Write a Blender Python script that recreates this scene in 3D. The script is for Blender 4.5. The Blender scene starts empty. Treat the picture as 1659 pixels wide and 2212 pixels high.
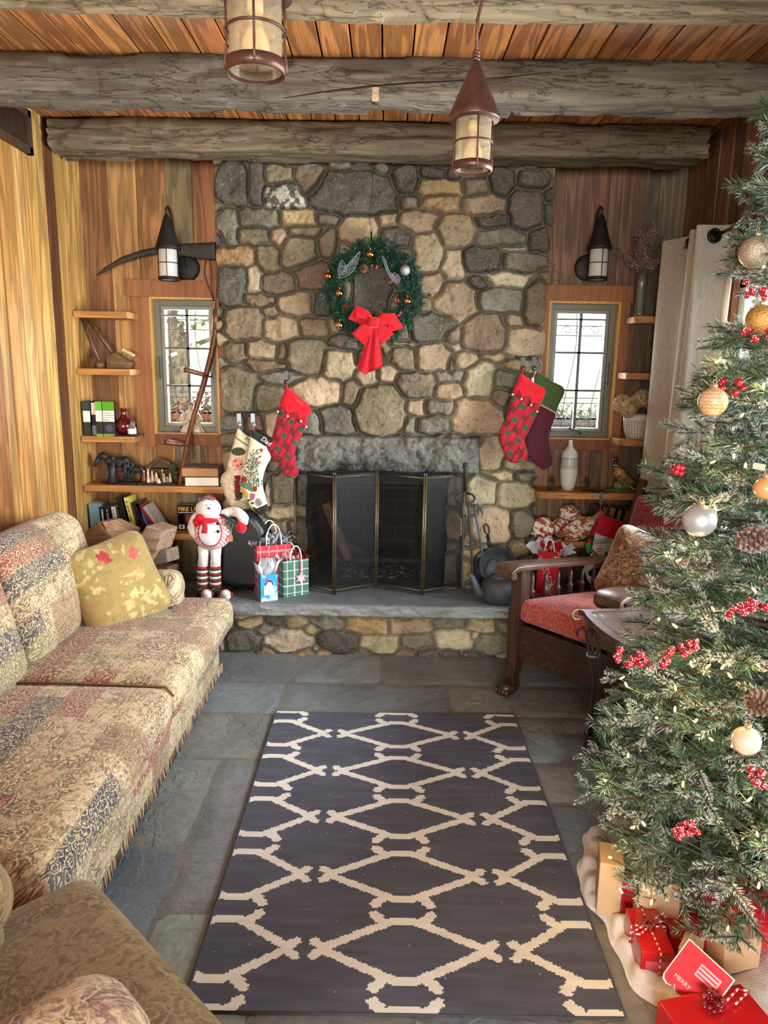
import bpy, bmesh, math, random
import numpy as np
from math import sin, cos, pi, sqrt, radians
from mathutils import Vector, Matrix
random.seed(7)
RNG = np.random.default_rng(11)
sc = bpy.context.scene
COL = sc.collection

# ------------------------------------------------------------------ camera
F = 1580.0; CX = 829.5; CY = 1106.0; CH = 1.5; TH = radians(11.3); RO = radians(0.9)
def ray(px, py):
    x = px - CX; y = py - CY
    c, s = cos(RO), sin(RO)
    u = (x*c + y*s)/F; v = -(-x*s + y*c)/F
    return np.array([u, cos(TH) + v*sin(TH), -sin(TH) + v*cos(TH)])
def WY(px, py, Y):
    r = ray(px, py); k = Y/r[1]; return Vector((r[0]*k, Y, CH + r[2]*k))
def WZ(px, py, Z):
    r = ray(px, py); k = (Z - CH)/r[2]; return Vector((r[0]*k, r[1]*k, Z))
def WX(px, py, X):
    r = ray(px, py); k = X/r[0]; return Vector((X, r[1]*k, CH + r[2]*k))
def PXV(x, y, z):
    z = z - CH
    d = y*cos(TH) - z*sin(TH); up = y*sin(TH) + z*cos(TH)
    xu = x/d*F; yu = -up/d*F
    return CX + xu*cos(RO) - yu*sin(RO), CY + xu*sin(RO) + yu*cos(RO)
cam_d = bpy.data.cameras.new('camera'); cam = bpy.data.objects.new('camera', cam_d); COL.objects.link(cam)
cam_d.sensor_fit = 'VERTICAL'; cam_d.sensor_height = 36; cam_d.lens = 36*F/2212; cam_d.clip_start = .02; cam_d.clip_end = 200
f_ = Vector((0, cos(TH), -sin(TH))); r0 = Vector((1, 0, 0)); u0 = Vector((0, sin(TH), cos(TH)))
ex = r0*cos(RO) + u0*sin(RO); ey = u0*cos(RO) - r0*sin(RO)
cm = Matrix.Identity(4)
for i in range(3):
    cm[i][0] = ex[i]; cm[i][1] = ey[i]; cm[i][2] = -f_[i]
cm[2][3] = CH
cam.matrix_world = cm; sc.camera = cam

# ------------------------------------------------------------------ colour
def lin(c):
    c = c/255.0
    return c/12.92 if c <= .04045 else ((c + .055)/1.055)**2.4
def S(r, g, b): return (lin(r), lin(g), lin(b))
def vary(c, a=.1, r=random):
    k = 1 + r.uniform(-a, a); return tuple(min(1, x*k*(1 + r.uniform(-a, a)*.3)) for x in c)

# ------------------------------------------------------------------ materials
MATS = {}
class NT:
    def __init__(s, name, rough=.6, metal=0, spec=.5):
        s.m = bpy.data.materials.new(name); s.m.use_nodes = True
        s.t = s.m.node_tree; s.n = s.t.nodes; s.l = s.t.links
        s.b = s.n['Principled BSDF']; s.out = s.n['Material Output']
        s.b.inputs['Roughness'].default_value = rough; s.b.inputs['Metallic'].default_value = metal
        s.b.inputs['Specular IOR Level'].default_value = spec
    def add(s, t, **kw):
        n = s.n.new(t)
        for k, v in kw.items(): setattr(n, k, v)
        return n
    def k(s, a, b): s.l.new(a, b)
    def val(s, sock, v):
        if isinstance(v, (int, float)): sock.default_value = v
        elif isinstance(v, tuple): sock.default_value = v if len(v) == 4 or sock.type == 'VECTOR' else (*v, 1)
        else: s.l.new(v, sock)
    def math(s, op, a, b=0, clamp=False):
        n = s.add('ShaderNodeMath', operation=op, use_clamp=clamp); s.val(n.inputs[0], a); s.val(n.inputs[1], b); return n.outputs[0]
    def mix(s, fac, a, b, mode='MIX'):
        n = s.add('ShaderNodeMix', data_type='RGBA', blend_type=mode); n.clamp_factor = True
        s.val(n.inputs[0], fac); s.val(n.inputs[6], a); s.val(n.inputs[7], b); return n.outputs[2]
    def ramp(s, fac, stops, interp='LINEAR'):
        n = s.add('ShaderNodeValToRGB'); r = n.color_ramp; r.interpolation = interp
        while len(r.elements) < len(stops): r.elements.new(.5)
        for e, (p, c) in zip(r.elements, stops):
            e.position = p; e.color = (*c, 1) if isinstance(c, tuple) else (c, c, c, 1)
        s.val(n.inputs[0], fac); return n.outputs[0]
    def coord(s, scale=(1, 1, 1), rot=(0, 0, 0), src='Object'):
        c = s.add('ShaderNodeTexCoord'); m = s.add('ShaderNodeMapping')
        m.inputs['Scale'].default_value = scale; m.inputs['Rotation'].default_value = rot
        s.k(c.outputs[src], m.inputs[0]); return m.outputs[0]
    def noise(s, vec, scale, detail=3, rough=.5, dist=0, out=0, w=None):
        n = s.add('ShaderNodeTexNoise')
        if w is not None:
            n.noise_dimensions = '4D'; s.val(n.inputs['W'], w)
        n.inputs['Scale'].default_value = scale; n.inputs['Detail'].default_value = detail
        n.inputs['Roughness'].default_value = rough; n.inputs['Distortion'].default_value = dist
        if vec is not None: s.k(vec, n.inputs['Vector'])
        return n.outputs[out]
    def vor(s, vec, scale, out='Distance', feat='F1', rnd=1):
        n = s.add('ShaderNodeTexVoronoi', feature=feat); n.inputs['Scale'].default_value = scale
        n.inputs['Randomness'].default_value = rnd; s.k(vec, n.inputs['Vector']); return n.outputs[out]
    def attr(s, name='Col', out='Color'):
        return s.add('ShaderNodeAttribute', attribute_name=name).outputs[out]
    def bump(s, h, strength=.3, dist=.01):
        n = s.add('ShaderNodeBump'); n.inputs['Strength'].default_value = strength; n.inputs['Distance'].default_value = dist
        s.val(n.inputs['Height'], h); s.k(n.outputs[0], s.b.inputs['Normal'])
    def base(s, c): s.val(s.b.inputs['Base Color'], c)

def simple(name, rough=.6, metal=0, var=.15, vs=18, bs=60, bst=.15, spec=.5, coat=0, sheen=0):
    t = NT(name, rough, metal, spec)
    v = t.coord(); n = t.noise(v, vs, 4)
    k = t.ramp(n, [(.3, 1 - var), (.7, 1 + var*.4)])
    t.base(t.mix(1, t.attr(), k, 'MULTIPLY'))
    if bst: t.bump(t.noise(v, bs, 3), bst, .004)
    if coat: t.b.inputs['Coat Weight'].default_value = coat; t.b.inputs['Coat Roughness'].default_value = .08
    if sheen: t.b.inputs['Sheen Weight'].default_value = sheen; t.b.inputs['Sheen Roughness'].default_value = .4
    MATS[name] = t.m; return t.m
simple('cloth', .92, var=.12, bs=320, bst=.35, spec=.2, sheen=.15)
simple('velvet', .85, var=.12, vs=30, bs=120, bst=.3, spec=.2, sheen=.4)
simple('paper', .75, var=.05, bs=40, bst=.08, spec=.3)
simple('gloss', .22, var=.08, bst=.03, coat=.3)
simple('plastic', .4, var=.05, bst=.04)
simple('iron', .55, .35, var=.3, vs=25, bs=90, bst=.4, spec=.4)
simple('steel', .38, .55, var=.1, bst=.05)
simple('copper', .42, .55, var=.35, vs=30, bs=60, bst=.3)
simple('ceramic', .28, var=.12, vs=8, bs=50, bst=.08)
simple('glitter', .35, .5, var=.5, vs=300, bs=300, bst=.8)
simple('chrome', .08, 1, var=.03, bst=0)
simple('bark', .9, var=.4, vs=40, bs=60, bst=.8, spec=.2)
simple('plant', .65, var=.25, vs=40, bst=0, spec=.3)
simple('plush', .95, var=.1, vs=60, bs=200, bst=.6, spec=.1, sheen=.3)

def woodmat(name, axis='Z', rough=.6, grain=.5, knots=True, bst=.35, dirt=.5, coat=0, scale=1.0):
    t = NT(name, rough, 0, .35)
    sx = {'X': (.07, 1, 1), 'Y': (1, .07, 1), 'Z': (1, 1, .07)}[axis]
    w = t.math('MULTIPLY', t.attr('w', 'Fac'), 37.0)
    v = t.coord(tuple(q*scale for q in sx))
    v2 = t.coord(tuple((q if q < 1 else 1)*scale*(3 if q < 1 else 1) for q in sx))
    big = t.noise(v, 9, 2, .5, .4, w=w)
    rings = t.math('SINE', t.math('MULTIPLY', big, 55))
    rings = t.ramp(rings, [(.0, 1 - grain*.55), (.45, 1), (1, 1.06)])
    fine = t.ramp(t.noise(v, 130, 3, .6, w=w), [(.35, 1 - grain*.35), (.6, 1.05)])
    stain = t.ramp(t.noise(v2, 5, 4, .6, w=w), [(.32, 1 - dirt*.75), (.58, 1.05)])
    c = t.mix(1, t.attr(), rings, 'MULTIPLY'); c = t.mix(1, c, fine, 'MULTIPLY'); c = t.mix(1, c, stain, 'MULTIPLY')
    h = t.math('ADD', t.noise(v, 130, 3, .6, w=w), t.math('MULTIPLY', rings, .5))
    if knots:
        kv = t.coord({'X': (.5, 1, 1), 'Y': (1, .5, 1), 'Z': (1, 1, .5)}[axis])
        kd = t.vor(kv, 2.6)
        kk = t.ramp(kd, [(.0, .25), (.035, .4), (.06, 1)])
        c = t.mix(1, c, kk, 'MULTIPLY')
    if name == 'beam_wood':
        n3 = t.noise(t.coord((.12, 1, 1)), 16, 8, .62, .6, w=w); ck = t.ramp(t.math('ABSOLUTE', t.math('SUBTRACT', n3, .5)), [(0, .45), (.005, .7), (.011, 1)]); c = t.mix(1, c, ck, 'MULTIPLY')
        n4 = t.noise(t.coord((1, .35, .35)), 9, 2, .5, 1.5, w=w); c4 = t.ramp(t.math('ABSOLUTE', t.math('SUBTRACT', n4, .52)), [(0, .45), (.004, .8), (.008, 1)]); c4 = t.mix(t.ramp(t.noise(t.coord(), 3, 1), [(.48, 0), (.56, 1)]), (1, 1, 1, 1), c4); c = t.mix(1, c, c4, 'MULTIPLY')
        h = t.math('ADD', h, t.math('MULTIPLY', ck, 1.2))
    t.base(c); t.bump(h, bst, .004)
    if coat: t.b.inputs['Coat Weight'].default_value = coat; t.b.inputs['Coat Roughness'].default_value = .25
    MATS[name] = t.m
woodmat('wood_z', 'Z', grain=.6, dirt=.62); woodmat('wood_y', 'Y', grain=.75, dirt=.25); woodmat('wood_x', 'X', dirt=.25, knots=False)
woodmat('wood_dark', 'Z', rough=.42, grain=.6, knots=False, bst=.2, dirt=.6, coat=.12)
woodmat('wood_dark_x', 'X', rough=.36, grain=.6, knots=False, bst=.2, dirt=.6, coat=.2)
woodmat('trim_wood', 'Z', grain=.25, dirt=.2, knots=False, bst=.25)

def glassmat(name, tint=(1, 1, 1), rough=.02, gl=.08, diffuse=0.0, tr=0.0, bump=0):
    t = NT(name); t.n.remove(t.b)
    tr_ = t.add('ShaderNodeBsdfTransparent'); tr_.inputs[0].default_value = (*tint, 1)
    gn = t.add('ShaderNodeBsdfGlossy'); gn.inputs['Roughness'].default_value = rough
    lw = t.add('ShaderNodeFresnel'); lw.inputs[0].default_value = 1.45
    f = t.math('ADD', lw.outputs[0], gl - .04, True)
    mx = t.add('ShaderNodeMixShader'); t.k(f, mx.inputs[0]); t.k(tr_.outputs[0], mx.inputs[1]); t.k(gn.outputs[0], mx.inputs[2])
    o = mx.outputs[0]
    if diffuse:
        d = t.add('ShaderNodeBsdfDiffuse'); d.inputs[0].default_value = (*[min(1, q*1.0) for q in tint], 1)
        tl = t.add('ShaderNodeBsdfTranslucent'); tl.inputs[0].default_value = (*tint, 1)
        ms = t.add('ShaderNodeMixShader'); ms.inputs[0].default_value = .5; t.k(d.outputs[0], ms.inputs[1]); t.k(tl.outputs[0], ms.inputs[2])
        m2 = t.add('ShaderNodeMixShader')
        nz = t.ramp(t.noise(t.coord(), 90, 2), [(.3, max(0, diffuse - .04)), (.7, min(1, diffuse + .04))])
        t.k(nz, m2.inputs[0]); t.k(o, m2.inputs[1]); t.k(ms.outputs[0], m2.inputs[2]); o = m2.outputs[0]
    t.k(o, t.out.inputs[0]); MATS[name] = t.m
glassmat('glass', gl=.0); glassmat('amber_glass', (.95, .84, .62), .1, .1, .26); glassmat('frosted_glass', (.95, .93, .88), .2, .1, .85)
glassmat('red_glass', (.35, .02, .03), .05, .12, .35); glassmat('clear_glass', (.85, .9, .88), .05, .1, .12)
glassmat('screen_mesh', (.55, .55, .55), .5, .0, 0)
def _mesh_screen():
    t = NT('screen_mesh2', .6, .4); t.base((.006, .006, .006)); tr = t.add('ShaderNodeBsdfTransparent')
    m = t.add('ShaderNodeMixShader')
    n = t.noise(t.coord(), 400, 1); f = t.ramp(n, [(.3, .42), (.7, .58)])
    t.k(f, m.inputs[0]); t.k(tr.outputs[0], m.inputs[1]); t.k(t.b.outputs[0], m.inputs[2]); t.k(m.outputs[0], t.out.inputs[0]); MATS['screen_mesh'] = t.m
_mesh_screen()
def emis(name, col, st):
    t = NT(name); t.b.inputs['Emission Color'].default_value = (*col, 1); t.b.inputs['Emission Strength'].default_value = st; t.base(col); MATS[name] = t.m
emis('bulb', (1, .6, .09), 5)

def cur_mat():
    t = NT('curtain_cloth', .9, 0, .15); v = t.coord((60, 60, 8)); n = t.noise(v, 4, 3)
    c = t.ramp(n, [(.3, S(206, 198, 184)), (.7, S(232, 226, 214))]); t.base(c)
    tl = t.add('ShaderNodeBsdfTranslucent'); t.k(c, tl.inputs[0]); m = t.add('ShaderNodeMixShader'); m.inputs[0].default_value = .4
    t.k(t.b.outputs[0], m.inputs[1]); t.k(tl.outputs[0], m.inputs[2]); t.k(m.outputs[0], t.out.inputs[0]); t.bump(n, .2, .002); MATS['curtain'] = t.m
cur_mat()
def tissue_mat():
    t = NT('tissue', .8, 0, .15); t.base(t.attr())
    tl = t.add('ShaderNodeBsdfTranslucent'); t.k(t.attr(), tl.inputs[0]); m = t.add('ShaderNodeMixShader'); m.inputs[0].default_value = .35
    t.bump(t.noise(t.coord(), 40, 3), .5, .01)
    t.k(t.b.outputs[0], m.inputs[1]); t.k(tl.outputs[0], m.inputs[2]); t.k(m.outputs[0], t.out.inputs[0]); MATS['tissue'] = t.m
tissue_mat()

def stone_mat():
    t = NT('stone', .82, 0, .35); v = t.coord(); a = t.attr()
    c = t.mix(1, a, t.ramp(t.noise(v, 7, 5, .65, .6), [(.3, .62), (.68, 1.25)]), 'MULTIPLY')
    sp = t.noise(v, 95, 3, .7)
    c = t.mix(t.ramp(sp, [(.56, 0), (.68, .6)]), c, t.mix(.5, S(190, 170, 135), a))
    c = t.mix(t.ramp(t.noise(v, 60, 2, .6), [(.32, .5), (.42, 0)]), c, S(38, 34, 28))
    t.base(c); h = t.math('ADD', t.noise(v, 28, 5, .65), t.math('MULTIPLY', sp, .35)); t.bump(h, .6, .012); MATS['stone'] = t.m
stone_mat()
def slate_mat(name, rough, bst, sc_=1):
    t = NT(name, rough, 0, .5); v = t.coord(); a = t.attr(); w = t.math('MULTIPLY', t.attr('w', 'Fac'), 9)
    n1 = t.noise(v, 3.2*sc_, 5, .6, .8, w=w); n2 = t.noise(v, 38*sc_, 5, .7, w=w)
    c = t.mix(1, a, t.ramp(n1, [(.3, .72), (.7, 1.2)]), 'MULTIPLY'); c = t.mix(1, c, t.ramp(n2, [(.3, .72), (.7, 1.2)]), 'MULTIPLY')
    t.base(c)
    led = t.ramp(t.math('FRACT', t.math('MULTIPLY', n1, 7)), [(0, 0), (.85, 1), (1, 0)])
    t.bump(t.math('ADD', t.math('MULTIPLY', led, .6), n2), bst, .006)
    t.k(t.ramp(n2, [(.3, rough - .08), (.7, rough + .12)]), t.b.inputs['Roughness']); MATS[name] = t.m
slate_mat('slate', .5, .5); slate_mat('bluestone', .55, .55, 1.6)
def brick_mat():
    t = NT('fire_brick', .9, 0, .15); v = t.coord(); cc = t.add('ShaderNodeSeparateXYZ'); t.k(v, cc.inputs[0])
    cb = t.add('ShaderNodeCombineXYZ'); t.k(t.math('ADD', cc.outputs[0], cc.outputs[1]), cb.inputs[0]); t.k(cc.outputs[2], cb.inputs[1])
    b = t.add('ShaderNodeTexBrick'); t.k(cb.outputs[0], b.inputs[0]); b.inputs['Scale'].default_value = 1
    b.inputs['Brick Width'].default_value = .2; b.inputs['Row Height'].default_value = .085; b.inputs['Mortar Size'].default_value = .005
    b.inputs['Color1'].default_value = (*S(52, 46, 40), 1); b.inputs['Color2'].default_value = (*S(34, 31, 28), 1); b.inputs['Mortar'].default_value = (*S(70, 66, 60), 1)
    c = t.mix(1, b.outputs[0], t.ramp(t.noise(v, 4, 4), [(.35, .35), (.65, 1.1)]), 'MULTIPLY'); t.base(c); t.bump(b.outputs[1], -.4, .01); MATS['fire_brick'] = t.m
brick_mat()

def tapestry(name, mode, pal, sc_=1.0, lines=1.0, panel=1.0, bst=.25):
    """woven panels, scrolls and vines; mode picks which object axes run along the cloth"""
    t = NT(name, .92, 0, .15); t.b.inputs['Sheen Weight'].default_value = .15
    o = t.coord(); sp = t.add('ShaderNodeSeparateXYZ'); t.k(o, sp.inputs[0]); X, Y, Z = sp.outputs
    cb = t.add('ShaderNodeCombineXYZ')
    if mode == 'yxz': t.k(Y, cb.inputs[0]); t.k(t.math('SUBTRACT', X, Z), cb.inputs[1])
    elif mode == 'xyz': t.k(X, cb.inputs[0]); t.k(t.math('SUBTRACT', Y, Z), cb.inputs[1])
    else: t.k(X, cb.inputs[0]); t.k(Y, cb.inputs[1])
    v = cb.outputs[0]
    def brick(w, h, off, sq, seed):
        b = t.add('ShaderNodeTexBrick'); m = t.add('ShaderNodeMapping'); m.inputs['Location'].default_value = (seed, seed*.7, 0); t.k(v, m.inputs[0]); t.k(m.outputs[0], b.inputs[0])
        b.offset = off; b.squash = sq; b.squash_frequency = 3; b.inputs['Scale'].default_value = sc_; b.inputs['Brick Width'].default_value = w; b.inputs['Row Height'].default_value = h
        b.inputs['Mortar Size'].default_value = .0025; b.inputs['Color1'].default_value = (0, 0, 0, 1); b.inputs['Color2'].default_value = (1, 1, 1, 1); b.inputs['Mortar'].default_value = (.5, .5, .5, 1)
        return b.outputs[0], b.outputs[1]
    c1, e1 = brick(.40, .105, .37, 1.5, .13); c2, e2 = brick(.17, .21, .5, .6, .71)
    nz = t.noise(v, 22*sc_, 4, .7, 1.6); nz2 = t.noise(v, 60*sc_, 3, .7, 1.2); nz3 = t.noise(v, 7*sc_, 2, .5, 1)
    base = t.ramp(nz, [(.30, pal[1]), (.42, pal[0]), (.5, pal[2]), (.56, pal[0]), (.64, pal[3]), (.75, pal[0])])
    vv = t.mix(.08, v, t.noise(v, 9*sc_, 2, out=1))
    fl = t.vor(vv, 36*sc_); rings = t.math('SINE', t.math('MULTIPLY', t.math('ADD', fl, t.math('MULTIPLY', nz, .9)), 19))
    mot = t.ramp(rings, [(.0, pal[4]), (.45, pal[0]), (.7, pal[2])])
    base = t.mix(t.ramp(nz3, [(.45, 0), (.58, .8)]), base, mot)
    if panel:
        pc = t.ramp(c1, [(0, pal[0]), (.55, pal[0]), (.68, pal[1]), (.78, pal[5]), (.88, pal[1]), (.95, pal[3])], 'CONSTANT')
        pin = t.mix(t.ramp(rings, [(.5, 0), (.75, .85)]), pc, pal[2])
        msk = t.ramp(c1, [(0, 0), (.62, 0), (.7, 1)], 'CONSTANT')
        base = t.mix(t.math('MULTIPLY', msk, .85*panel), base, pin)
        base = t.mix(t.math('MULTIPLY', t.ramp(c2, [(0, 0), (.72, 0), (.8, .55)], 'CONSTANT'), panel), base, t.mix(t.ramp(nz2, [(.45, 0), (.55, 1)]), pal[1], pal[3]))
        base = t.mix(t.math('MULTIPLY', e1, .4*panel), base, pal[4]); base = t.mix(t.math('MULTIPLY', e2, .3), base, pal[4])
    ln = t.ramp(t.math('ABSOLUTE', t.math('SUBTRACT', nz2, .5)), [(0, 1), (.022, .6), (.035, 0)])
    base = t.mix(t.math('MULTIPLY', ln, .42*lines), base, pal[4])
    base = t.mix(t.ramp(t.noise(v, 160*sc_, 2), [(.55, 0), (.7, .5)]), base, pal[2])
    t.base(base); t.bump(t.math('ADD', t.noise(v, 420, 2), nz2), bst, .003); MATS[name] = t.m
SOFA = [S(176, 152, 120), S(136, 60, 54), S(222, 202, 162), S(124, 118, 84), S(92, 72, 54), S(46, 54, 72)]
tapestry('tapestry_y', 'yxz', SOFA); tapestry('tapestry_x', 'xyz', SOFA)
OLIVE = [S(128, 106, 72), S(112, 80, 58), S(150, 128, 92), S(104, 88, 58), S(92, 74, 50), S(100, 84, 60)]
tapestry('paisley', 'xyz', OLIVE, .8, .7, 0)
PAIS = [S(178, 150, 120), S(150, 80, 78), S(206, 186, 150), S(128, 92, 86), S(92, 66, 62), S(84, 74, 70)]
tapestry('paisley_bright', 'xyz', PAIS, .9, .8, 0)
FLOR = [S(142, 108, 82), S(122, 72, 60), S(184, 158, 122), S(116, 92, 66), S(92, 66, 52), S(110, 60, 50)]
tapestry('floral_tapestry', 'xyz', FLOR, 1.5, .5, 0)
RED = [S(150, 50, 50), S(140, 40, 42), S(184, 110, 88), S(146, 46, 46), S(130, 36, 40), S(140, 40, 40)]
tapestry('red_brocade', 'yxz', RED, 1.1, .3, 0)
BURG = [S(128, 54, 56), S(122, 48, 52), S(140, 68, 66), S(124, 50, 52), S(116, 44, 48), S(120, 40, 44)]
tapestry('burgundy_brocade', 'yxz', BURG, .6, .2, 0)
# ------------------------------------------------------------------ objects
WM = {}
def link(o, parent=None):
    COL.objects.link(o)
    if parent is not None: o.parent = parent
    return o
def tag(o, label=None, cat=None, group=None, kind=None):
    if label: o['label'] = label
    if cat: o['category'] = cat
    if group: o['group'] = group
    if kind: o['kind'] = kind
    return o
def thing(name, label=None, cat=None, loc=(0, 0, 0), rot=(0, 0, 0), group=None, kind=None, parent=None):
    o = bpy.data.objects.new(name, None); link(o, parent); o.empty_display_size = .05
    o.location = loc; o.rotation_euler = rot
    m = Matrix.LocRotScale(Vector(loc), __import__('mathutils').Euler(rot), None)
    WM[o.name] = (WM[parent.name] @ m) if parent is not None else m
    return tag(o, label, cat, group, kind)
def np_obj(name, V, Fc, mat, parent=None, col=None, smooth=False, w=None, local=False):
    """V (n,3), Fc (m,k) int array or list of lists, col (n,3)"""
    V = np.asarray(V, dtype=np.float64)
    if parent is not None and not local and parent.name in WM:
        inv = np.array(WM[parent.name].inverted()); V = V @ inv[:3, :3].T + inv[:3, 3]
    me = bpy.data.meshes.new(name)
    if isinstance(Fc, np.ndarray):
        m, k = Fc.shape; me.vertices.add(len(V)); me.vertices.foreach_set('co', V.astype(np.float32).ravel())
        me.loops.add(m*k); me.loops.foreach_set('vertex_index', Fc.astype(np.int32).ravel())
        me.polygons.add(m); me.polygons.foreach_set('loop_start', np.arange(0, m*k, k, dtype=np.int32))
        me.update(calc_edges=True)
    else:
        me.from_pydata(V.tolist(), [], Fc)
    if col is None: col = np.tile((.5, .5, .5), (len(V), 1))
    ca = me.color_attributes.new('Col', 'FLOAT_COLOR', 'POINT')
    ca.data.foreach_set('color', np.concatenate([np.asarray(col, dtype=np.float32), np.ones((len(V), 1), np.float32)], 1).ravel())
    if w is not None:
        wa = me.attributes.new('w', 'FLOAT', 'POINT'); wa.data.foreach_set('value', np.asarray(w, dtype=np.float32))
    if smooth: me.polygons.foreach_set('use_smooth', np.ones(len(me.polygons), dtype=bool))
    mats = mat if isinstance(mat, (list, tuple)) else [mat]
    for q in mats: me.materials.append(MATS[q])
    o = bpy.data.objects.new(name, me); link(o, parent)
    if parent is not None and parent.name in WM: WM[o.name] = WM[parent.name]
    else: WM[o.name] = Matrix.Identity(4)
    return o
class MB:
    def __init__(s, col=(.5, .5, .5)): s.v = []; s.f = []; s.c = []; s.w = []; s.col = col; s.T = None; s.wv = 0.0; s.smf = []
    def add(s, vs, fs, col=None, sm=False):
        b = len(s.v); T = s.T
        for p in vs:
            p = Vector(p); s.v.append(tuple(T @ p) if T is not None else tuple(p))
        c = col or s.col
        if c and isinstance(c[0], (tuple, list)): s.c.extend(c)
        else: s.c.extend([c]*len(vs))
        s.w.extend([s.wv]*len(vs))
        for f in fs: s.f.append([i + b for i in f]); s.smf.append(sm)
        return s
    def box(s, a, b, col=None, bev=0):
        x0, y0, z0 = [min(a[i], b[i]) for i in range(3)]; x1, y1, z1 = [max(a[i], b[i]) for i in range(3)]
        if not bev:
            vs = [(x0,y0,z0),(x1,y0,z0),(x1,y1,z0),(x0,y1,z0),(x0,y0,z1),(x1,y0,z1),(x1,y1,z1),(x0,y1,z1)]
            return s.add(vs, [(0,3,2,1),(4,5,6,7),(0,1,5,4),(1,2,6,5),(2,3,7,6),(3,0,4,7)], col)
        bm = bmesh.new(); bmesh.ops.create_cube(bm, size=1)
        for v in bm.verts: v.co = Vector(((x0+x1)/2 + v.co.x*(x1-x0), (y0+y1)/2 + v.co.y*(y1-y0), (z0+z1)/2 + v.co.z*(z1-z0)))
        bmesh.ops.bevel(bm, geom=bm.edges[:], offset=min(bev, .49*min(x1-x0, y1-y0, z1-z0)), segments=2, affect='EDGES', profile=.6)
        s.bm(bm, col); return s
    def bm(s, bm, col=None, sm=False):
        bm.verts.index_update(); s.add([v.co.copy() for v in bm.verts], [[v.index for v in f.verts] for f in bm.faces], col, sm); bm.free(); return s
    def obox(s, c, sz, R=None, col=None, bev=0):
        T0 = s.T; M = Matrix.Translation(Vector(c)) @ (R.to_4x4() if R is not None else Matrix.Identity(4)); s.T = T0 @ M if T0 is not None else M
        s.box([-q/2 for q in sz], [q/2 for q in sz], col, bev); s.T = T0; return s
    def tube(s, pts, r, n=8, col=None, closed=False, caps=True):
        pts = [Vector(p) for p in pts]; m = len(pts); rs = r if isinstance(r, (list, tuple)) else [r]*m
        vs = []; up = None
        for i, p in enumerate(pts):
            a = pts[(i-1) % m] if (closed or i) else p; b = pts[(i+1) % m] if (closed or i < m-1) else p
            t = (b - a).normalized() if (b - a).length > 1e-9 else Vector((0, 0, 1))
            if up is None: up = t.orthogonal().normalized()
            up = (up - t*up.dot(t)); up = up.normalized() if up.length > 1e-6 else t.orthogonal().normalized()
            sd = t.cross(up)
            for k in range(n):
                q = 2*pi*k/n; vs.append(p + (up*cos(q) + sd*sin(q))*rs[i])
        fs = []
        for i in range(m if closed else m-1):
            j = (i+1) % m
            for k in range(n): fs.append((i*n+k, i*n+(k+1) % n, j*n+(k+1) % n, j*n+k))
        if caps and not closed: fs.append(tuple(range(n))[::-1]); fs.append(tuple((m-1)*n+k for k in range(n)))
        return s.add(vs, fs, col, True)
    def lathe(s, prof, c=(0, 0, 0), n=28, col=None, axis=None, caps=True, sx=1, sy=1):
        """prof: (r, z) pairs; col may be a list per ring"""
        M = Vector((0, 0, 1)).rotation_difference(Vector(axis)).to_matrix() if axis is not None else None
        vs = []; cs = []
        for i, (r, z) in enumerate(prof):
            for k in range(n):
                q = 2*pi*k/n; p = Vector((r*cos(q)*sx, r*sin(q)*sy, z)); p = M @ p if M is not None else p
                vs.append(p + Vector(c)); cs.append(col[i] if col and isinstance(col[0], tuple) else (col or s.col))
        fs = [(i*n+k, i*n+(k+1) % n, (i+1)*n+(k+1) % n, (i+1)*n+k) for i in range(len(prof)-1) for k in range(n)]
        if caps:
            if prof[0][0] > 1e-6: fs.append(tuple(range(n))[::-1])
            if prof[-1][0] > 1e-6: fs.append(tuple((len(prof)-1)*n+k for k in range(n)))
        return s.add(vs, fs, cs, True)
    def ell(s, c, r, col=None, n=16, R=None, jit=0):
        r = r if isinstance(r, (tuple, list)) else (r, r, r); vs = []; m = n//2
        for i in range(m+1):
            th = pi*i/m
            for k in range(n):
                q = 2*pi*k/n; j = 1 + random.uniform(-jit, jit)
                p = Vector((sin(th)*cos(q)*r[0]*j, sin(th)*sin(q)*r[1]*j, cos(th)*r[2]*j)); p = R @ p if R is not None else p; vs.append(p + Vector(c))
        fs = [(i*n+k, (i+1)*n+k, (i+1)*n+(k+1) % n, i*n+(k+1) % n) for i in range(m) for k in range(n)]
        return s.add(vs, fs, col, True)
    def prism(s, pts, d, col=None):
        """pts: 3D outline, d: extrusion vector"""
        pts = [Vector(p) for p in pts]; d = Vector(d); n = len(pts)
        return s.add(pts + [p + d for p in pts], [tuple(range(n))[::-1], tuple(range(n, 2*n))] + [(i, (i+1) % n, n+(i+1) % n, n+i) for i in range(n)], col)
    def ribbon(s, pts, wv, th=.0015, col=None):
        """band of width vector(s) wv along pts, with thickness"""
        pts = [Vector(p) for p in pts]; n = len(pts); ws = [Vector(w) for w in wv] if isinstance(wv, list) else [Vector(wv)]*n
        vs = []
        for i in range(n):
            t = (pts[min(i+1, n-1)] - pts[max(i-1, 0)]).normalized(); nn = t.cross(ws[i]).normalized()*th
            vs += [pts[i]-ws[i]-nn, pts[i]+ws[i]-nn, pts[i]+ws[i]+nn, pts[i]-ws[i]+nn]
        fs = [(4*i+k, 4*i+(k+1) % 4, 4*i+4+(k+1) % 4, 4*i+4+k) for i in range(n-1) for k in range(4)] + [(3, 2, 1, 0), (4*n-4, 4*n-3, 4*n-2, 4*n-1)]
        return s.add(vs, fs, col, True)
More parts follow.
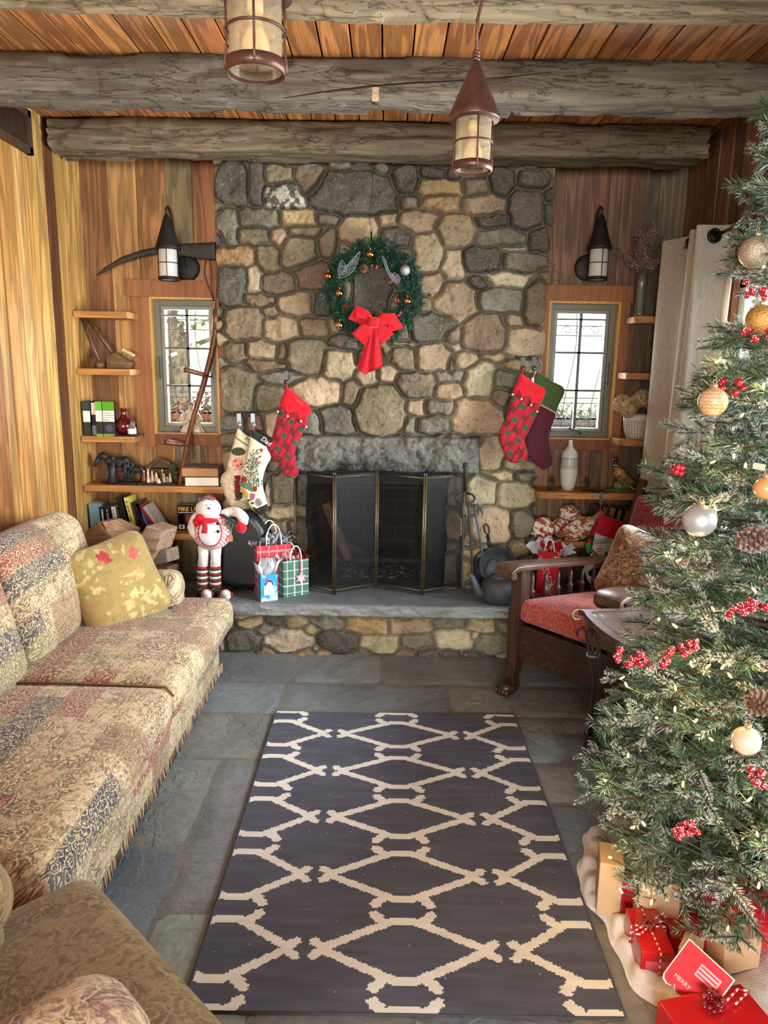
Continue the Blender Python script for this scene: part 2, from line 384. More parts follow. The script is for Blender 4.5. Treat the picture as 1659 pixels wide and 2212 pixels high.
    def build(s, name, mat, parent=None, local=False, bevel=0, smooth=None, sub=0):
        o = np_obj(name, s.v, s.f, mat, parent, s.c, False, s.w, local)
        fl = s.smf if smooth is None else [smooth]*len(s.f)
        o.data.polygons.foreach_set('use_smooth', fl)
        if bevel:
            m = o.modifiers.new('bevel', 'BEVEL'); m.width = bevel; m.segments = 2; m.limit_method = 'ANGLE'
        if sub:
            m = o.modifiers.new('sub', 'SUBSURF'); m.levels = m.render_levels = sub
        return o
def one(mb, name, mat, label, cat, group=None, **kw):
    """a thing that is one mesh: origin moved to its base centre"""
    o = mb.build(name, mat, **kw); me = o.data; n = len(me.vertices)
    co = np.empty(n*3, np.float32); me.vertices.foreach_get('co', co); co = co.reshape(-1, 3)
    c = np.array([(co[:, 0].min()+co[:, 0].max())/2, (co[:, 1].min()+co[:, 1].max())/2, co[:, 2].min()]); 
    me.vertices.foreach_set('co', (co - c).astype(np.float32).ravel()); o.location = c; WM[o.name] = Matrix.Translation(Vector(c.tolist())); me.update()
    return tag(o, label, cat, group)

# value noise for numpy
_G = RNG.random((64, 64, 8))
def vnoise(x, y, sc_=1, seed=0):
    x = np.asarray(x)*sc_ + seed*7.3; y = np.asarray(y)*sc_ + seed*3.1
    xi = np.floor(x).astype(int); yi = np.floor(y).astype(int); fx = x-xi; fy = y-yi; fx = fx*fx*(3-2*fx); fy = fy*fy*(3-2*fy); g = _G[:, :, seed % 8]
    a = g[xi % 64, yi % 64]; b = g[(xi+1) % 64, yi % 64]; c = g[xi % 64, (yi+1) % 64]; d = g[(xi+1) % 64, (yi+1) % 64]
    return (a*(1-fx)+b*fx)*(1-fy) + (c*(1-fx)+d*fx)*fy
def fbm(x, y, sc_=1, seed=0, o=4): return sum(vnoise(x, y, sc_*2**i, seed+i)*.5**i for i in range(o))/sum(.5**i for i in range(o))

def rbox(c, sz, r=.05, n=14, puff=(0, 0, 0), R=None):
    """rounded, puffed box -> (V, F)"""
    hs = np.array(sz)/2; r = min(r, hs.min()*.999); t = np.linspace(-1, 1, n+1); V = []; Fq = []
    for ax in range(3):
        for sg in (-1, 1):
            a, b = np.meshgrid(t, t, indexing='ij'); P = np.zeros((n+1, n+1, 3)); P[..., ax] = sg; P[..., (ax+1) % 3] = a*sg; P[..., (ax+2) % 3] = b
            base = sum(len(q) for q in V); V.append(P.reshape(-1, 3)); i, j = np.meshgrid(range(n), range(n), indexing='ij'); k = base + i*(n+1)+j
            Fq.append(np.stack([k, k+n+1, k+n+2, k+1], -1).reshape(-1, 4))
    V = np.concatenate(V); Fq = np.concatenate(Fq)
    V = np.sign(V)*(1-(1-np.abs(V))**1.35)
    Q = V*hs; inner = np.clip(Q, -(hs-r), hs-r); d = Q-inner; L = np.linalg.norm(d, axis=1, keepdims=True); L[L == 0] = 1
    P = inner + d/L*r
    U = V
    for ax in range(3):
        if puff[ax]:
            o = [q for q in range(3) if q != ax]; P[:, ax] += puff[ax]*np.sign(U[:, ax])*np.abs(U[:, ax])*(1-U[:, o[0]]**2)*(1-U[:, o[1]]**2)
    if R is not None: P = P @ np.array(R).T
    return P + np.array(c), Fq
def rb(name, mat, parent, c, sz, r=.05, n=14, puff=(0, 0, 0), R=None, col=(.5, .5, .5), local=False):
    V, Fq = rbox(c, sz, r, n, puff, R)
    o = np_obj(name, V, Fq, mat, parent, np.tile(col, (len(V), 1)), True, local=local)
    bm = bmesh.new(); bm.from_mesh(o.data); bmesh.ops.remove_doubles(bm, verts=bm.verts, dist=1e-5); bm.to_mesh(o.data); bm.free(); return o
def multi(name, mat, parent, blocks, col=(.5, .5, .5), local=False):
    """several rounded blocks of one upholstered part"""
    V = []; Fq = []; b = 0
    for (c, sz, r, puff) in blocks:
        v, f = rbox(c, sz, r, 14, puff); V.append(v); Fq.append(f+b); b += len(v)
    V = np.concatenate(V); o = np_obj(name, V, np.concatenate(Fq), mat, parent, np.tile(col, (len(V), 1)), True, local=local)
    bm = bmesh.new(); bm.from_mesh(o.data); bmesh.ops.remove_doubles(bm, verts=bm.verts, dist=1e-5); bm.to_mesh(o.data); bm.free(); return o

def _inside(px, py, poly):
    ins = np.zeros(px.shape, bool); n = len(poly)
    for i in range(n):
        x1, y1 = poly[i]; x2, y2 = poly[(i+1) % n]
        if y1 == y2: continue
        c = ((y1 > py) != (y2 > py)) & (px < (x2-x1)*(py-y1)/(y2-y1)+x1); ins ^= c
    return ins
def _dist(px, py, poly):
    best = np.full(px.shape, 1e9); bx = px.copy(); by = py.copy(); n = len(poly)
    for i in range(n):
        x1, y1 = poly[i]; x2, y2 = poly[(i+1) % n]; dx, dy = x2-x1, y2-y1; L = dx*dx+dy*dy+1e-12
        t = np.clip(((px-x1)*dx+(py-y1)*dy)/L, 0, 1); qx = x1+t*dx; qy = y1+t*dy; d = np.hypot(px-qx, py-qy); m = d < best
        best[m] = d[m]; bx[m] = qx[m]; by[m] = qy[m]
    return best, bx, by
def spline(pts, n=6):
    out = []; m = len(pts)
    for i in range(m):
        p0, p1, p2, p3 = [np.array(pts[(i+k-1) % m], float) for k in range(4)]
        for j in range(n):
            t = j/n; out.append(tuple(.5*((2*p1)+(-p0+p2)*t+(2*p0-5*p1+4*p2-p3)*t*t+(-p0+3*p1-3*p2+p3)*t**3)))
    return out
def relief(name, mat, parent, poly, fr, th=.02, R=.03, res=.004, colf=None, bump=None, flatback=False, smooth=True):
    """puffed solid whose outline is poly in the (u, v) plane of frame fr=(origin, eu, ev); thickness goes along en both ways"""
    O, eu, ev = [np.array(q, float) for q in fr]; en = np.cross(eu, ev)
    P = np.array(poly, float); x0, y0 = P.min(0)-res*1.5; x1, y1 = P.max(0)+res*1.5
    xs = np.arange(x0, x1+res, res); ys = np.arange(y0, y1+res, res); X, Y = np.meshgrid(xs, ys, indexing='ij')
    ins = _inside(X, Y, poly); d, bx, by = _dist(X, Y, poly)
    cell = ins[:-1, :-1] | ins[1:, :-1] | ins[1:, 1:] | ins[:-1, 1:]
    U = np.where(ins, X, bx); W = np.where(ins, Y, by); D = np.where(ins, d, 0)
    t = np.clip(D/R, 0, 1); h = th*np.sqrt(1-(1-t)**2)
    if bump is not None: h = h + bump(U, W)*np.minimum(1, t*2)
    idx = np.full(X.shape, -1); used = np.zeros(X.shape, bool)
    used[:-1, :-1] |= cell; used[1:, :-1] |= cell; used[1:, 1:] |= cell; used[:-1, 1:] |= cell
    n = used.sum(); idx[used] = np.arange(n); u, w, hh = U[used], W[used], h[used]
    base = O + u[:, None]*eu + w[:, None]*ev
    Vf = base + hh[:, None]*en; Vb = base - (0 if flatback else 1)*hh[:, None]*en*.7
    a, b, c, e = idx[:-1, :-1][cell], idx[1:, :-1][cell], idx[1:, 1:][cell], idx[:-1, 1:][cell]
    F1 = np.stack([a, b, c, e], 1); F2 = np.stack([e, c, b, a], 1)+n
    if colf is None: col = np.full((n, 3), .5)
    elif isinstance(colf, tuple): col = np.tile(colf, (n, 1))
    else: col = colf(u, w)
    o = np_obj(name, np.concatenate([Vf, Vb]), np.concatenate([F1, F2]), mat, parent, np.concatenate([col, col]), smooth)
    bm = bmesh.new(); bm.from_mesh(o.data); bmesh.ops.remove_doubles(bm, verts=bm.verts, dist=1e-6); bmesh.ops.dissolve_degenerate(bm, dist=1e-6, edges=bm.edges); bm.to_mesh(o.data); bm.free()
    return o
def pxpoly(pts, Y, sp=0):
    """image outline -> (X, Z) outline on the vertical plane at depth Y"""
    q = [WY(p[0], p[1], Y) for p in pts]; q = [(a.x, a.z) for a in q]; return spline(q, sp) if sp else q
def text(s, size, o, eu, ev, mat, parent, name='lettering', ext=.0006, align='LEFT', shear=0, col=(.8, .8, .8)):
    cu = bpy.data.curves.new(name, 'FONT'); cu.body = s; cu.size = size; cu.extrude = ext; cu.align_x = align; cu.shear = shear
    to = bpy.data.objects.new('t', cu); COL.objects.link(to); dg = bpy.context.evaluated_depsgraph_get()
    me = bpy.data.meshes.new_from_object(to.evaluated_get(dg)); bpy.data.objects.remove(to)
    n = len(me.vertices); co = np.empty(n*3); me.vertices.foreach_get('co', co); co = co.reshape(-1, 3)
    eu = np.array(eu, float); ev = np.array(ev, float); eu /= np.linalg.norm(eu); ev /= np.linalg.norm(ev); en = np.cross(eu, ev)
    V = np.array(o) + co[:, :1]*eu + co[:, 1:2]*ev + co[:, 2:]*en
    Fc = [list(p.vertices) for p in me.polygons]; bpy.data.meshes.remove(me)
    return np_obj(name, V, Fc, mat, parent, np.tile(col, (n, 1)))
def copytree(o, loc, rot=None, **tags):
    r = o.copy(); COL.objects.link(r); r.location = loc
    if rot is not None: r.rotation_euler = rot
    for ch in [c for c in o.children]:
        c = ch.copy(); COL.objects.link(c); c.parent = r
        for g in [q for q in ch.children]:
            e = g.copy(); COL.objects.link(e); e.parent = c
    tag(r, **tags); return r
XL, XR, YB, ZC = -1.65, 1.58, 4.15, 2.63
YF = 3.98          # mortar plane of the chimney
HZ = .285          # hearth slab top
GOLD = S(196, 140, 74); PALE = S(205, 160, 98); RUST = S(150, 88, 48); DARKB = S(98, 64, 40); GREYB = S(120, 104, 78); UMB = S(122, 76, 46)
# ---------------- floor: slate flags laid in a cement bed
def floor():
    V = []; Fq = []; C = []; Wt = []
    rects = []
    def row(y0, y1, xs):
        for a, b in zip(xs[:-1], xs[1:]): rects.append((a, y0, b, y1))
    row(3.29, 3.75, [-1.7, -.98, -.43, 0, .62, 1.2, 1.6]); row(2.97, 3.29, [-1.7, -1.1, -.45, .31, .95, 1.6])
    row(2.59, 2.97, [-1.7, -.9, -.2, .5, .73]); row(2.055, 2.59, [-1.7, -1.2, -.61]); row(1.5, 2.055, [-1.7, -1.1, -.61]); row(.9, 1.5, [-1.7, -1.2, -.61])
    row(1.78, 2.59, [-.61, -.25, .3]); row(1.1, 1.78, [-.61, -.3, .1, .45]); row(2.33, 2.59, [.3, .73]); row(1.78, 2.33, [.3, .73])
    row(2.83, 2.97, [.73, 1.6]); row(2.33, 2.83, [.73, 1.15, 1.6]); row(1.7, 2.33, [.73, 1.2, 1.6]); row(1.1, 1.78, [.45, .73]); row(1.1, 1.7, [.73, 1.2, 1.6]); row(.9, 1.1, [-.61, 0, .7, 1.6])
    y = .9
    rr = random.Random(5)
    while y > -3.2:
        h = rr.choice((.3, .45, .6)); x = -1.7; xs = [x]
        while x < 1.6: x = min(1.6, x + rr.choice((.3, .45, .6, .75))); xs.append(x)
        row(y-h, y, xs); y -= h
    g = .0028; cols = [S(124, 131, 130), S(112, 119, 119), S(132, 136, 132), S(118, 123, 119), S(108, 118, 122), S(126, 126, 121), S(106, 113, 115)]
    for k, (x0, y0, x1, y1) in enumerate(rects):
        w = rr.random(); c = vary(cols[k % 7], .12, rr); x0 += g; x1 -= g; y0 += g; y1 -= g; z = rr.uniform(0, .001)
        nx = max(2, int((x1-x0)/.03)); ny = max(2, int((y1-y0)/.03)); b = len(V)
        for i in range(nx+1):
            for j in range(ny+1):
                X = x0+(x1-x0)*i/nx; Y = y0+(y1-y0)*j/ny; e = min(i, nx-i, j, ny-j)
                jx = (vnoise(X, Y, 14, 1)-.5)*.008 if e == 0 else 0
                V.append((X+jx, Y+jx, (-.005 if e == 0 else z + (float(fbm(X, Y, 9, 2))-.5)*.004))); C.append(c); Wt.append(w)
        for i in range(nx):
            for j in range(ny):
                a = b+i*(ny+1)+j; Fq.append((a, a+ny+1, a+ny+2, a+1))
    b = len(V); V += [(-1.7, -3.3, -.004), (1.65, -3.3, -.004), (1.65, 3.75, -.004), (-1.7, 3.75, -.004), (-1.7, -3.3, -.1), (1.65, -3.3, -.1), (1.65, 4.4, -.1), (-1.7, 4.4, -.1)]
    C += [S(118, 118, 112)]*8; Wt += [0]*8; Fq += [(b, b+1, b+2, b+3), (b+4, b+7, b+6, b+5)]
    tag(np_obj('floor', V, np.array(Fq), 'slate', None, C, True, Wt), kind='structure')
floor()

# ---------------- board walls
def planks(mb, u0, u1, widths, cols, place, rnd, gap=.0018, jit=.004):
    """boards side by side along u; place(u0,u1,d,colour,w) adds the boxes"""
    u = u0; k = 0
    while u < u1 - 1e-4:
        w_ = widths[k % len(widths)] if isinstance(widths, list) else widths
        e = min(u1, u+w_); mb.wv = rnd.random(); place(u+gap, e-gap, rnd.uniform(0, jit), vary(cols[k % len(cols)], .1, rnd)); u = e; k += 1
# back wall with two window holes
W1 = (-1.30, -.93, 1.105, 1.85); W2 = (.885, 1.275, 1.11, 1.862)     # x0,x1,z0,z1
def back_wall():
    mb = MB(); r = random.Random(3)
    def col_boxes(a, b, d, c):
        zs = [(0, 2.75)]
        for (x0, x1, z0, z1) in (W1, W2):
            if a < x1 and b > x0:
                segs = []
                if a < x0 - .003: col_boxes(a, x0-.001, d, c); a = x0
                if b > x1 + .003: col_boxes(x1+.001, b, d, c); b = x1
                zs = [(0, z0), (z1, 2.75)]
        for z0, z1 in zs:
            if c == 'patch': mb.box((a, YB-d, z0), (b, YB+.05, z1), GREYB)
            else: mb.box((a, YB-d, z0), (b, YB+.05, z1), c, .0015)
    # left alcove boards as in the room: stained dark, pale, knotty, grey patched, rust
    xs = [XL-.03] + [WY(x, 480, YB).x for x in (236, 298, 360, 417)] + [-.78]
    for (a, b), c in zip(zip(xs[:-1], xs[1:]), (S(138, 92, 54), S(192, 142, 84), S(184, 130, 76), S(138, 118, 84), S(168, 112, 72))):
        mb.wv = r.random(); col_boxes(a+.001, b-.001, r.uniform(0, .004), c)
    mb.wv = .3; mb.box((-.78, YB, 0), (-.45, YB+.05, 2.75), RUST); mb.box((.45, YB, 0), (.75, YB+.05, 2.75), RUST); mb.box((-.45, YB+.4, 0), (.45, YB+.45, 2.75), RUST)
    xs = [.75] + [WY(x, 450, YB).x for x in (1218, 1277, 1313, 1340, 1392, 1422)] + [XR+.04]
    for (a, b), c in zip(zip(xs[:-1], xs[1:]), (S(152, 108, 76), S(146, 108, 80), S(140, 98, 72), S(126, 94, 72), S(136, 98, 72), S(116, 98, 78), S(122, 102, 80))):
        mb.wv = r.random(); col_boxes(a+.001, b-.001, r.uniform(0, .004), c)
    tag(mb.build('wall_back', 'wood_z'), kind='structure')
back_wall()
# left wall
mb = MB(); r = random.Random(8)
ub = [-3.3]
while ub[-1] < 2.6: ub.append(ub[-1] + r.choice((.11, .15, .19, .13)))
ub += [WX(x, 900, XL).y for x in (14, 33, 66, 84, 108, 132, 150)] 
ub = sorted(set([round(u, 3) for u in ub])) ; ub = [u for i, u in enumerate(ub) if i == 0 or u-ub[i-1] > .03] + [YB+.05]
lc = [S(204, 150, 82), S(220, 170, 98), S(160, 106, 56), S(212, 162, 90), S(196, 140, 74), S(226, 178, 106)]
for i, (a, b) in enumerate(zip(ub[:-1], ub[1:])):
    mb.wv = r.random(); c = vary(lc[i % 6], .1, r)
    if 3.72 < (a+b)/2 < 3.9: c = S(120, 76, 40)
    d = r.uniform(0, .006); mb.box((XL-.05, a+.0015, 0), (XL+d, b-.0015, 2.72), c, .0015)
tag(mb.build('wall_left', 'wood_z'), kind='structure')
# right wall with its big window opening
W3 = (1.15, 3.44, .62, 1.925)   # y0,y1,z0,z1
mb = MB(); y = -3.3; i = 0
rc = [S(142, 102, 76), S(128, 92, 68), S(150, 108, 80), S(116, 92, 72), S(136, 98, 72)]
while y < YB+.04:
    w_ = r.choice((.11, .14, .17)); e = min(YB+.05, y+w_); mb.wv = r.random(); c = vary(rc[i % 5], .12, r); d = r.uniform(0, .006); i += 1
    segs = [(y, e)]
    if y < W3[0] < e: segs = [(y, W3[0]), (W3[0], e)]
    if y < W3[1] < e: segs = [(y, W3[1]), (W3[1], e)]
    for a, b in segs:
        m = (a+b)/2
        for z0, z1 in (((0, W3[2]), (W3[3], 2.72)) if W3[0] < m < W3[1] else ((0, 2.72),)):
            mb.box((XR-d, a+.0012, z0), (XR+.05, b-.0012, z1), c, .0015)
    y = e
tag(mb.build('wall_right', 'wood_z'), kind='structure')
# wall behind the camera, with a broad glazed opening
mb = MB(); WR = (-1.3, 1.3, .75, 2.2)
for a in np.arange(-1.7, 1.64, .15):
    b = a+.148; m = (a+b)/2; mb.wv = r.random()
    for z0, z1 in (((0, WR[2]), (WR[3], 2.72)) if WR[0] < m < WR[1] else ((0, 2.72),)): mb.box((a, -3.35, z0), (b, -3.3, z1), vary(GOLD, .1, r))
tag(mb.build('wall_rear', 'wood_z'), kind='structure')
# ceiling boards run towards the fireplace
mb = MB(); x = -1.72; r = random.Random(21)
cc = [S(190, 126, 70), S(204, 140, 80), S(176, 114, 64), S(196, 132, 74), S(184, 118, 66)]
i = 0
while x < 1.66:
    mb.wv = r.random(); mb.box((x+.003, -3.35, ZC), (x+.1125-.003, YB+.05, ZC+.03), vary(cc[i % 5], .08, r), .002); x += .1125; i += 1
mb.wv = 0; mb.box((-1.75, -3.4, ZC+.03), (1.7, YB+.1, ZC+.06), S(70, 40, 22))
tag(mb.build('ceiling', 'wood_y'), kind='structure')
mb = MB()
for s_, x in ((1, XL), (-1, XR)):
    mb.wv = .4; mb.box((x-.12*(s_ > 0), -3.35, 2.72), (x+.12*(s_ < 0), YB, 2.8), DARKB)
# ---------------- hewn beams
def beam(name, y0, y1, z0, z1, x0, x1, seed, col, crack=False):
    nx, nr = 260, 44; V = []; C = []
    xs = np.linspace(x0, x1, nx); hy, hz = (y1-y0)/2, (z1-z0)/2; cy_, cz = (y0+y1)/2, (z0+z1)/2
    th = np.linspace(0, 2*pi, nr, endpoint=False)
    X, T = np.meshgrid(xs, th, indexing='ij'); p = 14
    cu = np.cos(T); su = np.sin(T); rr = (np.abs(cu)**p + np.abs(su)**p)**(-1/p)
    U = T*.35
    n = (fbm(X, U*2, 2.2, seed, 3)-.5)*.016 + (fbm(X, U*6, 9, seed+1, 3)-.5)*.006
    # adze cuts: stepped facets
    cell = np.floor(X*7 + vnoise(X*0, U, 5, seed)*3); st = (vnoise(cell, np.floor(U*9), .97, seed+2)-.5)*.012
    n = n + st*1.3
    if crack:
        yc = 0
    R1 = rr*(1) ; Yv = cy_ + cu*rr*hy + cu*n*2.2; Zv = cz + su*rr*hz + su*n*1.6
    V = np.stack([X, Yv, Zv], -1).reshape(-1, 3); i, j = np.meshgrid(np.arange(nx-1), np.arange(nr), indexing='ij')
    Fq = np.stack([i*nr+j, i*nr+(j+1) % nr, (i+1)*nr+(j+1) % nr, (i+1)*nr+j], -1).reshape(-1, 4)
    k = 1 + (fbm(X, U, 4, seed+3)-.5)*.3; C = np.array(col)*k.reshape(-1, 1)
    V = V.tolist(); Fl = Fq.tolist(); Fl.append(list(range(nr))); Fl.append(list(range((nx-1)*nr, nx*nr))[::-1])
    o = np_obj(name, V, Fl, 'beam_wood', None, C, True, np.full(len(V), seed*.13)); tag(o, kind='structure'); return o
woodmat('beam_wood', 'X', rough=.85, grain=.35, knots=True, bst=.8, dirt=.45)
BC = S(118, 108, 93)
b3 = beam('ceiling_beam', 3.72, 3.93, 2.487, 2.628, -1.615, 1.505, 3, S(118, 104, 82))
b2 = beam('ceiling_beam', 3.0, 3.17, 2.482, 2.632, -1.66, 1.58, 5, BC)
b1 = beam('ceiling_beam', 2.2, 2.38, 2.487, 2.632, -1.66, 1.58, 1, S(150, 132, 102))
for k, b in enumerate((b3, b2, b1)): b.name = 'trim_%d' % (k+1)
# long drying crack and pale scar on the middle beam
mb = MB(S(30, 25, 20)); pts = [WY(px, py, 2.982) for px, py in ((612, 212), (700, 198), (800, 186), (900, 178), (960, 176), (1100, 166), (1190, 156))]
mb.tube(pts, [.001, .0022, .0028, .0025, .002, .0015, .0006], 6); mb.build('beam_crack', 'bark', b2)
mb = MB(S(196, 176, 142))
for k in range(6): mb.obox(WY(811, 191+k*5, 2.979), (.028-.004*(k % 2), .006, .007), None, vary(S(196, 176, 142), .15))
mb.build('beam_scar', 'bark', b2)
# ---------------- fieldstone chimney
SC = dict(b=S(118, 102, 80), t=S(156, 136, 106), o=S(162, 136, 96), l=S(178, 162, 132), g=S(116, 110, 94), d=S(86, 80, 70), w=S(190, 184, 170), k=S(58, 56, 52))
MORT = np.array(S(98, 94, 82))
def field(name, parent, x0, x1, z0, z1, stones, yf, res=.0045, hmax=.068, hole=None, fill=True, seed=1, outer=0.012, maxr=.075):
    xs = np.arange(x0, x1+res, res); zs = np.arange(z0, z1+res, res); X, Z = np.meshgrid(xs, zs, indexing='ij')
    wx = X + (fbm(X, Z, 14, seed, 3)-.5)*.028; wz = Z + (fbm(X, Z, 14, seed+3, 3)-.5)*.028
    f1 = np.full(X.shape, 9.); f2 = np.full(X.shape, 9.); sid = np.zeros(X.shape, int); S_ = list(stones)
    def apply(k):
        nonlocal f1, f2, sid
        cx, cz, hw, hh, a, c = S_[k]; ca, sa = cos(a), sin(a); dx = wx-cx; dz = wz-cz
        u = (dx*ca+dz*sa)/hw; v = (-dx*sa+dz*ca)/hh; p = 2.3 + (k*37 % 10)/10*1.4
        # distance to the outline in metres, roughly
        rr = (np.abs(u)**p+np.abs(v)**p)**(1/p); m = min(hw, hh); f = (rr-1)*np.where(rr > 1, sqrt(hw*hh), m)/.05 + 1
        m1 = f < f1; f2 = np.where(m1, f1, np.minimum(f2, f)); sid = np.where(m1, k, sid); f1 = np.where(m1, f, f1)
    for k in range(len(S_)): apply(k)
    if fill:
        rr = random.Random(seed); cs = 'bbtggddtb'
        for it in range(240):
            g = np.where((f1 > 1.62), f1, 0)
            if hole is not None: g = np.where((X > hole[0]-.01) & (X < hole[1]+.01) & (Z < hole[2]+.02), 0, g)
            i, j = np.unravel_index(np.argmax(g), g.shape)
            if g[i, j] <= 0: break
            d = (f1[i, j]-1)*.05*.85; d = min(d, maxr); asp = rr.uniform(1, 1.7) if d > .05 else 1.2
            S_.append((X[i, j], Z[i, j], d*asp*.95, d*.9/asp**.3, rr.uniform(-.3, .3), rr.choice(cs))); apply(len(S_)-1)
    gap = np.minimum((1.30-f1)/.6, (f2-f1-.12)/.8); t = np.clip(gap, 0, 1)
    H = 1-(1-t)**3.2; sh = np.array([.55+.45*((k*53 % 17)/17) for k in range(len(S_))])
    tiltx = np.array([((k*29 % 13)/13-.5)*.25 for k in range(len(S_))]); tx = (X-np.array([s[0] for s in S_])[sid])*tiltx[sid]
    y = hmax*H*sh[sid] + tx*H + (fbm(X, Z, 20, seed+2, 4)-.5)*.024*H + (fbm(X, Z, 30, 4, 2)-.5)*.006
    colS = np.array([vary(SC[s[5]], .16, random.Random(k*7+seed)) for k, s in enumerate(S_)])
    mm = np.clip(t*20, 0, 1)[..., None]; k2 = (1+(fbm(X, Z, 8, 6, 3)-.5)*.5)[..., None]
    C = colS[sid]*mm*k2*.92 + MORT*(1-mm)
    white = np.array([s[5] == 'w' for s in S_])[sid]; wn = fbm(X, Z, 40, 5, 3); C = np.where((white & (wn < .5))[..., None], np.array(SC['d']), C)
    V = np.stack([X, yf-y, Z], -1); ok = np.ones(X.shape, bool)
    if outer: ok = ~(((X < x0+outer*2) | (X > x1-outer*2)) & (t <= 0)) 
    cell = ok[:-1, :-1] & ok[1:, :-1] & ok[1:, 1:] & ok[:-1, 1:]
    if hole is not None:
        Xc = X[:-1, :-1]+res/2; Zc_ = Z[:-1, :-1]+res/2; hx = (vnoise(Zc_, Xc*0, 9, 3)-.5)*.02
        cell &= ~((Xc > hole[0]+hx) & (Xc < hole[1]+hx) & (Zc_ < hole[2]))
    idx = np.arange(X.size).reshape(X.shape); a, b, c, e = idx[:-1, :-1][cell], idx[1:, :-1][cell], idx[1:, 1:][cell], idx[:-1, 1:][cell]
    return np_obj(name, V.reshape(-1, 3), np.stack([a, b, c, e], 1), 'stone', parent, C.reshape(-1, 3), True)
fp = thing('stone_fireplace', 'tall fieldstone chimney and fireplace with a rough stone lintel', 'fireplace', (0, 3.95, 0))
A = """85,130,75,100,0,d 205,125,38,90,0,d 320,80,65,42,0,b 465,95,75,70,0,b 345,180,98,60,-.15,w 680,175,215,105,0,d 930,110,62,66,0,d 1100,150,108,42,0,o 1100,228,100,38,0,o
1065,72,60,28,0,d 1160,75,28,25,0,d 1270,140,60,34,0,b 1315,230,100,46,.1,t 1400,110,62,58,0,d 1550,110,70,48,0,d 1520,245,85,98,0,d 1355,305,88,36,0,d 1395,387,120,42,0,g 1578,400,42,58,0,d
945,205,58,34,0,b 65,330,48,92,0,g 220,290,98,50,0,g 405,290,82,44,0,o 560,295,60,40,0,g 705,350,95,66,0,t 845,295,44,38,0,t 995,305,98,58,-.1,t 1180,360,90,75,0,t 890,380,80,48,0,d
195,385,70,43,0,b 318,390,47,43,0,t 455,355,90,28,0,b 415,465,90,76,0,b 560,415,50,74,-.2,b 105,475,90,48,0,o 262,487,60,68,.1,b 1035,465,80,104,.1,t 1160,515,48,80,0,l 1305,490,88,60,0,d
1510,505,105,48,0,g 1460,432,66,18,0,l 1430,590,118,36,0,l 90,625,63,98,0,d 198,590,38,58,.1,l 318,615,76,53,0,b 490,570,100,72,0,b 220,685,80,34,0,b 275,748,30,28,.5,b 405,717,90,63,0,t
530,710,58,58,0,d 145,805,94,83,0,b 320,828,92,60,-.2,t 485,820,68,50,0,b 105,945,54,56,0,b 235,930,78,48,0,t 330,950,26,46,0,b 250,1010,118,28,0,b 448,965,88,86,0,b 615,1000,80,80,.2,t
120,1125,84,113,0,b 330,1065,100,33,0,g 275,1165,75,58,0,b 500,1135,120,66,0,t 675,1140,54,64,0,b 745,1070,54,40,0,t 850,1050,44,42,0,t 805,1220,122,124,0,b 980,1100,90,66,0,b 1150,1060,74,28,0,g
1145,1130,68,40,0,t 1290,1075,76,90,.1,l 980,1213,48,38,0,t 1105,1210,74,38,0,g 1060,1295,80,40,0,g 955,1297,24,34,0,g 600,1270,88,68,0,d 460,1290,60,54,0,g 1290,1255,123,84,0,t 1065,965,80,66,0,t
920,970,60,56,0,b 1230,980,60,46,0,t 1155,1005,13,34,0,b 1160,915,34,17,0,l 1365,965,60,20,0,t 1060,610,74,58,0,t 1030,720,28,38,0,b 1175,700,104,100,0,t 1070,820,108,74,-.2,d 1155,850,44,48,0,b
920,850,34,44,0,b 915,902,65,18,0,b 1400,695,118,58,0,g 1555,705,58,108,0,b 1455,790,58,36,0,t 1310,850,110,90,0,b 1505,895,90,74,0,l 1285,610,58,28,0,d 630,900,68,38,0,d 760,640,100,115,0,d
830,930,28,58,0,b 640,640,48,58,0,b 1500,1010,78,34,0,t 1430,1080,74,44,0,g 1395,1170,50,58,0,b 1540,1110,58,54,0,g 1480,1220,66,54,0,b 1500,1330,76,48,0,b 90,1290,68,38,0,g 85,1375,58,44,0,b
200,1290,42,40,0,b 205,1385,50,44,0,b"""
st = []
for ln in A.split():
    x, y, w_, h_, a, c = ln.split(','); p = WY(460+float(x)*.446, 340+float(y)*.446, 3.94); k = .446*(3.94*cos(TH)+(CH-p.z)*sin(TH))/F
    st.append((p.x, p.z, float(w_)*k, float(h_)*k, -float(a), c))
B = """607,1053,28,38,b 652,1053,16,40,g 621,1108,50,15,t 604,1150,20,24,b 648,1160,22,38,b 578,1068,10,30,t 587,1012,12,16,b 498,985,16,30,t 500,1050,18,26,b 545,1090,24,20,g 500,1110,24,25,b 560,1030,16,26,b
1062,980,28,38,t 1124,1002,31,15,t 1077,1028,34,11,l 1134,1027,20,10,g 1042,1058,31,33,l 1114,1069,40,28,l 1063,1137,42,38,l 1128,1133,23,31,g 1122,1189,22,14,t 1085,1190,16,14,g 1030,1195,30,16,t
979,1137,20,31,b 981,1060,17,31,b 975,1228,17,28,g 1010,1235,16,22,t 1050,1230,20,22,t 1095,1235,24,26,b 1140,1230,18,28,g 648,1232,20,30,b 600,1210,24,30,g 1010,995,18,36,b 560,1180,20,30,b 520,1170,20,30,g 500,1230,22,28,b 550,1245,24,26,d"""
for ln in B.split():
    x, y, w_, h_, c = ln.split(','); p = WY(float(x), float(y), 3.94); k = (3.94*cos(TH)+(CH-p.z)*sin(TH))/F
    st.append((p.x, p.z, float(w_)*k, float(h_)*k, 0, c))
OPX0, OPX1, OPZ = -.425, .345, .95
field('stone_face', fp, -.885, .83, HZ-.02, 2.56, st, YF, hole=(OPX0, OPX1, OPZ), seed=1)
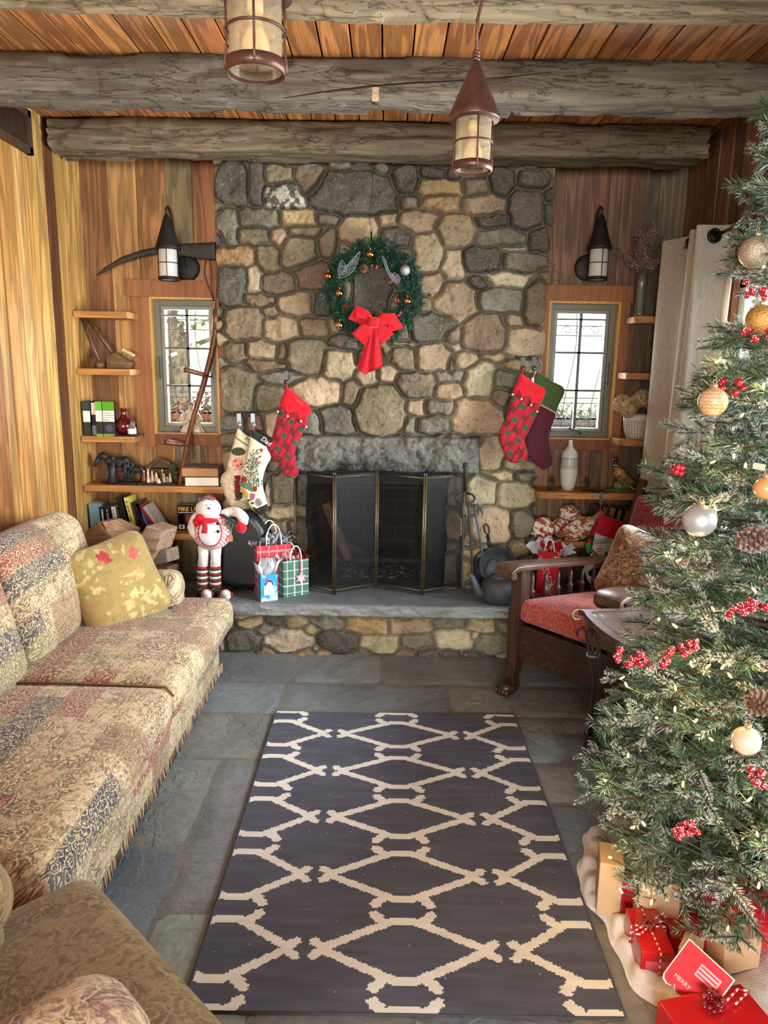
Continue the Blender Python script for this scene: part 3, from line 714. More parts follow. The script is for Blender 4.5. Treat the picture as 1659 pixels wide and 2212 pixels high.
# the chimney's returns
mb = MB(tuple(MORT)); mb.box((-.872, YF+.004, .2), (-.85, YB, 2.6)); mb.box((.795, YF+.004, .2), (.815, YB, 2.6))
mb.box((-.872, YF+.004, 2.5), (.815, YB+.05, 2.6)); mb.build('chimney_return', 'stone', fp)
# lintel slab
def rock(name, parent, x0, x1, z0, z1, yf, yb, amp, col, mat, seed, res=.006, sag=0):
    xs = np.arange(x0, x1+res, res); nz = int((z1-z0)/res)+1; zs = np.linspace(z0, z1, nz); X, Z = np.meshgrid(xs, zs, indexing='ij')
    e = np.minimum(np.minimum(X-x0, x1-X), np.minimum(Z-z0, z1-Z)); r_ = np.clip(e/.02, 0, 1); ed = (1-(1-r_)**2)**.5
    a = fbm(X, Z*1.5, 5, seed, 5); rid = np.abs(a-.5)*2
    y = yf + (1-ed)*.03 - (a-.5)*amp - np.floor(a*9)/9*amp*.5 + (fbm(X, Z, 30, seed+1, 3)-.5)*amp*.35
    Zw = Z + (1-ed)*0 + (vnoise(X, X*0, 6, seed)-.5)*.02*(Z < (z0+z1)/2)*sag
    C = np.array(col)*(1+(fbm(X, Z, 6, seed+2)-.5)[..., None]*.7)
    soot = np.clip((z0+.1-Z)/.1, 0, 1)*np.clip(1-((X-(x0+x1)/2)/((x1-x0)*.5))**2, 0, 1)*fbm(X, Z, 7, 3)*2.0*(1 if sag else 0)
    C = C*(1-np.clip(soot, 0, .8)[..., None])
    n0, n1 = X.shape; V = np.stack([X, y, Zw], -1).reshape(-1, 3); idx = np.arange(X.size).reshape(X.shape)
    Fq = np.stack([idx[:-1, :-1], idx[1:, :-1], idx[1:, 1:], idx[:-1, 1:]], -1).reshape(-1, 4)
    ring = list(idx[:, 0]) + list(idx[-1, 1:]) + list(idx[:-1, -1][::-1]) + list(idx[0, 1:-1][::-1]); b = len(V)
    Vb = V[ring].copy(); Vb[:, 1] = yb; m = len(ring); Fr = [[ring[i], b+i, b+(i+1) % m, ring[(i+1) % m]] for i in range(m)]
    V = np.concatenate([V, Vb]); C = np.concatenate([C.reshape(-1, 3), C.reshape(-1, 3)[ring]])
    return np_obj(name, V, Fq.tolist()+Fr+[list(range(b, b+m))], mat, parent, C, True)
rock('lintel_stone', fp, -.485, .51, .94, 1.128, 3.905, 4.05, .085, S(92, 91, 84), 'stone', 4, sag=1)
# firebox
mb = MB(S(60, 56, 50)); D = .5
pb = [(OPX0-.01, YF+.02), (-.28, YF+D), (.2, YF+D), (OPX1+.01, YF+.02)]
for (a, b) in zip(pb[:-1], pb[1:]):
    mb.add([(a[0], a[1], HZ), (b[0], b[1], HZ), (b[0], b[1], 1.25), (a[0], a[1], 1.25)], [(0, 1, 2, 3)])
mb.add([(pb[0][0], pb[0][1], 1.2), (pb[1][0], pb[1][1], 1.2), (pb[2][0], pb[2][1], 1.2), (pb[3][0], pb[3][1], 1.2)], [(0, 1, 2, 3)])
mb.box((OPX0-.06, YF, HZ), (OPX0-.012, YF+.1, 1.2)); mb.box((OPX1+.012, YF, HZ), (OPX1+.06, YF+.1, 1.2))
mb.build('firebox', 'fire_brick', fp)
mb = MB(S(22, 21, 20)); mb.box((OPX0, YF+.03, .855), (OPX1, YF+.05, .96)); mb.box((-.25, YF+.2, .8), (.2, YF+.46, .82)); mb.build('smoke_guard', 'iron', fp)
mb = MB(S(74, 72, 68)); mb.box((OPX0-.02, YF-.04, HZ-.02), (OPX1+.02, YF+D+.01, HZ+.004)); 
rr = random.Random(2)
for k in range(260):
    s_ = rr.uniform(.004, .013); mb.ell((rr.uniform(-.3, .24), rr.uniform(YF+.12, YF+.45), HZ+.006), (s_*1.4, s_, s_*.5), S(*[rr.choice((40, 70, 110, 140))]*3), 6)
mb.build('ash_bed', 'stone', fp)
# inner jamb stones on the right of the opening
# hearth slab and stone base
def slab(name, parent, x0, x1, y0, y1, z0, z1, seed):
    res = .012; xs = np.arange(x0, x1+res, res); prof = [(y1, z1)] + [(y, z1) for y in np.linspace(y1-.02, y0+.006, 24)] + [(y0, z1-.004)] + [(y0, z) for z in np.linspace(z1-.010, z0+.004, 9)] + [(y0+.006, z0), (y1, z0)]
    X, k = np.meshgrid(xs, range(len(prof)), indexing='ij'); P = np.array(prof)[k]; Y = P[..., 0]; Z = P[..., 1]
    fr = (k >= 26) & (k < 36); Y = Y + np.where(fr, (fbm(X, Z*2.5, 16, seed, 4)-.5)*.022, 0); Z = Z + np.where((k > 1) & (k < 25), (fbm(X, Y, 5, seed+1)-.5)*.004, 0)
    V = np.stack([X, Y, Z], -1).reshape(-1, 3); i = np.arange(X.size).reshape(X.shape); Fq = np.stack([i[:-1, :-1], i[:-1, 1:], i[1:, 1:], i[1:, :-1]], -1).reshape(-1, 4)
    C = np.array(S(112, 118, 122))*(1+(fbm(X, Y+Z, 3, seed)-.5)*.3)[..., None]; C = np.where(fr[..., None], np.array(S(128, 132, 130)), C)
    so = np.clip(1-((X+.04)/.42)**2, 0, 1)*np.clip((Y-3.72)/.2, 0, 1)*.45*fbm(X, Y, 9, 3)*1.6; C = C*(1-np.clip(so, 0, .7))[..., None]
    return np_obj(name, V, Fq, 'bluestone', parent, C.reshape(-1, 3), True, np.full(len(V), .3))
he = thing('hearth', 'raised hearth of bluestone slab on a rounded fieldstone base', 'hearth', (0, 3.8, 0))
slab('hearth_slab', he, XL, XR, 3.605, 4.145, .222, HZ, 3)
C_ = """545,1345,32,11,t 590,1343,22,12,d 640,1345,22,13,t 712,1345,38,15,g 794,1352,43,20,o 885,1353,44,20,t 972,1345,38,15,g 1044,1352,31,17,t 1091,1353,16,12,t 527,1387,35,22,d 624,1388,52,22,l 728,1387,46,24,d
823,1392,40,19,l 903,1388,36,17,g 982,1387,39,22,l 1068,1392,36,22,g 684,1401,8,6,l 1030,1379,7,6,l 1120,1350,18,14,g 1125,1390,22,20,b 470,1350,30,16,b 450,1390,30,20,g"""
st = []
for ln in C_.split():
    x, y, w_, h_, c = ln.split(','); p = WY(float(x), float(y), 3.64); k = (3.64*cos(TH)+(CH-p.z)*sin(TH))/F; st.append((p.x, p.z, float(w_)*k, float(h_)*k, 0, c))
field('hearth_base', he, XL, XR, -.005, .23, st, 3.665, hmax=.035, seed=5, outer=0, maxr=.06)
# ---------------- windows in the back wall
def casement(name, hole, cas, glass_x, seed, mirror=False):
    x0, x1, z0, z1 = hole; w = thing(name, kind='structure', loc=((x0+x1)/2, YB, z0))
    TW = S(152, 98, 58); mb = MB(TW); y0 = YB-.018
    cl, cr, ct, cb_ = cas
    mb.wv = .1; mb.box((cl-.012, y0-.006, z1+.0), (cr+.012, YB, ct), TW, .002); mb.wv = .5; mb.box((cl, y0, cb_), (x0, YB, z1), TW, .002); mb.wv = .7; mb.box((x1, y0, cb_), (cr, YB, z1), TW, .002)
    mb.wv = .9; mb.box((x0, y0+.004, cb_+.01), (x1, YB, z0), S(132, 78, 44), .002); mb.build('casing', 'trim_wood', w)
    J = S(214, 168, 96); mb = MB(J); yd = YB+.085
    mb.box((x0-.001, y0+.002, z0), (x0+.012, yd, z1)); mb.box((x1-.012, y0+.002, z0), (x1+.001, yd, z1)); mb.box((x0+.012, y0+.003, z1-.012), (x1-.012, yd-.001, z1+.001)); mb.box((x0+.012, y0-.002, z0-.001), (x1-.012, yd-.001, z0+.008), S(190, 150, 100))
    mb.build('jamb', 'trim_wood', w)
    x0 += .012; x1 -= .012; z0 += .008; z1 -= .012
    FR = S(112, 110, 92); 
    def frame(nm, a, b, c, d, t, ya, yb, col):
        m = MB(col); m.box((a, ya, c), (a+t, yb, d)); m.box((b-t, ya, c), (b, yb, d)); m.box((a+t, ya, d-t), (b-t, yb, d)); m.box((a+t, ya, c), (b-t, yb, c+t)); return m.build(nm, 'plastic', w, bevel=.002)
    frame('outer_frame', x0, x1, z0, z1, .03, YB+.03, YB+.1, FR); frame('sash', x0+.03, x1-.03, z0+.03, z1-.03, .02, YB+.045, YB+.085, S(140, 140, 124))
    gx0, gx1, gz0, gz1 = x0+.05, x1-.05, z0+.05, z1-.05
    m = MB((1, 1, 1)); m.box((gx0, YB+.062, gz0), (gx1, YB+.066, gz1)); m.build('pane', 'glass', w)
    m = MB(S(84, 92, 88)); xm = (gx0+gx1)/2; m.box((xm-.008, YB+.055, gz0), (xm+.008, YB+.073, gz1))
    for q in (.355, .685): zz = gz0+(gz1-gz0)*(q-.02); m.box((gx0, YB+.055, zz-.006), (gx1, YB+.073, zz+.006))
    m.box((gx0, YB+.055, gz1-.035), (gx1, YB+.073, gz1-.026)); m.build('muntin', 'plastic', w)
    m = MB(S(96, 100, 92)); s_ = -1 if mirror else 1; cx = (x0+x1)/2 + (-.05 if not mirror else .03)
    m.box((cx-.04, YB+.02, z0+.002), (cx+.05, YB+.045, z0+.022), None, .004); m.tube([(cx, YB+.02, z0+.02), (cx+.02*s_, YB+.0, z0+.04), (cx+.06*s_, YB-.005, z0+.045), (cx+.075*s_, YB-.01, z0+.06)], .006, 8); m.build('crank_handle', 'plastic', w)
    m = MB(S(60, 60, 54)); xx = x0+.022 if not mirror else x1-.022; m.box((xx-.006, YB+.018, z0+.3), (xx+.006, YB+.032, z0+.42), None, .003); m.build('latch', 'plastic', w)
    return w
casement('window_1', W1, (-1.40, -.845, 1.94, 1.03), None, 1); casement('window_2', W2, (.80, 1.325, 1.945, 1.04), None, 2, True)
# window in the right wall
w3 = thing('window_3', kind='structure', loc=(XR, 2.3, W3[2])); y0, y1, z0, z1 = W3
m = MB(S(150, 92, 56)); m.box((XR-.02, y0-.09, z1), (XR, y1+.09, z1+.1), None, .002); m.box((XR-.018, y0-.08, z0-.08), (XR, y0, z1), None, .002); m.box((XR-.018, y1, z0-.08), (XR, y1+.08, z1), None, .002); m.box((XR-.018, y0, z0-.08), (XR, y1, z0), None, .002); m.build('casing', 'trim_wood', w3)
m = MB(S(176, 174, 160))
for a in (y0, (y0+y1)/2-.03, y1-.06): m.box((XR+.01, a, z0), (XR+.07, a+.06, z1))
m.box((XR+.01, y0, z0), (XR+.07, y1, z0+.06)); m.box((XR+.01, y0, z1-.06), (XR+.07, y1, z1)); m.build('window_frame', 'plastic', w3, bevel=.003)
m = MB((1, 1, 1)); m.box((XR+.04, y0+.05, z0+.05), (XR+.044, y1-.05, z1-.05)); m.build('pane', 'glass', w3)
# glazed doorway behind the camera
w4 = thing('window_4', kind='structure', loc=(0, -3.3, WR[2])); m = MB(S(150, 92, 56))
for a in (-1.3, -.45, .39, 1.24): m.box((a, -3.34, WR[2]), (a+.06, -3.26, WR[3]))
m.box((-1.3, -3.34, WR[2]), (1.3, -3.26, WR[2]+.06)); m.box((-1.3, -3.34, WR[3]-.06), (1.3, -3.26, WR[3])); m.build('window_frame', 'trim_wood', w4)
m = MB((1, 1, 1)); m.box((-1.28, -3.305, WR[2]), (1.28, -3.3, WR[3])); m.build('pane', 'glass', w4)

# ---------------- shelves
SW = S(186, 128, 68)
def shelf(nm, label, pts, z, th, col=SW, group=None, cat='shelf'):
    mb = MB(col); mb.wv = random.random(); mb.prism([(x, y, z-th) for x, y in pts], (0, 0, th))
    o = one(mb, nm, 'wood_x', label, cat, group, bevel=.002); return o
zc = [1.757, 1.462, 1.104]
zL, zL2 = .838, .572; ZR, ZR2 = .838, .562
yS = 3.945
names = ['topmost small corner shelf left of the left window, holding nothing', 'small left corner shelf holding the weathered wooden tools', 'small left corner shelf holding field guides and a red glass jug']
for z, l in zip(zc, names): shelf('corner_shelf', l, [(XL+.01, yS), (-1.36, yS), (-1.36, YB-.02), (XL+.01, YB-.008)], z, .033)
shelf('wall_shelf', 'long upper plank shelf under the left window, holding statues', [(XL+.01, 3.935), (-.80, 3.935), (-.80, YB-.008), (XL+.01, YB-.008)], zL, .035)
shelf('wall_shelf', 'long lower plank shelf on the left holding the row of books', [(XL+.01, 3.94), (-.80, 3.94), (-.80, YB-.008), (XL+.01, YB-.008)], zL2, .035)
def quarter(x0, x1, y0, y1, r): return [(x1, y0), (x1, y1), (x0, y1)] + [(x0 + r - r*cos(t), y0 + r - r*sin(t)) for t in np.linspace(0, pi/2, 7)]
for px, yz, l in ((1365, 1.775, 'topmost small rounded shelf in the right corner, under the glass vase'), (1357, 1.483, 'middle small rounded shelf in the right corner, holding nothing'), (1352, 1.128, 'small rounded right corner shelf under the wire-checked flower basket')):
    shelf('corner_shelf', l, quarter(WY(px, 800, yS).x, XR-.01, yS, YB-.008, .05), yz, .033)
shelf('wall_shelf', 'long upper plank shelf under the right window, holding the white vase', quarter(.83, XR-.01, 3.925, YB-.008, .06), ZR, .035)
shelf('wall_shelf', 'long lower plank shelf on the right holding the cloth bundles', quarter(.845, XR-.01, 3.935, YB-.008, .05), ZR2, .033)
# heating vent high on the left wall
v = thing('wall_vent', 'dark brown louvered vent high on the golden left wall', 'vent', (XL+.01, 3.42, 2.4))
m = MB(S(84, 62, 48)); ya, yb, za, zb = 3.22, 3.585, 2.415, 2.60
m.box((XL+.004, ya, za), (XL+.028, yb, za+.03)); m.box((XL+.004, ya, zb-.03), (XL+.028, yb, zb)); m.box((XL+.004, ya, za), (XL+.028, ya+.03, zb)); m.box((XL+.004, yb-.03, za), (XL+.028, yb, zb)); m.build('vent_frame', 'iron', v)
m = MB(S(78, 58, 44))
for y in np.arange(ya+.04, yb-.03, .016): m.box((XL+.006, y, za+.02), (XL+.022, y+.006, zb-.02))
m.box((XL+.0065, ya, za), (XL+.008, yb, zb), S(16, 12, 10)); m.build('louvers', 'iron', v)
# ---------------- garden seen through the panes
def grille(nm, x0, x1, label, mirror):
    m = MB(S(104, 100, 96)); y = YB+.24; s_ = -1 if mirror else 1
    for z in (1.12, 1.30, 1.33, 1.69, 1.745, 1.86): m.tube([(x0, y, z), (x1, y, z)], .0028, 6)
    n = 3
    for k in range(n):
        x = x0+(x1-x0)*(k+.5)/n
        pts = []
        for t in np.linspace(0, 1, 22):
            z = 1.05+t*.85; pts.append((x + s_*(.02*sin(t*2*pi)-.03*t+.02), y - .05*sin(t*pi)**2, z))
        m.tube(pts, .0026, 6)
        for zc_, rr_ in ((1.717, .030), (1.22, .05)):
            for sg in (-1, 1):
                c = (x+sg*rr_*1.15, zc_); p = [(c[0]+sg*rr_*(1-t*.8)*cos(t*7), y-.02, c[1]+rr_*(1-t*.8)*sin(t*7)) for t in np.linspace(0, 1, 20)]; m.tube(p, .0022, 5)
    return one(m, 'window_grille', 'iron', label, 'iron grille')
grille('g', W1[0]-.05, W1[1]+.1, 'scrolled wrought iron grille outside the left window', False); grille('g', W2[0]-.05, W2[1]+.05, 'scrolled wrought iron grille outside the right window', True)
def planter(x0, x1, label, leaf, seed, bc=S(176, 128, 108)):
    t = thing('planter_box', label, 'planter', ((x0+x1)/2, YB+.36, .98)); m = MB(bc); m.box((x0, YB+.28, .98), (x1, YB+.45, 1.2)); 
    for x in np.arange(x0, x1, .03): m.box((x, YB+.272, .99), (x+.015, YB+.28, 1.17))
    m.box((x0-.01, YB+.26, 1.17), (x1+.01, YB+.46, 1.2)); m.build('box', 'bark', t)
    m = MB(); r = random.Random(seed)
    for k in range(420):
        c = Vector((r.uniform(x0, x1), YB+.36+r.uniform(-.1, .08), 1.2+abs(r.gauss(0, .04)))); a = Vector((r.uniform(-1, 1), r.uniform(-1, 1), r.uniform(-.2, 1))).normalized()*r.uniform(.015, .03); b = a.orthogonal().normalized()*a.length*.45
        m.add([c, c+a*.5+b, c+a, c+a*.5-b], [(0, 1, 2, 3)], vary(r.choice(leaf), .25, r))
    o = m.build('leaves', 'plant', t); o['kind'] = 'stuff'
planter(W1[0]-.02, W1[1]+.1, 'terracotta coloured window box of fallen leaves outside the left window', [S(190, 110, 90), S(120, 80, 60), S(160, 140, 130), S(110, 130, 80)], 3)
planter(W2[0]-.1, W2[1]+.05, 'weathered window box outside the right window', [S(150, 160, 130), S(176, 172, 150)], 4, S(168, 164, 168))
m = MB(S(150, 158, 120)); m.box((-30, 4.6, -.5), (30, 60, -.3)); tag(one(m, 'lawn', 'plant', 'pale sunlit lawn beyond the back windows', 'lawn'), kind='structure')
def bare_tree(x, y, h, label, seed, cols):
    t = thing('garden_tree', label, 'tree', (x, y, -.3)); r = random.Random(seed); m = MB(S(120, 106, 92)); m.tube([(x, y, -.3), (x+.1, y, h*.4), (x, y, h*.8)], [.16, .11, .04], 8)
    tips = []
    for k in range(16):
        z = h*(.25+.7*k/16); a = r.uniform(0, 6.28); L = r.uniform(.6, 1.3)*(1.3-k/16); e = Vector((x+cos(a)*L, y+sin(a)*L, z+L*.7)); m.tube([(x, y, z), ((x+e.x)/2, (y+e.y)/2, z+.2), e], [.04, .025, .008], 6); tips.append(e)
    m.build('trunk', 'bark', t); m = MB()
    for k in range(2600):
        e = r.choice(tips); c = e + Vector((r.gauss(0, .35), r.gauss(0, .35), r.gauss(0, .35))); a = Vector((r.uniform(-1, 1), r.uniform(-1, 1), r.uniform(-1, 1))).normalized()*.09; b = a.orthogonal().normalized()*.04
        m.add([c, c+a*.5+b, c+a, c+a*.5-b], [(0, 1, 2, 3)], vary(r.choice(cols), .2, r))
    o = m.build('leaves', 'plant', t); o['kind'] = 'stuff'
bare_tree(-2.6, 9, 4.2, 'pale leafy tree beyond the left window', 5, [S(200, 200, 170), S(170, 180, 140), S(220, 205, 180)])
bare_tree(-5.4, 13.5, 4.5, 'tall pale tree farthest left beyond the window', 6, [S(190, 196, 170), S(160, 170, 130)])
# ------------------------------------------------------------------ rug
def rug():
    x0, x1, y0, y1 = -.455, .583, 1.452, 2.966; res = .0045
    t = thing('area_rug', 'charcoal rug with cream diamond trellis lying on the slate floor', 'rug', ((x0+x1)/2, (y0+y1)/2, .002))
    nx = int((x1-x0)/res); ny = int((y1-y0)/res); X, Y = np.meshgrid(np.linspace(x0, x1, nx+1), np.linspace(y0, y1, ny+1), indexing='ij')
    xc = X[:-1, :-1]+res/2; yc = Y[:-1, :-1]+res/2
    wl = np.abs(vnoise(yc*0+np.floor(yc/.008)*.37, xc*0, 1, 2)-.5)*.006
    xq = xc + np.where((np.floor(yc/.0085) % 2) == 0, .0022, -.0022)
    M = np.zeros(xc.shape, bool)
    def seg(ax, ay, bx, by, hw):
        dx, dy = bx-ax, by-ay; L = dx*dx+dy*dy; tt = np.clip(((xq-ax)*dx+(yc-ay)*dy)/L, 0, 1); M[np.hypot(xq-ax-tt*dx, (yc-ay-tt*dy)) < hw] = True
    P = .2835; cy0 = 2.918
    nodes = {0: -.19, 1: .332}
    for k in range(-1, 6):
        cy_ = cy0-k*P
        for cx in (-.405, .07, .54):
            for sg in (1, -1):          # band above and below each lens
                seg(cx-.03, cy_+sg*.043, cx+.03, cy_+sg*.043, .013)
                for d in (-1, 1):
                    n = min((v for v in (-.713, -.19, .332, .855) if (v-cx)*d > 0), key=lambda v: abs(v-cx)); ex_ = n-d*.045
                    seg(cx+d*.026, cy_+sg*.042, ex_, cy_+sg*(P/2-.003), .0130)
                    seg(cx+d*.052, cy_+sg*.050, cx+d*.078, cy_+sg*.020, .0150)
        for n in (-.19, .332):
            for d in (-1, 1):
                for sg in (-1, 1): seg(n+d*.052, cy_-P/2, n+d*.024, cy_-P/2+sg*.024, .0135)
    D = np.array(S(86, 88, 100)); L_ = np.array(S(224, 220, 210))
    n1 = fbm(xc*.15, yc, 60, 2, 3); n2 = fbm(xc, yc, 5, 3, 3); k = (1+(n1-.5)*.5+(n2-.5)*.25)[..., None]
    C = np.where(M[..., None], L_*(1+(n1-.5)[..., None]*.2), D*k)
    fleck = (RNG.random(xc.shape) < .0012) & ~M; C[fleck] = S(150, 148, 145)
    # cells: each weave cell keeps its own colour
    Vx = X + (fbm(Y, X*0, 3, 5)-.5)*.012*np.abs((X-x0)/(x1-x0)-.5)*2
    Z = .012 + (fbm(X, Y, 5, 6)-.5)*.003
    V = np.stack([Vx, Y, Z], -1); idx = np.arange(X.size).reshape(X.shape)
    q = np.stack([idx[:-1, :-1], idx[1:, :-1], idx[1:, 1:], idx[:-1, 1:]], -1).reshape(-1, 4); VV = V.reshape(-1, 3)[q.ravel()]
    o = np_obj('pile', VV, np.arange(len(VV)).reshape(-1, 4), 'rug_wool', t, np.repeat(C.reshape(-1, 3), 4, 0))
    m = MB(S(70, 66, 72)); m.box((x0, y0, .002), (x1, y1, .0105)); m.build('backing', 'cloth', t)
    for xx in (x0-.001, x1+.001): m = MB(S(74, 72, 78)); m.tube([(xx + (float(fbm(y, 0, 3, 5))-.5)*.012, y, .0075) for y in np.linspace(y0, y1, 60)], .006, 6); m.build('edge_binding', 'cloth', t)
nt_ = NT('rug_wool', .95, 0, .1); nt_.base(nt_.attr()); nt_.bump(nt_.noise(nt_.coord((1, .35, 1)), 500, 2), .5, .002); MATS['rug_wool'] = nt_.m
rug()

# ------------------------------------------------------------------ sofa
sf = thing('sofa', 'long tapestry sofa in faded reds and tans along the left wall', 'sofa', (-1.15, 2.35, 0))
sz_ = .40
multi('seat_cushion', 'tapestry_y', sf, [((-1.085, 2.79, .325), (.74, .83, .16), .055, (.0, 0, .025)), ((-.855, 3.02, .325), (.29, .72, .16), .06, (0, 0, .015))])
multi('seat_cushion', 'tapestry_y', sf, [((-1.085, 1.945, .325), (.74, .85, .165), .055, (.0, 0, .028)), ((-.85, 1.76, .325), (.28, .72, .165), .065, (0, 0, .015))])
# leaning back cushions
def backc(y0, y1):
    R = Matrix.Rotation(radians(-14), 3, 'Y'); return rb('back_cushion', 'tapestry_y', sf, (-1.395, (y0+y1)/2, .60), (.2, y1-y0, .50), .085, 16, (.03, 0, .012), R)
backc(2.50, 3.21); backc(1.70, 2.495)
multi('frame', 'tapestry_y', sf, [((-1.50, 2.35, .45), (.2, 2.0, .72), .09, (0, 0, .02)), ((-1.13, 2.38, .16), (.70, 1.96, .25), .04, (.01, 0, 0))])
for a in (3.27, 1.46):
    m = MB(); o = multi('arm', 'tapestry_x', sf, [((-1.215, a, .35), (.56, .15, .40), .05, (0, 0, 0)), ((-1.215, a, .47), (.57, .19, .15), .072, (0, 0, 0))])
# piping
m = MB(S(104, 82, 60))
def pipe(pts, r=.006): m.tube(spline(pts, 4) if False else pts, r, 6)
for (y0, y1, yf0) in ((2.385, 3.19, 3.36), (1.54, 2.36, 1.42)): pass
m.tube([(-1.40, 2.37, sz_), (-1.1, 2.37, sz_+.002), (-.75, 2.37, sz_-.006), (-.722, 2.37, sz_-.04)], .005, 6)

m.build('piping', 'cloth', sf)
# skirt panel and fringe
m = MB(S(176, 150, 116))
r = random.Random(4)
for y in np.arange(1.42, 3.36, .0075): m.tube([(-.779+r.uniform(-.002, .002), y, .068), (-.777+r.uniform(-.003, .003), y+r.uniform(-.003, .003), .028+r.uniform(-.004, .004))], .0032, 4, r.choice([S(196, 174, 136), S(120, 88, 66), S(90, 90, 90), S(170, 140, 110)]))
fr = m.build('fringe', 'cloth', sf); fr['kind'] = 'stuff'
for y in (1.5, 3.28):
    for x in (-.84, -1.45): m = MB(S(90, 56, 34)); m.lathe([(.02, 0), (.03, .03), (.022, .07)], (x, y, 0), 12); m.build('foot', 'wood_dark', sf)

# yellow floral pillow on the sofa
def floralcol(base, seed, fl, dens=1.0):
    def f(u, w):
        n = fbm(u, w, 14, seed, 3); C = np.array(base)*(1+(n-.5)[:, None]*.3); rr = random.Random(seed)
        lf = vnoise(u, w, 70, seed+1); C = np.where(((lf > .62) & (fbm(u, w, 8, seed+4) > .5))[:, None], np.array(S(188, 168, 114)), C)
        C = np.where(((vnoise(u, w, 60, seed+5) > .8) & (fbm(u, w, 6, seed+6) > .5))[:, None], np.array(S(140, 130, 70)), C)
        for (cx, cz, r_, col) in fl:
            a = np.arctan2(w-cz, u-cx); d = np.hypot(u-cx, w-cz); pet = r_*(.8+.12*np.cos(a*6+cx*50)+.5*(vnoise(u, w, 70, 3)-.5)); C = np.where((d < pet)[:, None], np.array(col)*(.85+.8*vnoise(u, w, 90, 5))[:, None], C)
        return C
    return f
PY = S(158, 134, 82)
# pillow frame: leans against sofa back near the far arm
o_ = Vector((-1.07, 3.0, .415)); nrm = Vector((.62, -.68, .40)).normalized(); eu = Vector((.74, .67, 0)).normalized(); eu = (eu - nrm*eu.dot(nrm)).normalized(); ev = nrm.cross(eu).normalized()
if ev.z < 0: ev = -ev
R12 = Matrix.Rotation(radians(13), 3, nrm); eu = R12 @ eu; ev = R12 @ ev
def square(s_, c=.86, n=7):
    out = []
    for k in range(64):
        a = 2*pi*k/64; r_ = (abs(cos(a))**7+abs(sin(a))**7)**(-1/7)*(1+.035*(abs(sin(2*a))**6)-.02*(1-abs(sin(2*a)))); out.append((s_/2*r_*cos(a)*.97, s_/2*r_*sin(a)*.97))
    return out
Y_ = [(-.03, .12, .033, S(160, 60, 60)), (.09, .09, .028, S(170, 80, 72)), (.08, .0, .03, S(204, 140, 96)), (-.12, .0, .018, S(196, 150, 100)), (.02, -.07, .025, S(206, 176, 110))]
tp = thing('throw_pillow', 'yellow floral square pillow leaning in the far corner of the sofa', 'pillow', o_)
ctr = o_ + ev*.168
pil = relief('cover', 'velvet', tp, [(x*1.0, y*1.0) for x, y in square(.385)], (ctr, eu, ev), .075, .17, .005, floralcol(PY, 2, Y_))
m = MB(S(150, 124, 70)); m.tube([ctr + eu*x + ev*y for x, y in square(.385)], .005, 6, closed=True); m.build('piping', 'cloth', tp)

# split firewood stacked behind the sofa
def fire(pts, Y0, dy, label, c1, nm='firewood_piece', mat='wood_x'):
    m = MB(c1); q = [WY(a, b, Y0) for a, b in pts]; m.wv = random.random(); m.prism(q, (0.02, dy, -.02)); o = one(m, nm, mat, label, 'firewood', 'split firewood stacked behind the sofa', bevel=.003); return o
fire([(184, 1150), (210, 1127), (236, 1160), (228, 1200), (190, 1200)], 3.55, .2, 'dark-barked split log behind the sofa back, nearest the left wall', S(110, 76, 48))
fire([(220, 1128), (266, 1150), (262, 1200), (226, 1200), (236, 1158)], 3.57, .2, 'pale pinkish split log behind the yellow pillow', S(196, 158, 124))
fire([(316, 1136), (351, 1148), (338, 1190), (322, 1215), (290, 1180)], 3.5, .2, 'pale grey-brown split log tilted at the right of the firewood heap', S(166, 136, 110))
fire([(330, 1192), (358, 1186), (362, 1215), (330, 1222)], 3.55, .15, 'short grey log end lying low beside the far sofa arm', S(130, 116, 96))
fire([(200, 1202), (285, 1204), (285, 1262), (200, 1262)], 3.64, .16, 'broad split log at the bottom of the heap, mostly hidden by the yellow pillow', S(120, 92, 66))
fire([(290, 1222), (362, 1224), (360, 1268), (292, 1268)], 3.64, .14, 'low brown log at the bottom of the heap beside the far sofa arm', S(104, 82, 60))

# ------------------------------------------------------------------ foreground armchair
ac = thing('armchair', 'olive brown paisley upholstered armchair at the bottom left corner', 'armchair', (-.35, 1.12, 0), (0, 0, radians(45.8)))
def L(name, mat, blocks): return multi(name, mat, ac, blocks, local=True)
L('seat_cushion', 'paisley', [((-.36, .03, .385), (.72, .60, .13), .05, (0, 0, .03)), ((-.13, .0, .385), (.27, .76, .13), .055, (0, 0, .008))])
L('arm', 'paisley', [((-.50, .31, .33), (.6, .16, .46), .06, (0, 0, 0)), ((-.49, .31, .55), (.62, .2, .15), .072, (0, 0, 0))])
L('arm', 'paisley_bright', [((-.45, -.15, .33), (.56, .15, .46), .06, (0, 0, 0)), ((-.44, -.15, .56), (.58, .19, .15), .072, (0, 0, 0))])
L('backrest', 'paisley', [((-.86, .05, .55), (.2, .8, .86), .09, (.02, 0, 0))])
L('base', 'paisley', [((-.44, .03, .22), (.84, .68, .2), .04, (0, 0, 0))])
for x in (-.1, -.85):
    for y in (-.25, .32): m = MB(S(70, 44, 28)); m.lathe([(.018, 0), (.028, .05), (.024, .13)], (x, y, 0), 12); m.build('foot', 'wood_dark', ac, local=True)

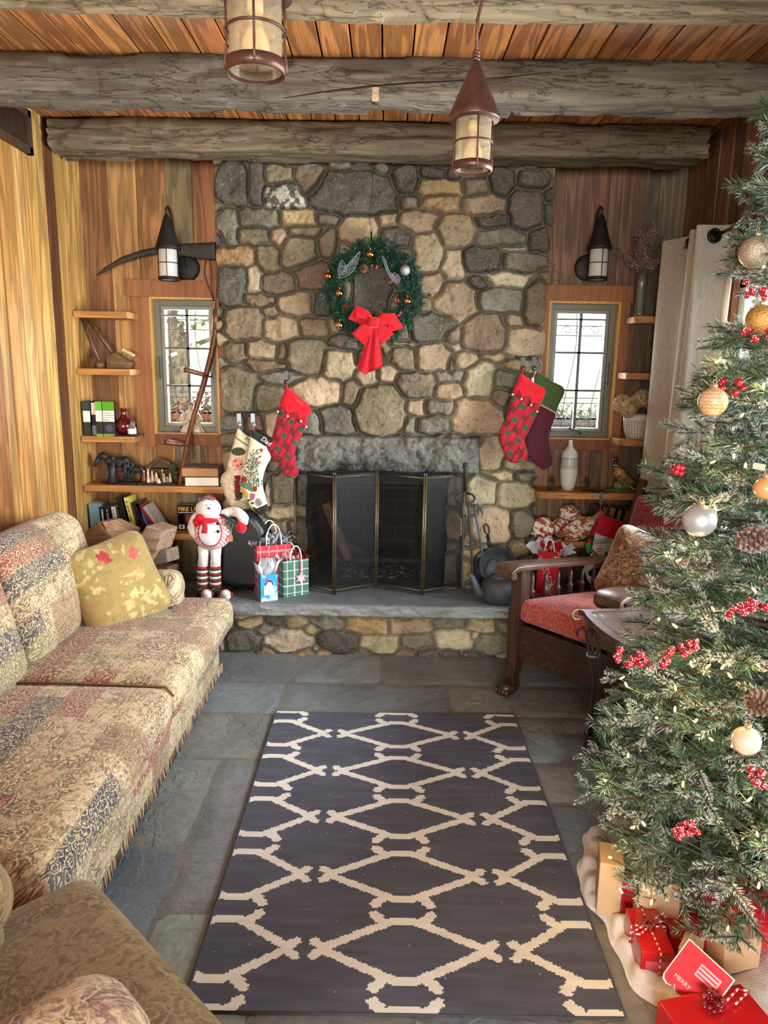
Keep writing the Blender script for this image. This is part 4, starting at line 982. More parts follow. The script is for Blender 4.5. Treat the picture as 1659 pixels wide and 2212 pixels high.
# ------------------------------------------------------------------ morris chair
MC = (.79, 3.015); ang = math.atan2(-.64, -.77)
ch = thing('morris_chair', 'dark oak open-arm chair with spindle sides, paw feet and red seat', 'chair', (*MC, 0), (0, 0, ang))
DK = S(66, 42, 32)
def Lz(x): return .12*x       # seat and arms fall towards the back
for s_ in (-1, 1):
    m = MB(DK); y = s_*.265; sec = [(-.0, .035, .030), (.012, .07, .05)]
    # paw foot
    m.ell((.035, y, .035), (.052, .040, .036), n=14)
    for k in range(4): m.ell((.075, y-.030+k*.02, .024), (.020, .0105, .020), n=8)
    m.build('foot', 'wood_dark', ch, local=True)
    m = MB(DK); prof = [(.0, .03, .026, .026), (.012, .09, .024, .024), (.0, .14, .03, .028), (-.008, .22, .034, .03), (-.01, .38, .036, .032), (-.018, .50, .034, .030), (-.02, .60, .030, .028)]
    vs = []; fs = []
    for (cx, z, hx, hy) in prof: vs += [(cx-hx, y-hy, z), (cx+hx, y-hy, z), (cx+hx, y+hy, z), (cx-hx, y+hy, z)]
    for i in range(len(prof)-1):
        for k in range(4): fs.append((4*i+k, 4*i+(k+1) % 4, 4*i+4+(k+1) % 4, 4*i+4+k))
    fs += [(3, 2, 1, 0), tuple(4*(len(prof)-1)+k for k in range(4))]
    m.add(vs, fs); m.build('leg', 'wood_dark', ch, local=True, bevel=.006)
    m = MB(DK); m.box((-.74, y-.025, 0), (-.69, y+.025, .5)); m.build('leg', 'wood_dark', ch, local=True, bevel=.005)
    # arm with a scrolled front
    aw = .052 if s_ < 0 else .062
    m = MB(S(86, 58, 46)); pts = []
    path = [(.085, .575), (.10, .592), (.098, .612), (.07, .622), (0, .618), (-.2, .596), (-.5, .560), (-.76, .528)]
    m.ribbon([(x, y, z) for x, z in path], [(0, w_, 0) for w_ in (aw*.8, aw*.95, aw, aw*1.05, aw*1.1, aw, aw*.9, aw*.8)], .011)
    for q in (-1, 1): m.lathe([(.017, -.004), (.017, .004)], (.083, y+q*aw*.82, .588), 14, axis=(0, 1, 0))
    m.build('arm', 'wood_dark_x', ch, local=True, bevel=.003)
    m = MB(DK); m.box((-.70, y-.014, .20), (-.02, y+.014, .345)); m.build('side_rail', 'wood_dark_x', ch, local=True, bevel=.004)
    sp_ = [(.010, 0), (.011, .02), (.007, .03), (.012, .06), (.014, .1), (.012, .13), (.016, .135), (.012, .142), (.017, .15), (.012, .157), (.008, .165), (.010, .2), (.006, .25)]
    for k in range(6):
        x = -.10-.098*k; z0 = .34; top = .60-.035-.0  + x*.11; m = MB(S(78, 52, 40)); h = top+.012-z0
        m.lathe([(r_*.95, z0+z*h/.25) for r_, z in sp_], (x, y, 0), 12); m.build('spindle', 'wood_dark', ch, local=True)
m = MB(DK); m.box((-.02, -.245, .175), (.012, .245, .345)); m.build('front_rail', 'wood_dark_x', ch, local=True, bevel=.004); m = MB(DK); m.box((-.72, -.245, .2), (-.69, .245, .33)); m.build('back_rail', 'wood_dark_x', ch, local=True, bevel=.004)
R = Matrix.Rotation(radians(6), 3, 'Y')
rb('seat_cushion', 'red_brocade', ch, (-.32, 0, .378), (.68, .50, .105), .035, 14, (0, 0, .012), Matrix.Rotation(radians(-6.5), 3, 'Y'), local=True)
m = MB(DK); Rb = Matrix.Rotation(radians(-20), 3, 'Y')
for y in (-.22, .22): m.obox((-.80, y, .65), (.03, .04, .62), Rb)
for k in range(4): m.obox((-.74-.055*k, 0, .47+.13*k), (.018, .42, .04), Rb)
m.build('back_frame', 'wood_dark', ch, local=True, bevel=.004)
rb('back_cushion', 'burgundy_brocade', ch, (-.725, .03, .63), (.10, .42, .53), .04, 14, (.03, 0, 0), Rb, local=True)
# brown floral pillow leaning on it
def fr_from(o, n, up=(0, 0, 1), roll=0):
    n = Vector(n).normalized(); eu = Vector(up).cross(n).normalized(); ev = n.cross(eu).normalized()
    R = Matrix.Rotation(radians(roll), 3, n); return (Vector(o), R @ eu, R @ ev)
pc = WY(1385, 1232, 3.06)
fp2 = thing('throw_pillow', 'brown floral tapestry pillow standing on the red seat of the chair', 'pillow', pc-Vector((0, 0, .16)))
def brownfl(u, w):
    d = vnoise(u, w, 48, 3); rg = np.sin(d*34+fbm(u, w, 20, 2)*6); n = fbm(u, w, 70, 4, 3)[:, None]; C = np.array(S(140, 108, 84))*(.75+.5*n)
    C = np.where((rg > .55)[:, None], np.array(S(184, 156, 120)), C); C = np.where((rg < -.8)[:, None], np.array(S(104, 62, 54)), C); C = np.where(((vnoise(u, w, 22, 6) > .66))[:, None], np.array(S(132, 88, 74))*(.8+.4*n), C)
    return np.where((w > .135)[:, None], C*.5+np.array(S(190, 184, 172))*.5, C)
relief('cover', 'velvet', fp2, square(.335, .9), fr_from(pc, (-.55, -.75, .32), roll=-14), .07, .13, .004, brownfl)

# ------------------------------------------------------------------ side table
tb = thing('side_table', 'low dark wooden table with rounded inlaid top beside the tree', 'table', (1.05, 2.42, 0))
out = [(.762, 2.64), (.80, 2.675), (1.34, 2.70), (1.34, 2.16), (.98, 2.10), (.885, 2.16), (.80, 2.34), (.765, 2.50)]
sp = spline(out, 6); m = MB(S(84, 56, 44)); m.prism([(x, y, .578) for x, y in sp], (0, 0, .022)); m.build('table_top', 'wood_dark_x', tb, bevel=.005)
m = MB(S(40, 24, 18)); cx_, cy_ = 1.06, 2.42
for kk, rr_ in ((.87, .0018), (.84, .0012)): m.tube([(cx_+(x-cx_)*kk, cy_+(y-cy_)*kk, .6) for x, y in sp], rr_, 4, closed=True)
m.build('inlay', 'wood_dark_x', tb)
m = MB(S(74, 46, 34)); sp2 = [(cx_+(x-cx_)*.9, cy_+(y-cy_)*.9) for x, y in sp]; m.prism([(x, y, .52) for x, y in sp2], (0, 0, .058)); m.build('apron', 'wood_dark_x', tb)
for (x, y) in ((1.3, 2.64), (1.0, 2.2), (1.3, 2.22)):
    m = MB(S(74, 46, 34)); m.tube([(x, y, .0), (x+.01, y, .1), (x, y, .3), (x-.01, y, .52)], [.018, .016, .02, .03], 10); m.build('leg', 'wood_dark', tb)
# iron rods wired together, standing in a cast cup at the table corner
rd = thing('iron_rod_bundle', 'bundle of upright black iron rods wired to the table corner', 'fire tools', (.824, 2.62, 0))
m = MB(S(46, 44, 42)); m.lathe([(.034, 0), (.036, .02), (.030, .03), (.030, .10), (.034, .11), (.030, .115), (.026, .10), (.001, .10)], (.824, 2.622, 0), 20); m.build('base_cup', 'iron', rd)
for k, (dx, dy, px, pz) in enumerate(((-.016, .006, -.012, .0), (.004, -.012, .008, .012), (.014, .01, .02, -.02), (-.004, .014, -.002, .01))):
    m = MB(S(58, 54, 48)); b = Vector((.824+dx*.8, 2.622+dy*.8, .1)); c = Vector((.824+dx, 2.605+dy, .34)); e = Vector((.786+px+dx*.6, 2.60+dy, .53+pz))
    pts = [b, (b+c)/2, c, (c+e)/2, e]
    if k == 0: pts += [e+Vector((-.012, -.004, .02)), e+Vector((-.03, -.004, .012)), e+Vector((-.034, -.004, -.01))]
    m.tube(pts, [.0055]*len(pts), 8); m.build('rod', 'iron', rd)
m = MB(S(190, 186, 176))
for z, x in ((.44, .797), (.445, .797)): m.tube([(x+.024*cos(t), 2.604+.022*sin(t), z) for t in np.linspace(0, 2*pi, 16)], .0012, 5)
m.tube([(.79+.01*cos(t), 2.58+.01*sin(t), .54+t*.008) for t in np.linspace(0, 9, 24)] + [(.81, 2.56, .612)], .0012, 5); m.build('binding_wire', 'steel', rd)
m = MB(S(198, 190, 172)); c = WZ(1247, 1328, .55); m.tube([c+Vector((.018*cos(t), 0, .02*sin(t))) for t in np.linspace(.3, 5.4, 18)], [.0035]*18, 8)
one(m, 'metal_hook', 'steel', 'small pale curled metal hook by the table corner', 'hook')
# ------------------------------------------------------------------ lanterns
COP = S(102, 70, 60)
def lantern_body(t, c, r, zb, zt, zc_top, mat='copper', col=COP, glass='amber_glass', ringh=.022, cone=1.45, coner=.0):
    """cylinder lantern: c axis, glass from zb to zt, cone to zc_top"""
    x, y = c
    m = MB(col); m.lathe([(r*1.06, zb), (r*1.13, zb), (r*1.13, zb+ringh), (r*1.06, zb+ringh), (r*1.06, zb)], (x, y, 0), 36, caps=False); m.build('bottom_ring', mat, t)
    m = MB(col); zm = zb+(zt-zb)*.56
    m.tube([(x+r*1.09*cos(a), y+r*1.09*sin(a), zm) for a in np.linspace(0, 2*pi, 32, endpoint=False)], r*.055, 6, closed=True)
    m.build('middle_ring', mat, t)
    m = MB(col)
    for k in range(4):
        a = pi/4*2*k - pi/2 + .12; m.tube([(x+r*1.1*cos(a)*q, y+r*1.1*sin(a)*q, z) for z, q in ((zb+.004, 1.04), (zb+ringh, 1.06), (zb+ringh+.02, 1.0), (zm-.01, 1.0), (zm, 1.05), (zm+.01, 1), (zt, 1))], r*.05, 6); m.ell((x+r*1.15*cos(a), y+r*1.15*sin(a), zb+ringh*.5), r*.06, n=6)
    m.build('cage_bar', mat, t)
    m = MB((.9, .8, .6)); m.lathe([(r, zb+.006), (r, zt)], (x, y, 0), 32, caps=False); m.build('glass_cylinder', glass, t)
    m = MB(col); R = r*cone; m.lathe([(R*.99, zt-.001), (R*1.02, zt+.004), (R*.93, zt+.02), (r*.30, zc_top-.012), (r*.16, zc_top), (.001, zc_top+.001)], (x, y, 0), 10 if coner else 32); m.build('cone_roof', mat, t)
def pendant(label, p, zb, seed):
    x, y = p; t = thing('pendant_lantern', label, 'lantern', (x, y, zb), group='copper lanterns hanging from the beams'); r = .047
    lantern_body(t, p, r, zb, zb+.128, zb+.272)
    m = MB(S(238, 226, 196)); m.lathe([(.012, zb+.10), (.013, zb+.078), (.024, zb+.055), (.026, zb+.04), (.02, zb+.024), (.001, zb+.018)], (x, y, 0), 20); m.lathe([(.015, zb+.1), (.015, zb+.125)], (x, y, 0), 16); m.build('light_bulb', 'ceramic', t)
    m = MB(S(110, 78, 66)); z = zb+.272
    m.tube([(x, y, z-.01), (x, y, z+.10), (x+.006, y, z+.125), (x+.012, y, z+.15), (x+.004, y+.003, z+.165), (x-.008, y, z+.15), (x-.004, y, z+.135)], .0042, 8)
    for q in (.004, .012, .02): m.lathe([(.008, z+q-.004), (.011, z+q), (.008, z+q+.004)], (x, y, 0), 14)
    m.tube([(x-.014, y+.01, ZC), (x-.012, y+.005, z+.2), (x-.003, y, z+.155), (x+.006, y, z+.15), (x+.010, y-.004, z+.2), (x+.014, y+.01, ZC)], .0035, 8); m.build('hanging_hook', 'copper', t)
p = WY(1020, 365, 2.12); pendant('copper cone-roofed lantern hanging right of centre, in front of the beams', (p.x, 2.12), 2.018, 1)
p = WY(553, 150, 1.45); pendant('nearest copper lantern, its roof cut off by the top of the photo', (p.x, 1.45), 2.012, 2)
def sconce(px, label, side, gx):
    Y = 4.02; b = WY(px, 606, Y); x = b.x; off = .065 if side > 0 else .024; t = thing('wall_sconce', label, 'wall lamp', (x, Y, b.z), group='black lantern sconces above the small windows'); r = .046
    BL = S(40, 34, 32); lantern_body(t, (x, Y), r, b.z, b.z+.155, b.z+.33, 'iron', BL, 'frosted_glass', .018, 1.4)
    m = MB(BL); m.lathe([(.001, -.012), (.05, -.012), (.066, -.006), (.07, 0), (.07, .01)], (x+side*off, YB-.004, b.z+.08), 30, axis=(0, 1, 0)); m.build('back_plate', 'iron', t)
    m = MB(BL); pts = [(x+side*off, YB-.012, b.z+.08), (x+side*off*.5, YB-.02, b.z+.16), (x+side*.008, YB-.03, b.z+.26), (x+side*.006, Y+.06, b.z+.345), (x+side*.004, Y+.025, b.z+.372), (x, Y, b.z+.360), (x, Y, b.z+.325)]
    m.tube(pts, .006, 8); m.build('hook_arm', 'iron', t)
    m = MB((.9, .88, .8)); m.lathe([(.02, b.z+.02), (.024, b.z+.07), (.014, b.z+.11)], (x, Y, 0), 14); m.build('light_bulb', 'ceramic', t)
sconce(365, 'black cone-topped sconce with white glass above the left window', 1, 0); sconce(1290, 'black cone-topped sconce with white glass above the right window', -1, 0)

# ------------------------------------------------------------------ scythe
t = thing('scythe', 'old scythe, curved wooden handle before the left window, blade above it', 'scythe', WY(385, 1045, 4.0))
bl = pxpoly([(203, 598), (225, 578), (262, 555), (305, 540), (350, 531), (400, 526), (466, 523), (468, 562), (430, 560), (390, 552), (345, 548), (300, 556), (255, 572), (222, 590)], 4.075)
relief('blade', 'iron', t, bl, ((0, 4.075, 0), (1, 0, 0), (0, 0, 1)), .007, .03, .006, S(56, 52, 46))
m = MB(S(126, 70, 40)); path = [(470, 560), (474, 610), (470, 660), (468, 700), (460, 750), (449, 795), (437, 840), (423, 885), (408, 940), (399, 985), (388, 1045)]
pp = [WY(a, b, 4.02) for a, b in path]; m.tube([tuple(q) for q in spline([tuple(q) for q in pp], 4)[:-4]], [.013+.004*sin(i*.1) for i in range(len(pp)*4-4)], 12); m.build('snath', 'wood_dark', t)
m = MB(S(150, 110, 62)); m.tube([WY(468, 668, 4.02), WY(465, 712, 4.02)], .0185, 12); m.build('ferrule', 'copper', t)
for (a, b, c, d) in ((449, 812, 399, 798), (404, 961, 357, 955)):
    m = MB(S(116, 62, 40)); A_ = WY(a, b, 4.02); B_ = WY(c, d, 3.95); m.tube([A_, A_.lerp(B_, .3), A_.lerp(B_, .8), B_, B_+Vector((-.002, -.003, 0))], [.011, .013, .015, .016, .006], 12); m.build('grip', 'wood_dark', t)
    m = MB(S(70, 50, 44)); m.tube([A_+Vector((.02*cos(q), .02*sin(q), -.004)) for q in np.linspace(0, 2*pi, 14)], .005, 6); m.build('grip_ring', 'iron', t)
m = MB(S(40, 34, 32)); q = [WY(a, b, 3.99) for a, b in ((445, 560), (441, 585), (447, 610), (459, 640), (461, 650))]; m.tube(q, .0028, 6); q = [WY(a, b, 3.99) for a, b in ((452, 560), (458, 590), (456, 620), (463, 650))]; m.tube(q, .0022, 6); m.build('tie_wire', 'iron', t)
m = MB(S(90, 96, 112)); q = [WY(a, b, 4.14) for a, b in ((1202, 571), (1196, 585), (1192, 598), (1200, 607), (1210, 600), (1206, 588), (1194, 590), (1193, 610), (1200, 630), (1212, 640), (1226, 640), (1240, 630))]
m.tube(spline([tuple(v) for v in q], 4)[:-4], .0022, 6); one(m, 'wire_loop', 'iron', 'thin curled blue-grey wire hanging above the right window', 'wire')

# ------------------------------------------------------------------ small things on the left shelves
m = MB(S(118, 86, 56)); z = zc[1]
b = Vector((-1.47, 4.03, z+.048))
m.prism([(-1.50, 3.99, z+.002), (-1.385, 3.985, z+.002), (-1.372, 3.99, z+.032), (-1.45, 3.99, z+.088), (-1.505, 4.0, z+.07)], (0, .07, 0)); t = thing('wooden_mallet', 'weathered wooden mallet whose handle leans into the corner of the shelf', 'mallet', (-1.47, 4.03, z))
m.build('head', 'wood_x', t, bevel=.006); m = MB(S(122, 84, 54)); m.tube([(-1.475, 4.02, z+.08), (-1.56, 4.04, z+.2), (-1.63, 4.06, z+.285)], [.012, .011, .014], 10); m.build('handle', 'wood_dark', t)
m = MB(S(104, 76, 52)); m.tube([(-1.53, 3.975, z+.03), (-1.58, 4.0, z+.15), (-1.625, 4.03, z+.27)], [.008, .012, .016], 10); m.lathe([(.022, 0), (.026, .02), (.02, .04)], (-1.53, 3.975, z), 12)
t = thing('wooden_pestle', 'slim worn wooden stick standing left of the mallet head', 'pestle', (-1.53, 3.97, z)); m.build('stick', 'wood_dark', t)
m = MB(S(196, 168, 130)); 
for k in range(5): m.ell((-1.40+.012*k, 3.98, z+.098-.006*k), (.014, .012, .010), vary(S(200, 172, 134), .1), 8)
one(m, 'sea_shell', 'ceramic', 'small pale shell lying on the mallet head', 'shell')
# generic book: x across, spine faces -y
def book(nm, label, x0, x1, y0, dep, z, h, cover, page=S(226, 216, 196), lean=0, group=None, spine=None, title=None, tcol=(.9, .9, .9), tsz=.02, cat='book', extra=None):
    t = thing(nm, label, cat, ((x0+x1)/2, y0+dep/2, z), (0, radians(lean), 0), group); w = x1-x0; d = dep; th = .0025
    m = MB(cover); m.box((-w/2, -d/2, 0), (-w/2+th, d/2, h)); m.box((w/2-th, -d/2, 0), (w/2, d/2, h)); m.box((-w/2, -d/2, 0), (w/2, -d/2+th, h)); m.build('cover', 'gloss', t, local=True, bevel=.0008)
    m = MB(page); m.box((-w/2+th, -d/2+th, .004), (w/2-th, d/2-.004, h-.004)); m.build('pages', 'paper', t, local=True)
    if spine:
        m = MB(spine[0][2])
        for (a, b, c) in spine: m.box((-w/2+.001, -d/2-.0006, h*a), (w/2-.001, -d/2, h*b), c)
        m.build('spine_band', 'paper', t, local=True)
    if title == '#':     # lettering too small to read: rows of marks
        m = MB(tcol); rr_ = random.Random(int(h*1e4)+int(x0*1e3)); z_ = h*.9
        while z_ > h*.3:
            l_ = rr_.uniform(.006, .018)
            for q in ((-.18, .0) if w > .022 else (-.1,)): m.box((w*q, -d/2-.0010, z_-l_), (w*(q+.11), -d/2, z_))
            z_ -= l_+rr_.choice((.003, .003, .009))
        m.build('spine_marks', 'paper', t, local=True); title = None
    if title:
        o = text(title, tsz, (0, 0, 0), (1, 0, 0), (0, 1, 0), 'paper', t, ext=.0004, col=tcol, align='CENTER')
        R = Matrix(((0, 0, 0), (0, 0, 0), (0, 0, 0)))
        me = o.data; n = len(me.vertices)
        # run the title down the spine
        inv = WM[t.name].inverted(); W_ = WM[t.name]
        for v in me.vertices:
            g = W_ @ v.co; v.co = Vector((g.y + tsz*-.33, -d/2-.0012, h*.5 - g.x))
    return t
g0 = 'field guides on the third corner shelf'; z = zc[2]
WH = S(226, 224, 208)
book('field_guide', 'field guide with dark green spine and white label, nearest the corner', -1.632, -1.592, 3.965, .11, z, .185, S(34, 40, 36), group=g0, spine=[(.40, .72, WH), (.74, .99, S(46, 66, 56))])
book('field_guide', 'slim black field guide with a white label above a grey block', -1.588, -1.563, 3.97, .11, z, .183, S(24, 24, 26), group=g0, spine=[(.62, .97, WH), (.01, .3, S(120, 122, 124))])
t = book('field_guide', 'bright green field guide showing its spine beside the wider green cover', -1.560, -1.524, 3.955, .11, z, .186, S(28, 30, 28), group=g0, spine=[(.42, .74, WH), (.75, .995, S(110, 172, 62)), (0, .06, S(110, 172, 62))])
t = thing('field_guide', 'bright green field guide turned cover outwards, left of the red jug', 'book', (-1.492, 3.965, z), group=g0); m = MB(S(24, 26, 44)); m.box((-1.522, 3.955, z), (-1.458, 3.98, z+.186)); m.build('cover', 'gloss', t, bevel=.001)
m = MB(WH); m.box((-1.521, 3.954, z+.078), (-1.459, 3.955, z+.137), WH); m.box((-1.521, 3.954, z+.139), (-1.459, 3.955, z+.185), S(84, 158, 26)); m.box((-1.521, 3.954, z), (-1.459, 3.955, z+.012), S(100, 160, 60))
for k in range(7): a = k*.9; m.obox((-1.489+.012*cos(a), 3.9542, z+.042+.014*sin(a)), (.016, .001, .006), Matrix.Rotation(-a, 3, 'Y'), S(96, 96, 120))
m.build('cover_print', 'paper', t)
for k, (s_, c) in enumerate((('The Audubon', S(60, 90, 130)), ('Society Field Guide', S(70, 90, 60)), ('to North American', S(60, 110, 50)), ('Wildflowers', S(50, 90, 40)))): text(s_, .0074, (-1.518, 3.9535, z+.122-.0125*k), (1, 0, 0), (0, 0, 1), 'paper', t, ext=.0003, col=c)
m = MB(S(20, 18, 18)); m.box((-1.462, 3.945, z), (-1.335, 4.06, z+.008), None, .003); one(m, 'tray', 'gloss', 'thin black tray under the red jug on the corner shelf', 'tray')
t = thing('glass_jug', 'deep red round glass jug with a handle on the black tray', 'jug', (-1.425, 4.02, z+.008)); zz = z+.0085
m = MB((.3, .02, .03)); m.lathe([(.001, zz), (.03, zz), (.042, zz+.02), (.046, zz+.045), (.038, zz+.075), (.018, zz+.092), (.014, zz+.11), (.015, zz+.135), (.018, zz+.14)], (-1.425, 4.0, 0), 24); m.build('body', 'red_glass', t)
m = MB(S(90, 20, 24)); m.tube([(-1.41, 4.0, zz+.13), (-1.40, 4.0, zz+.135), (-1.392, 4.0, zz+.09), (-1.37, 4.0, zz+.07), (-1.368, 4.0, zz+.04), (-1.385, 4.0, zz+.025)], .005, 8); m.build('handle', 'gloss', t)
t = thing('small_bottle', 'small clear cone-shaped bottle with a white label beside the red jug', 'bottle', (-1.378, 3.965, z+.008))
m = MB((.8, .8, .8)); m.lathe([(.001, zz), (.021, zz), (.022, zz+.035), (.007, zz+.062), (.006, zz+.075)], (-1.372, 3.968, 0), 18); m.build('body', 'clear_glass', t); m = MB(S(236, 228, 214)); m.lathe([(.0228, zz+.006), (.0228, zz+.034)], (-1.372, 3.968, 0), 18, caps=False); m.build('label', 'paper', t)
# statues on the long shelf
t = thing('horse_statue', 'black bronze group of a draped horse and a small foal', 'statue', (-1.47, 4.0, zL)); BZ = S(44, 46, 48)
def horse(m, x, z, k, flip=1, head=1):
    Y = 4.01
    m.ell((x, Y, z+.105*k), (.062*k, .026*k, .031*k), BZ, 16); m.ell((x-.045*k*flip, Y, z+.112*k), (.028*k, .024*k, .030*k), BZ, 12); m.ell((x+.045*k*flip, Y, z+.110*k), (.028*k, .025*k, .031*k), BZ, 12)
    m.tube([(x-.055*k*flip, Y, z+.125*k), (x-.085*k*flip, Y, z+(.135+.01*head)*k), (x-.105*k*flip, Y, z+.125*k)], [.024*k, .017*k, .013*k], 10); m.tube([(x-.10*k*flip, Y, z+.132*k), (x-.122*k*flip, Y-.004, z+.095*k), (x-.128*k*flip, Y-.004, z+.082*k)], [.014*k, .011*k, .008*k], 10)
    m.tube([(x-.10*k*flip, Y-.006, z+.14*k), (x-.098*k*flip, Y-.008, z+.16*k)], [.005*k, .002*k], 6)
    for dx in (-.05, -.034, .036, .054):
        m.tube([(x+dx*k*flip, Y+(.01 if dx in (-.05, .054) else -.01), z+.09*k), (x+dx*k*flip+.004, Y, z+.045*k), (x+dx*k*flip-.003*flip, Y, z+.008*k)], [.014*k, .008*k, .008*k], 8); m.lathe([(.010*k, 0), (.008*k, .012*k)], (x+dx*k*flip-.003*flip, Y, z), 8)
    m.tube([(x+.068*k*flip, Y, z+.12*k), (x+.082*k*flip, Y, z+.09*k), (x+.08*k*flip, Y, z+.04*k)], [.008*k, .009*k, .003*k], 8)
m = MB(BZ); horse(m, -1.475, zL+.012, 1.0); m.build('mare', 'iron', t); m = MB(BZ); horse(m, -1.375, zL+.012, .62); m.build('foal', 'iron', t)
m = MB(S(36, 38, 40)); m.ell((-1.445, 4.0, zL+.006), (.125, .05, .008), None, 24); m.build('base', 'iron', t)
m = MB(S(60, 62, 64)); m.tube([(-1.50, 3.98, zL+.012), (-1.495, 3.98, zL+.07), (-1.49, 3.985, zL+.125)], [.022, .015, .011], 10); m.ell((-1.488, 3.98, zL+.142), (.011, .011, .013)); m.build('robed_figure', 'iron', t)
m = MB(S(70, 74, 78)); m.tube([(-1.47, 3.982, zL+.125), (-1.45, 3.975, zL+.10), (-1.435, 3.978, zL+.13), (-1.415, 3.975, zL+.095), (-1.40, 3.985, zL+.125)], [.006, .009, .006, .009, .005], 8); m.build('drapery', 'iron', t)
t = thing('nativity_scene', 'small resin nativity stable with painted figures', 'nativity set', (-1.24, 4.0, zL)); x0 = -1.25
m = MB(S(56, 44, 34)); m.box((-1.352, 3.955, zL), (-1.148, 4.06, zL+.012), None, .004); m.build('base', 'bark', t)
m = MB(S(96, 78, 56)); m.tube([(-1.335, 4.03, zL+.01), (-1.34, 4.03, zL+.06), (-1.30, 4.02, zL+.10), (-1.25, 4.02, zL+.138), (-1.20, 4.02, zL+.115), (-1.165, 4.02, zL+.075), (-1.158, 4.03, zL+.01)], [.012, .014, .012, .011, .012, .014, .012], 8)
m.box((-1.335, 4.045, zL+.01), (-1.16, 4.055, zL+.085), S(90, 72, 48)); m.prism([(-1.335, 4.045, zL+.08), (-1.165, 4.045, zL+.08), (-1.25, 4.045, zL+.135)], (0, .01, 0), S(100, 82, 56)); m.build('stable', 'bark', t)
m = MB(); rr = random.Random(3)
for k in range(9): 
    a = rr.uniform(-.5, .5); m.ell((-1.165+rr.uniform(-.012, .014), 4.01, zL+.03+k*.011), (.014, .010, .008), S(52, 70, 50), 8, Matrix.Rotation(a, 3, 'Y'))
m.build('tree', 'plant', t)
cols = [S(140, 40, 40), S(222, 214, 196), S(196, 150, 110), S(206, 190, 160), S(110, 84, 60), S(150, 130, 90), S(180, 160, 120), S(96, 80, 110)]
for k, (dx, h, c) in enumerate(((-.075, .07, 0), (-.055, .078, 1), (-.085, .045, 1), (-.03, .066, 2), (-.012, .055, 3), (.02, .074, 4), (.035, .05, 5), (.065, .052, 6), (-.005, .03, 6), (.012, .022, 1), (-.05, .028, 3), (.05, .03, 7))):
    m = MB(cols[c]); y = 3.985 + (k % 3)*.012 - (.018 if h < .04 else 0); b = zL+.011; m.lathe([(.010, b), (.011, b+h*.2), (.007, b+h*.6), (.008, b+h*.72), (.004, b+h*.8)], (x0+dx, y, 0), 10); m.ell((x0+dx, y, b+h*.87), (.0065, .0065, .0075), S(206, 168, 134), 8); m.build('figurine', 'ceramic', t)
# two lying books
def flat_book(label, c, w, d, z, h, cov, page, rot):
    t = thing('book', label, 'book', (c[0], c[1], z), (0, 0, radians(rot)), 'books lying on the upper left plank shelf'); m = MB(cov); th = .003
    m.box((-w/2, -d/2, 0), (w/2, d/2, th)); m.box((-w/2, -d/2, h-th), (w/2, d/2, h)); m.box((w/2-th, -d/2, 0), (w/2, d/2, h)); m.build('cover', 'cloth', t, local=True, bevel=.001)
    m = MB(page); m.box((-w/2+.004, -d/2+.003, th), (w/2-th, d/2-.004, h-th)); m.build('pages', 'paper', t, local=True)
flat_book('thick black-backed book with cream page edges, lower of the lying pair', (-1.005, 4.02), .185, .15, zL, .052, S(30, 28, 28), S(228, 218, 196), 6)
flat_book('brown cloth book lying on top of the thick cream-paged book', (-1.01, 4.02), .20, .155, zL+.0525, .050, S(96, 58, 42), S(178, 128, 84), 3)
# row of upright and leaning books
g1 = 'books on the lower left plank shelf'; z = zL2+.0005
BK = [('pale teal blue hardback at the left end of the book row', -1.63, .058, .155, 2, S(116, 150, 162), None, None, 0), ('black paperback with white title next to the teal book', -1.566, .026, .138, 3, S(30, 30, 32), '#', WH, .013),
      ('dark paperback with small grey lettering, third in the row', -1.536, .026, .138, 4, S(36, 32, 36), '#', S(170, 170, 170), .013), ('slim white paperback with grey title in the book row', -1.494, .024, .140, 7, S(206, 208, 206), '#', S(90, 100, 110), .014),
      ('slim charcoal paperback behind the white one', -1.462, .017, .138, 8, S(48, 46, 50), '#', S(150, 60, 60), .011), ('tall black book titled Murder Most Irish', -1.448, .036, .196, 10.5, S(20, 20, 22), 'Murder Most Irish', (.85, .85, .82), .0215),
      ('tall yellow book leaning on the black mystery volume', -1.398, .026, .196, 12, S(216, 204, 96), '#', S(60, 56, 40), .014), ('black book titled Wicked in pale letters', -1.352, .036, .170, 14, S(34, 32, 40), 'Wicked', S(206, 200, 210), .026),
      ('slim blue book squeezed beside the Wicked volume', -1.305, .016, .172, 24, S(60, 110, 150), None, None, 0), ('slim crimson book leaning steeply in the row', -1.276, .018, .170, 30, S(136, 36, 56), None, None, 0), ('grey-beige paperback leaning at the right end of the book row', -1.248, .026, .165, 33, S(168, 158, 146), None, None, 0)]
for (l, x, w, h, ln, c, ti, tc_, ts) in BK:
    lean = -ln; off = 0
    book('book', l, x, x+w, 3.965, .125, z + (w/2*sin(radians(ln))), h, c, lean=lean, group=g1, title=ti, tcol=tc_ or (1, 1, 1), tsz=ts)
t = thing('firelighter_box', 'black printed FIRE LITE box standing behind the snowman', 'box', (-1.06, 4.06, zL2)); bx0, bx1 = WY(383, 1120, 4.02).x, -.93
m = MB(S(26, 22, 22)); m.box((bx0, 4.02, zL2), (bx1, 4.09, zL2+.145)); m.build('carton', 'gloss', t, bevel=.001)
text('FIRE LITE', .034, (bx0+.006, 4.0185, zL2+.112), (1, 0, 0), (0, 0, 1), 'paper', t, col=S(226, 176, 70), ext=.0008); text('192', .032, (bx0+.046, 4.0185, zL2+.01), (1, 0, 0), (0, 0, 1), 'paper', t, col=S(230, 230, 230), shear=.2)
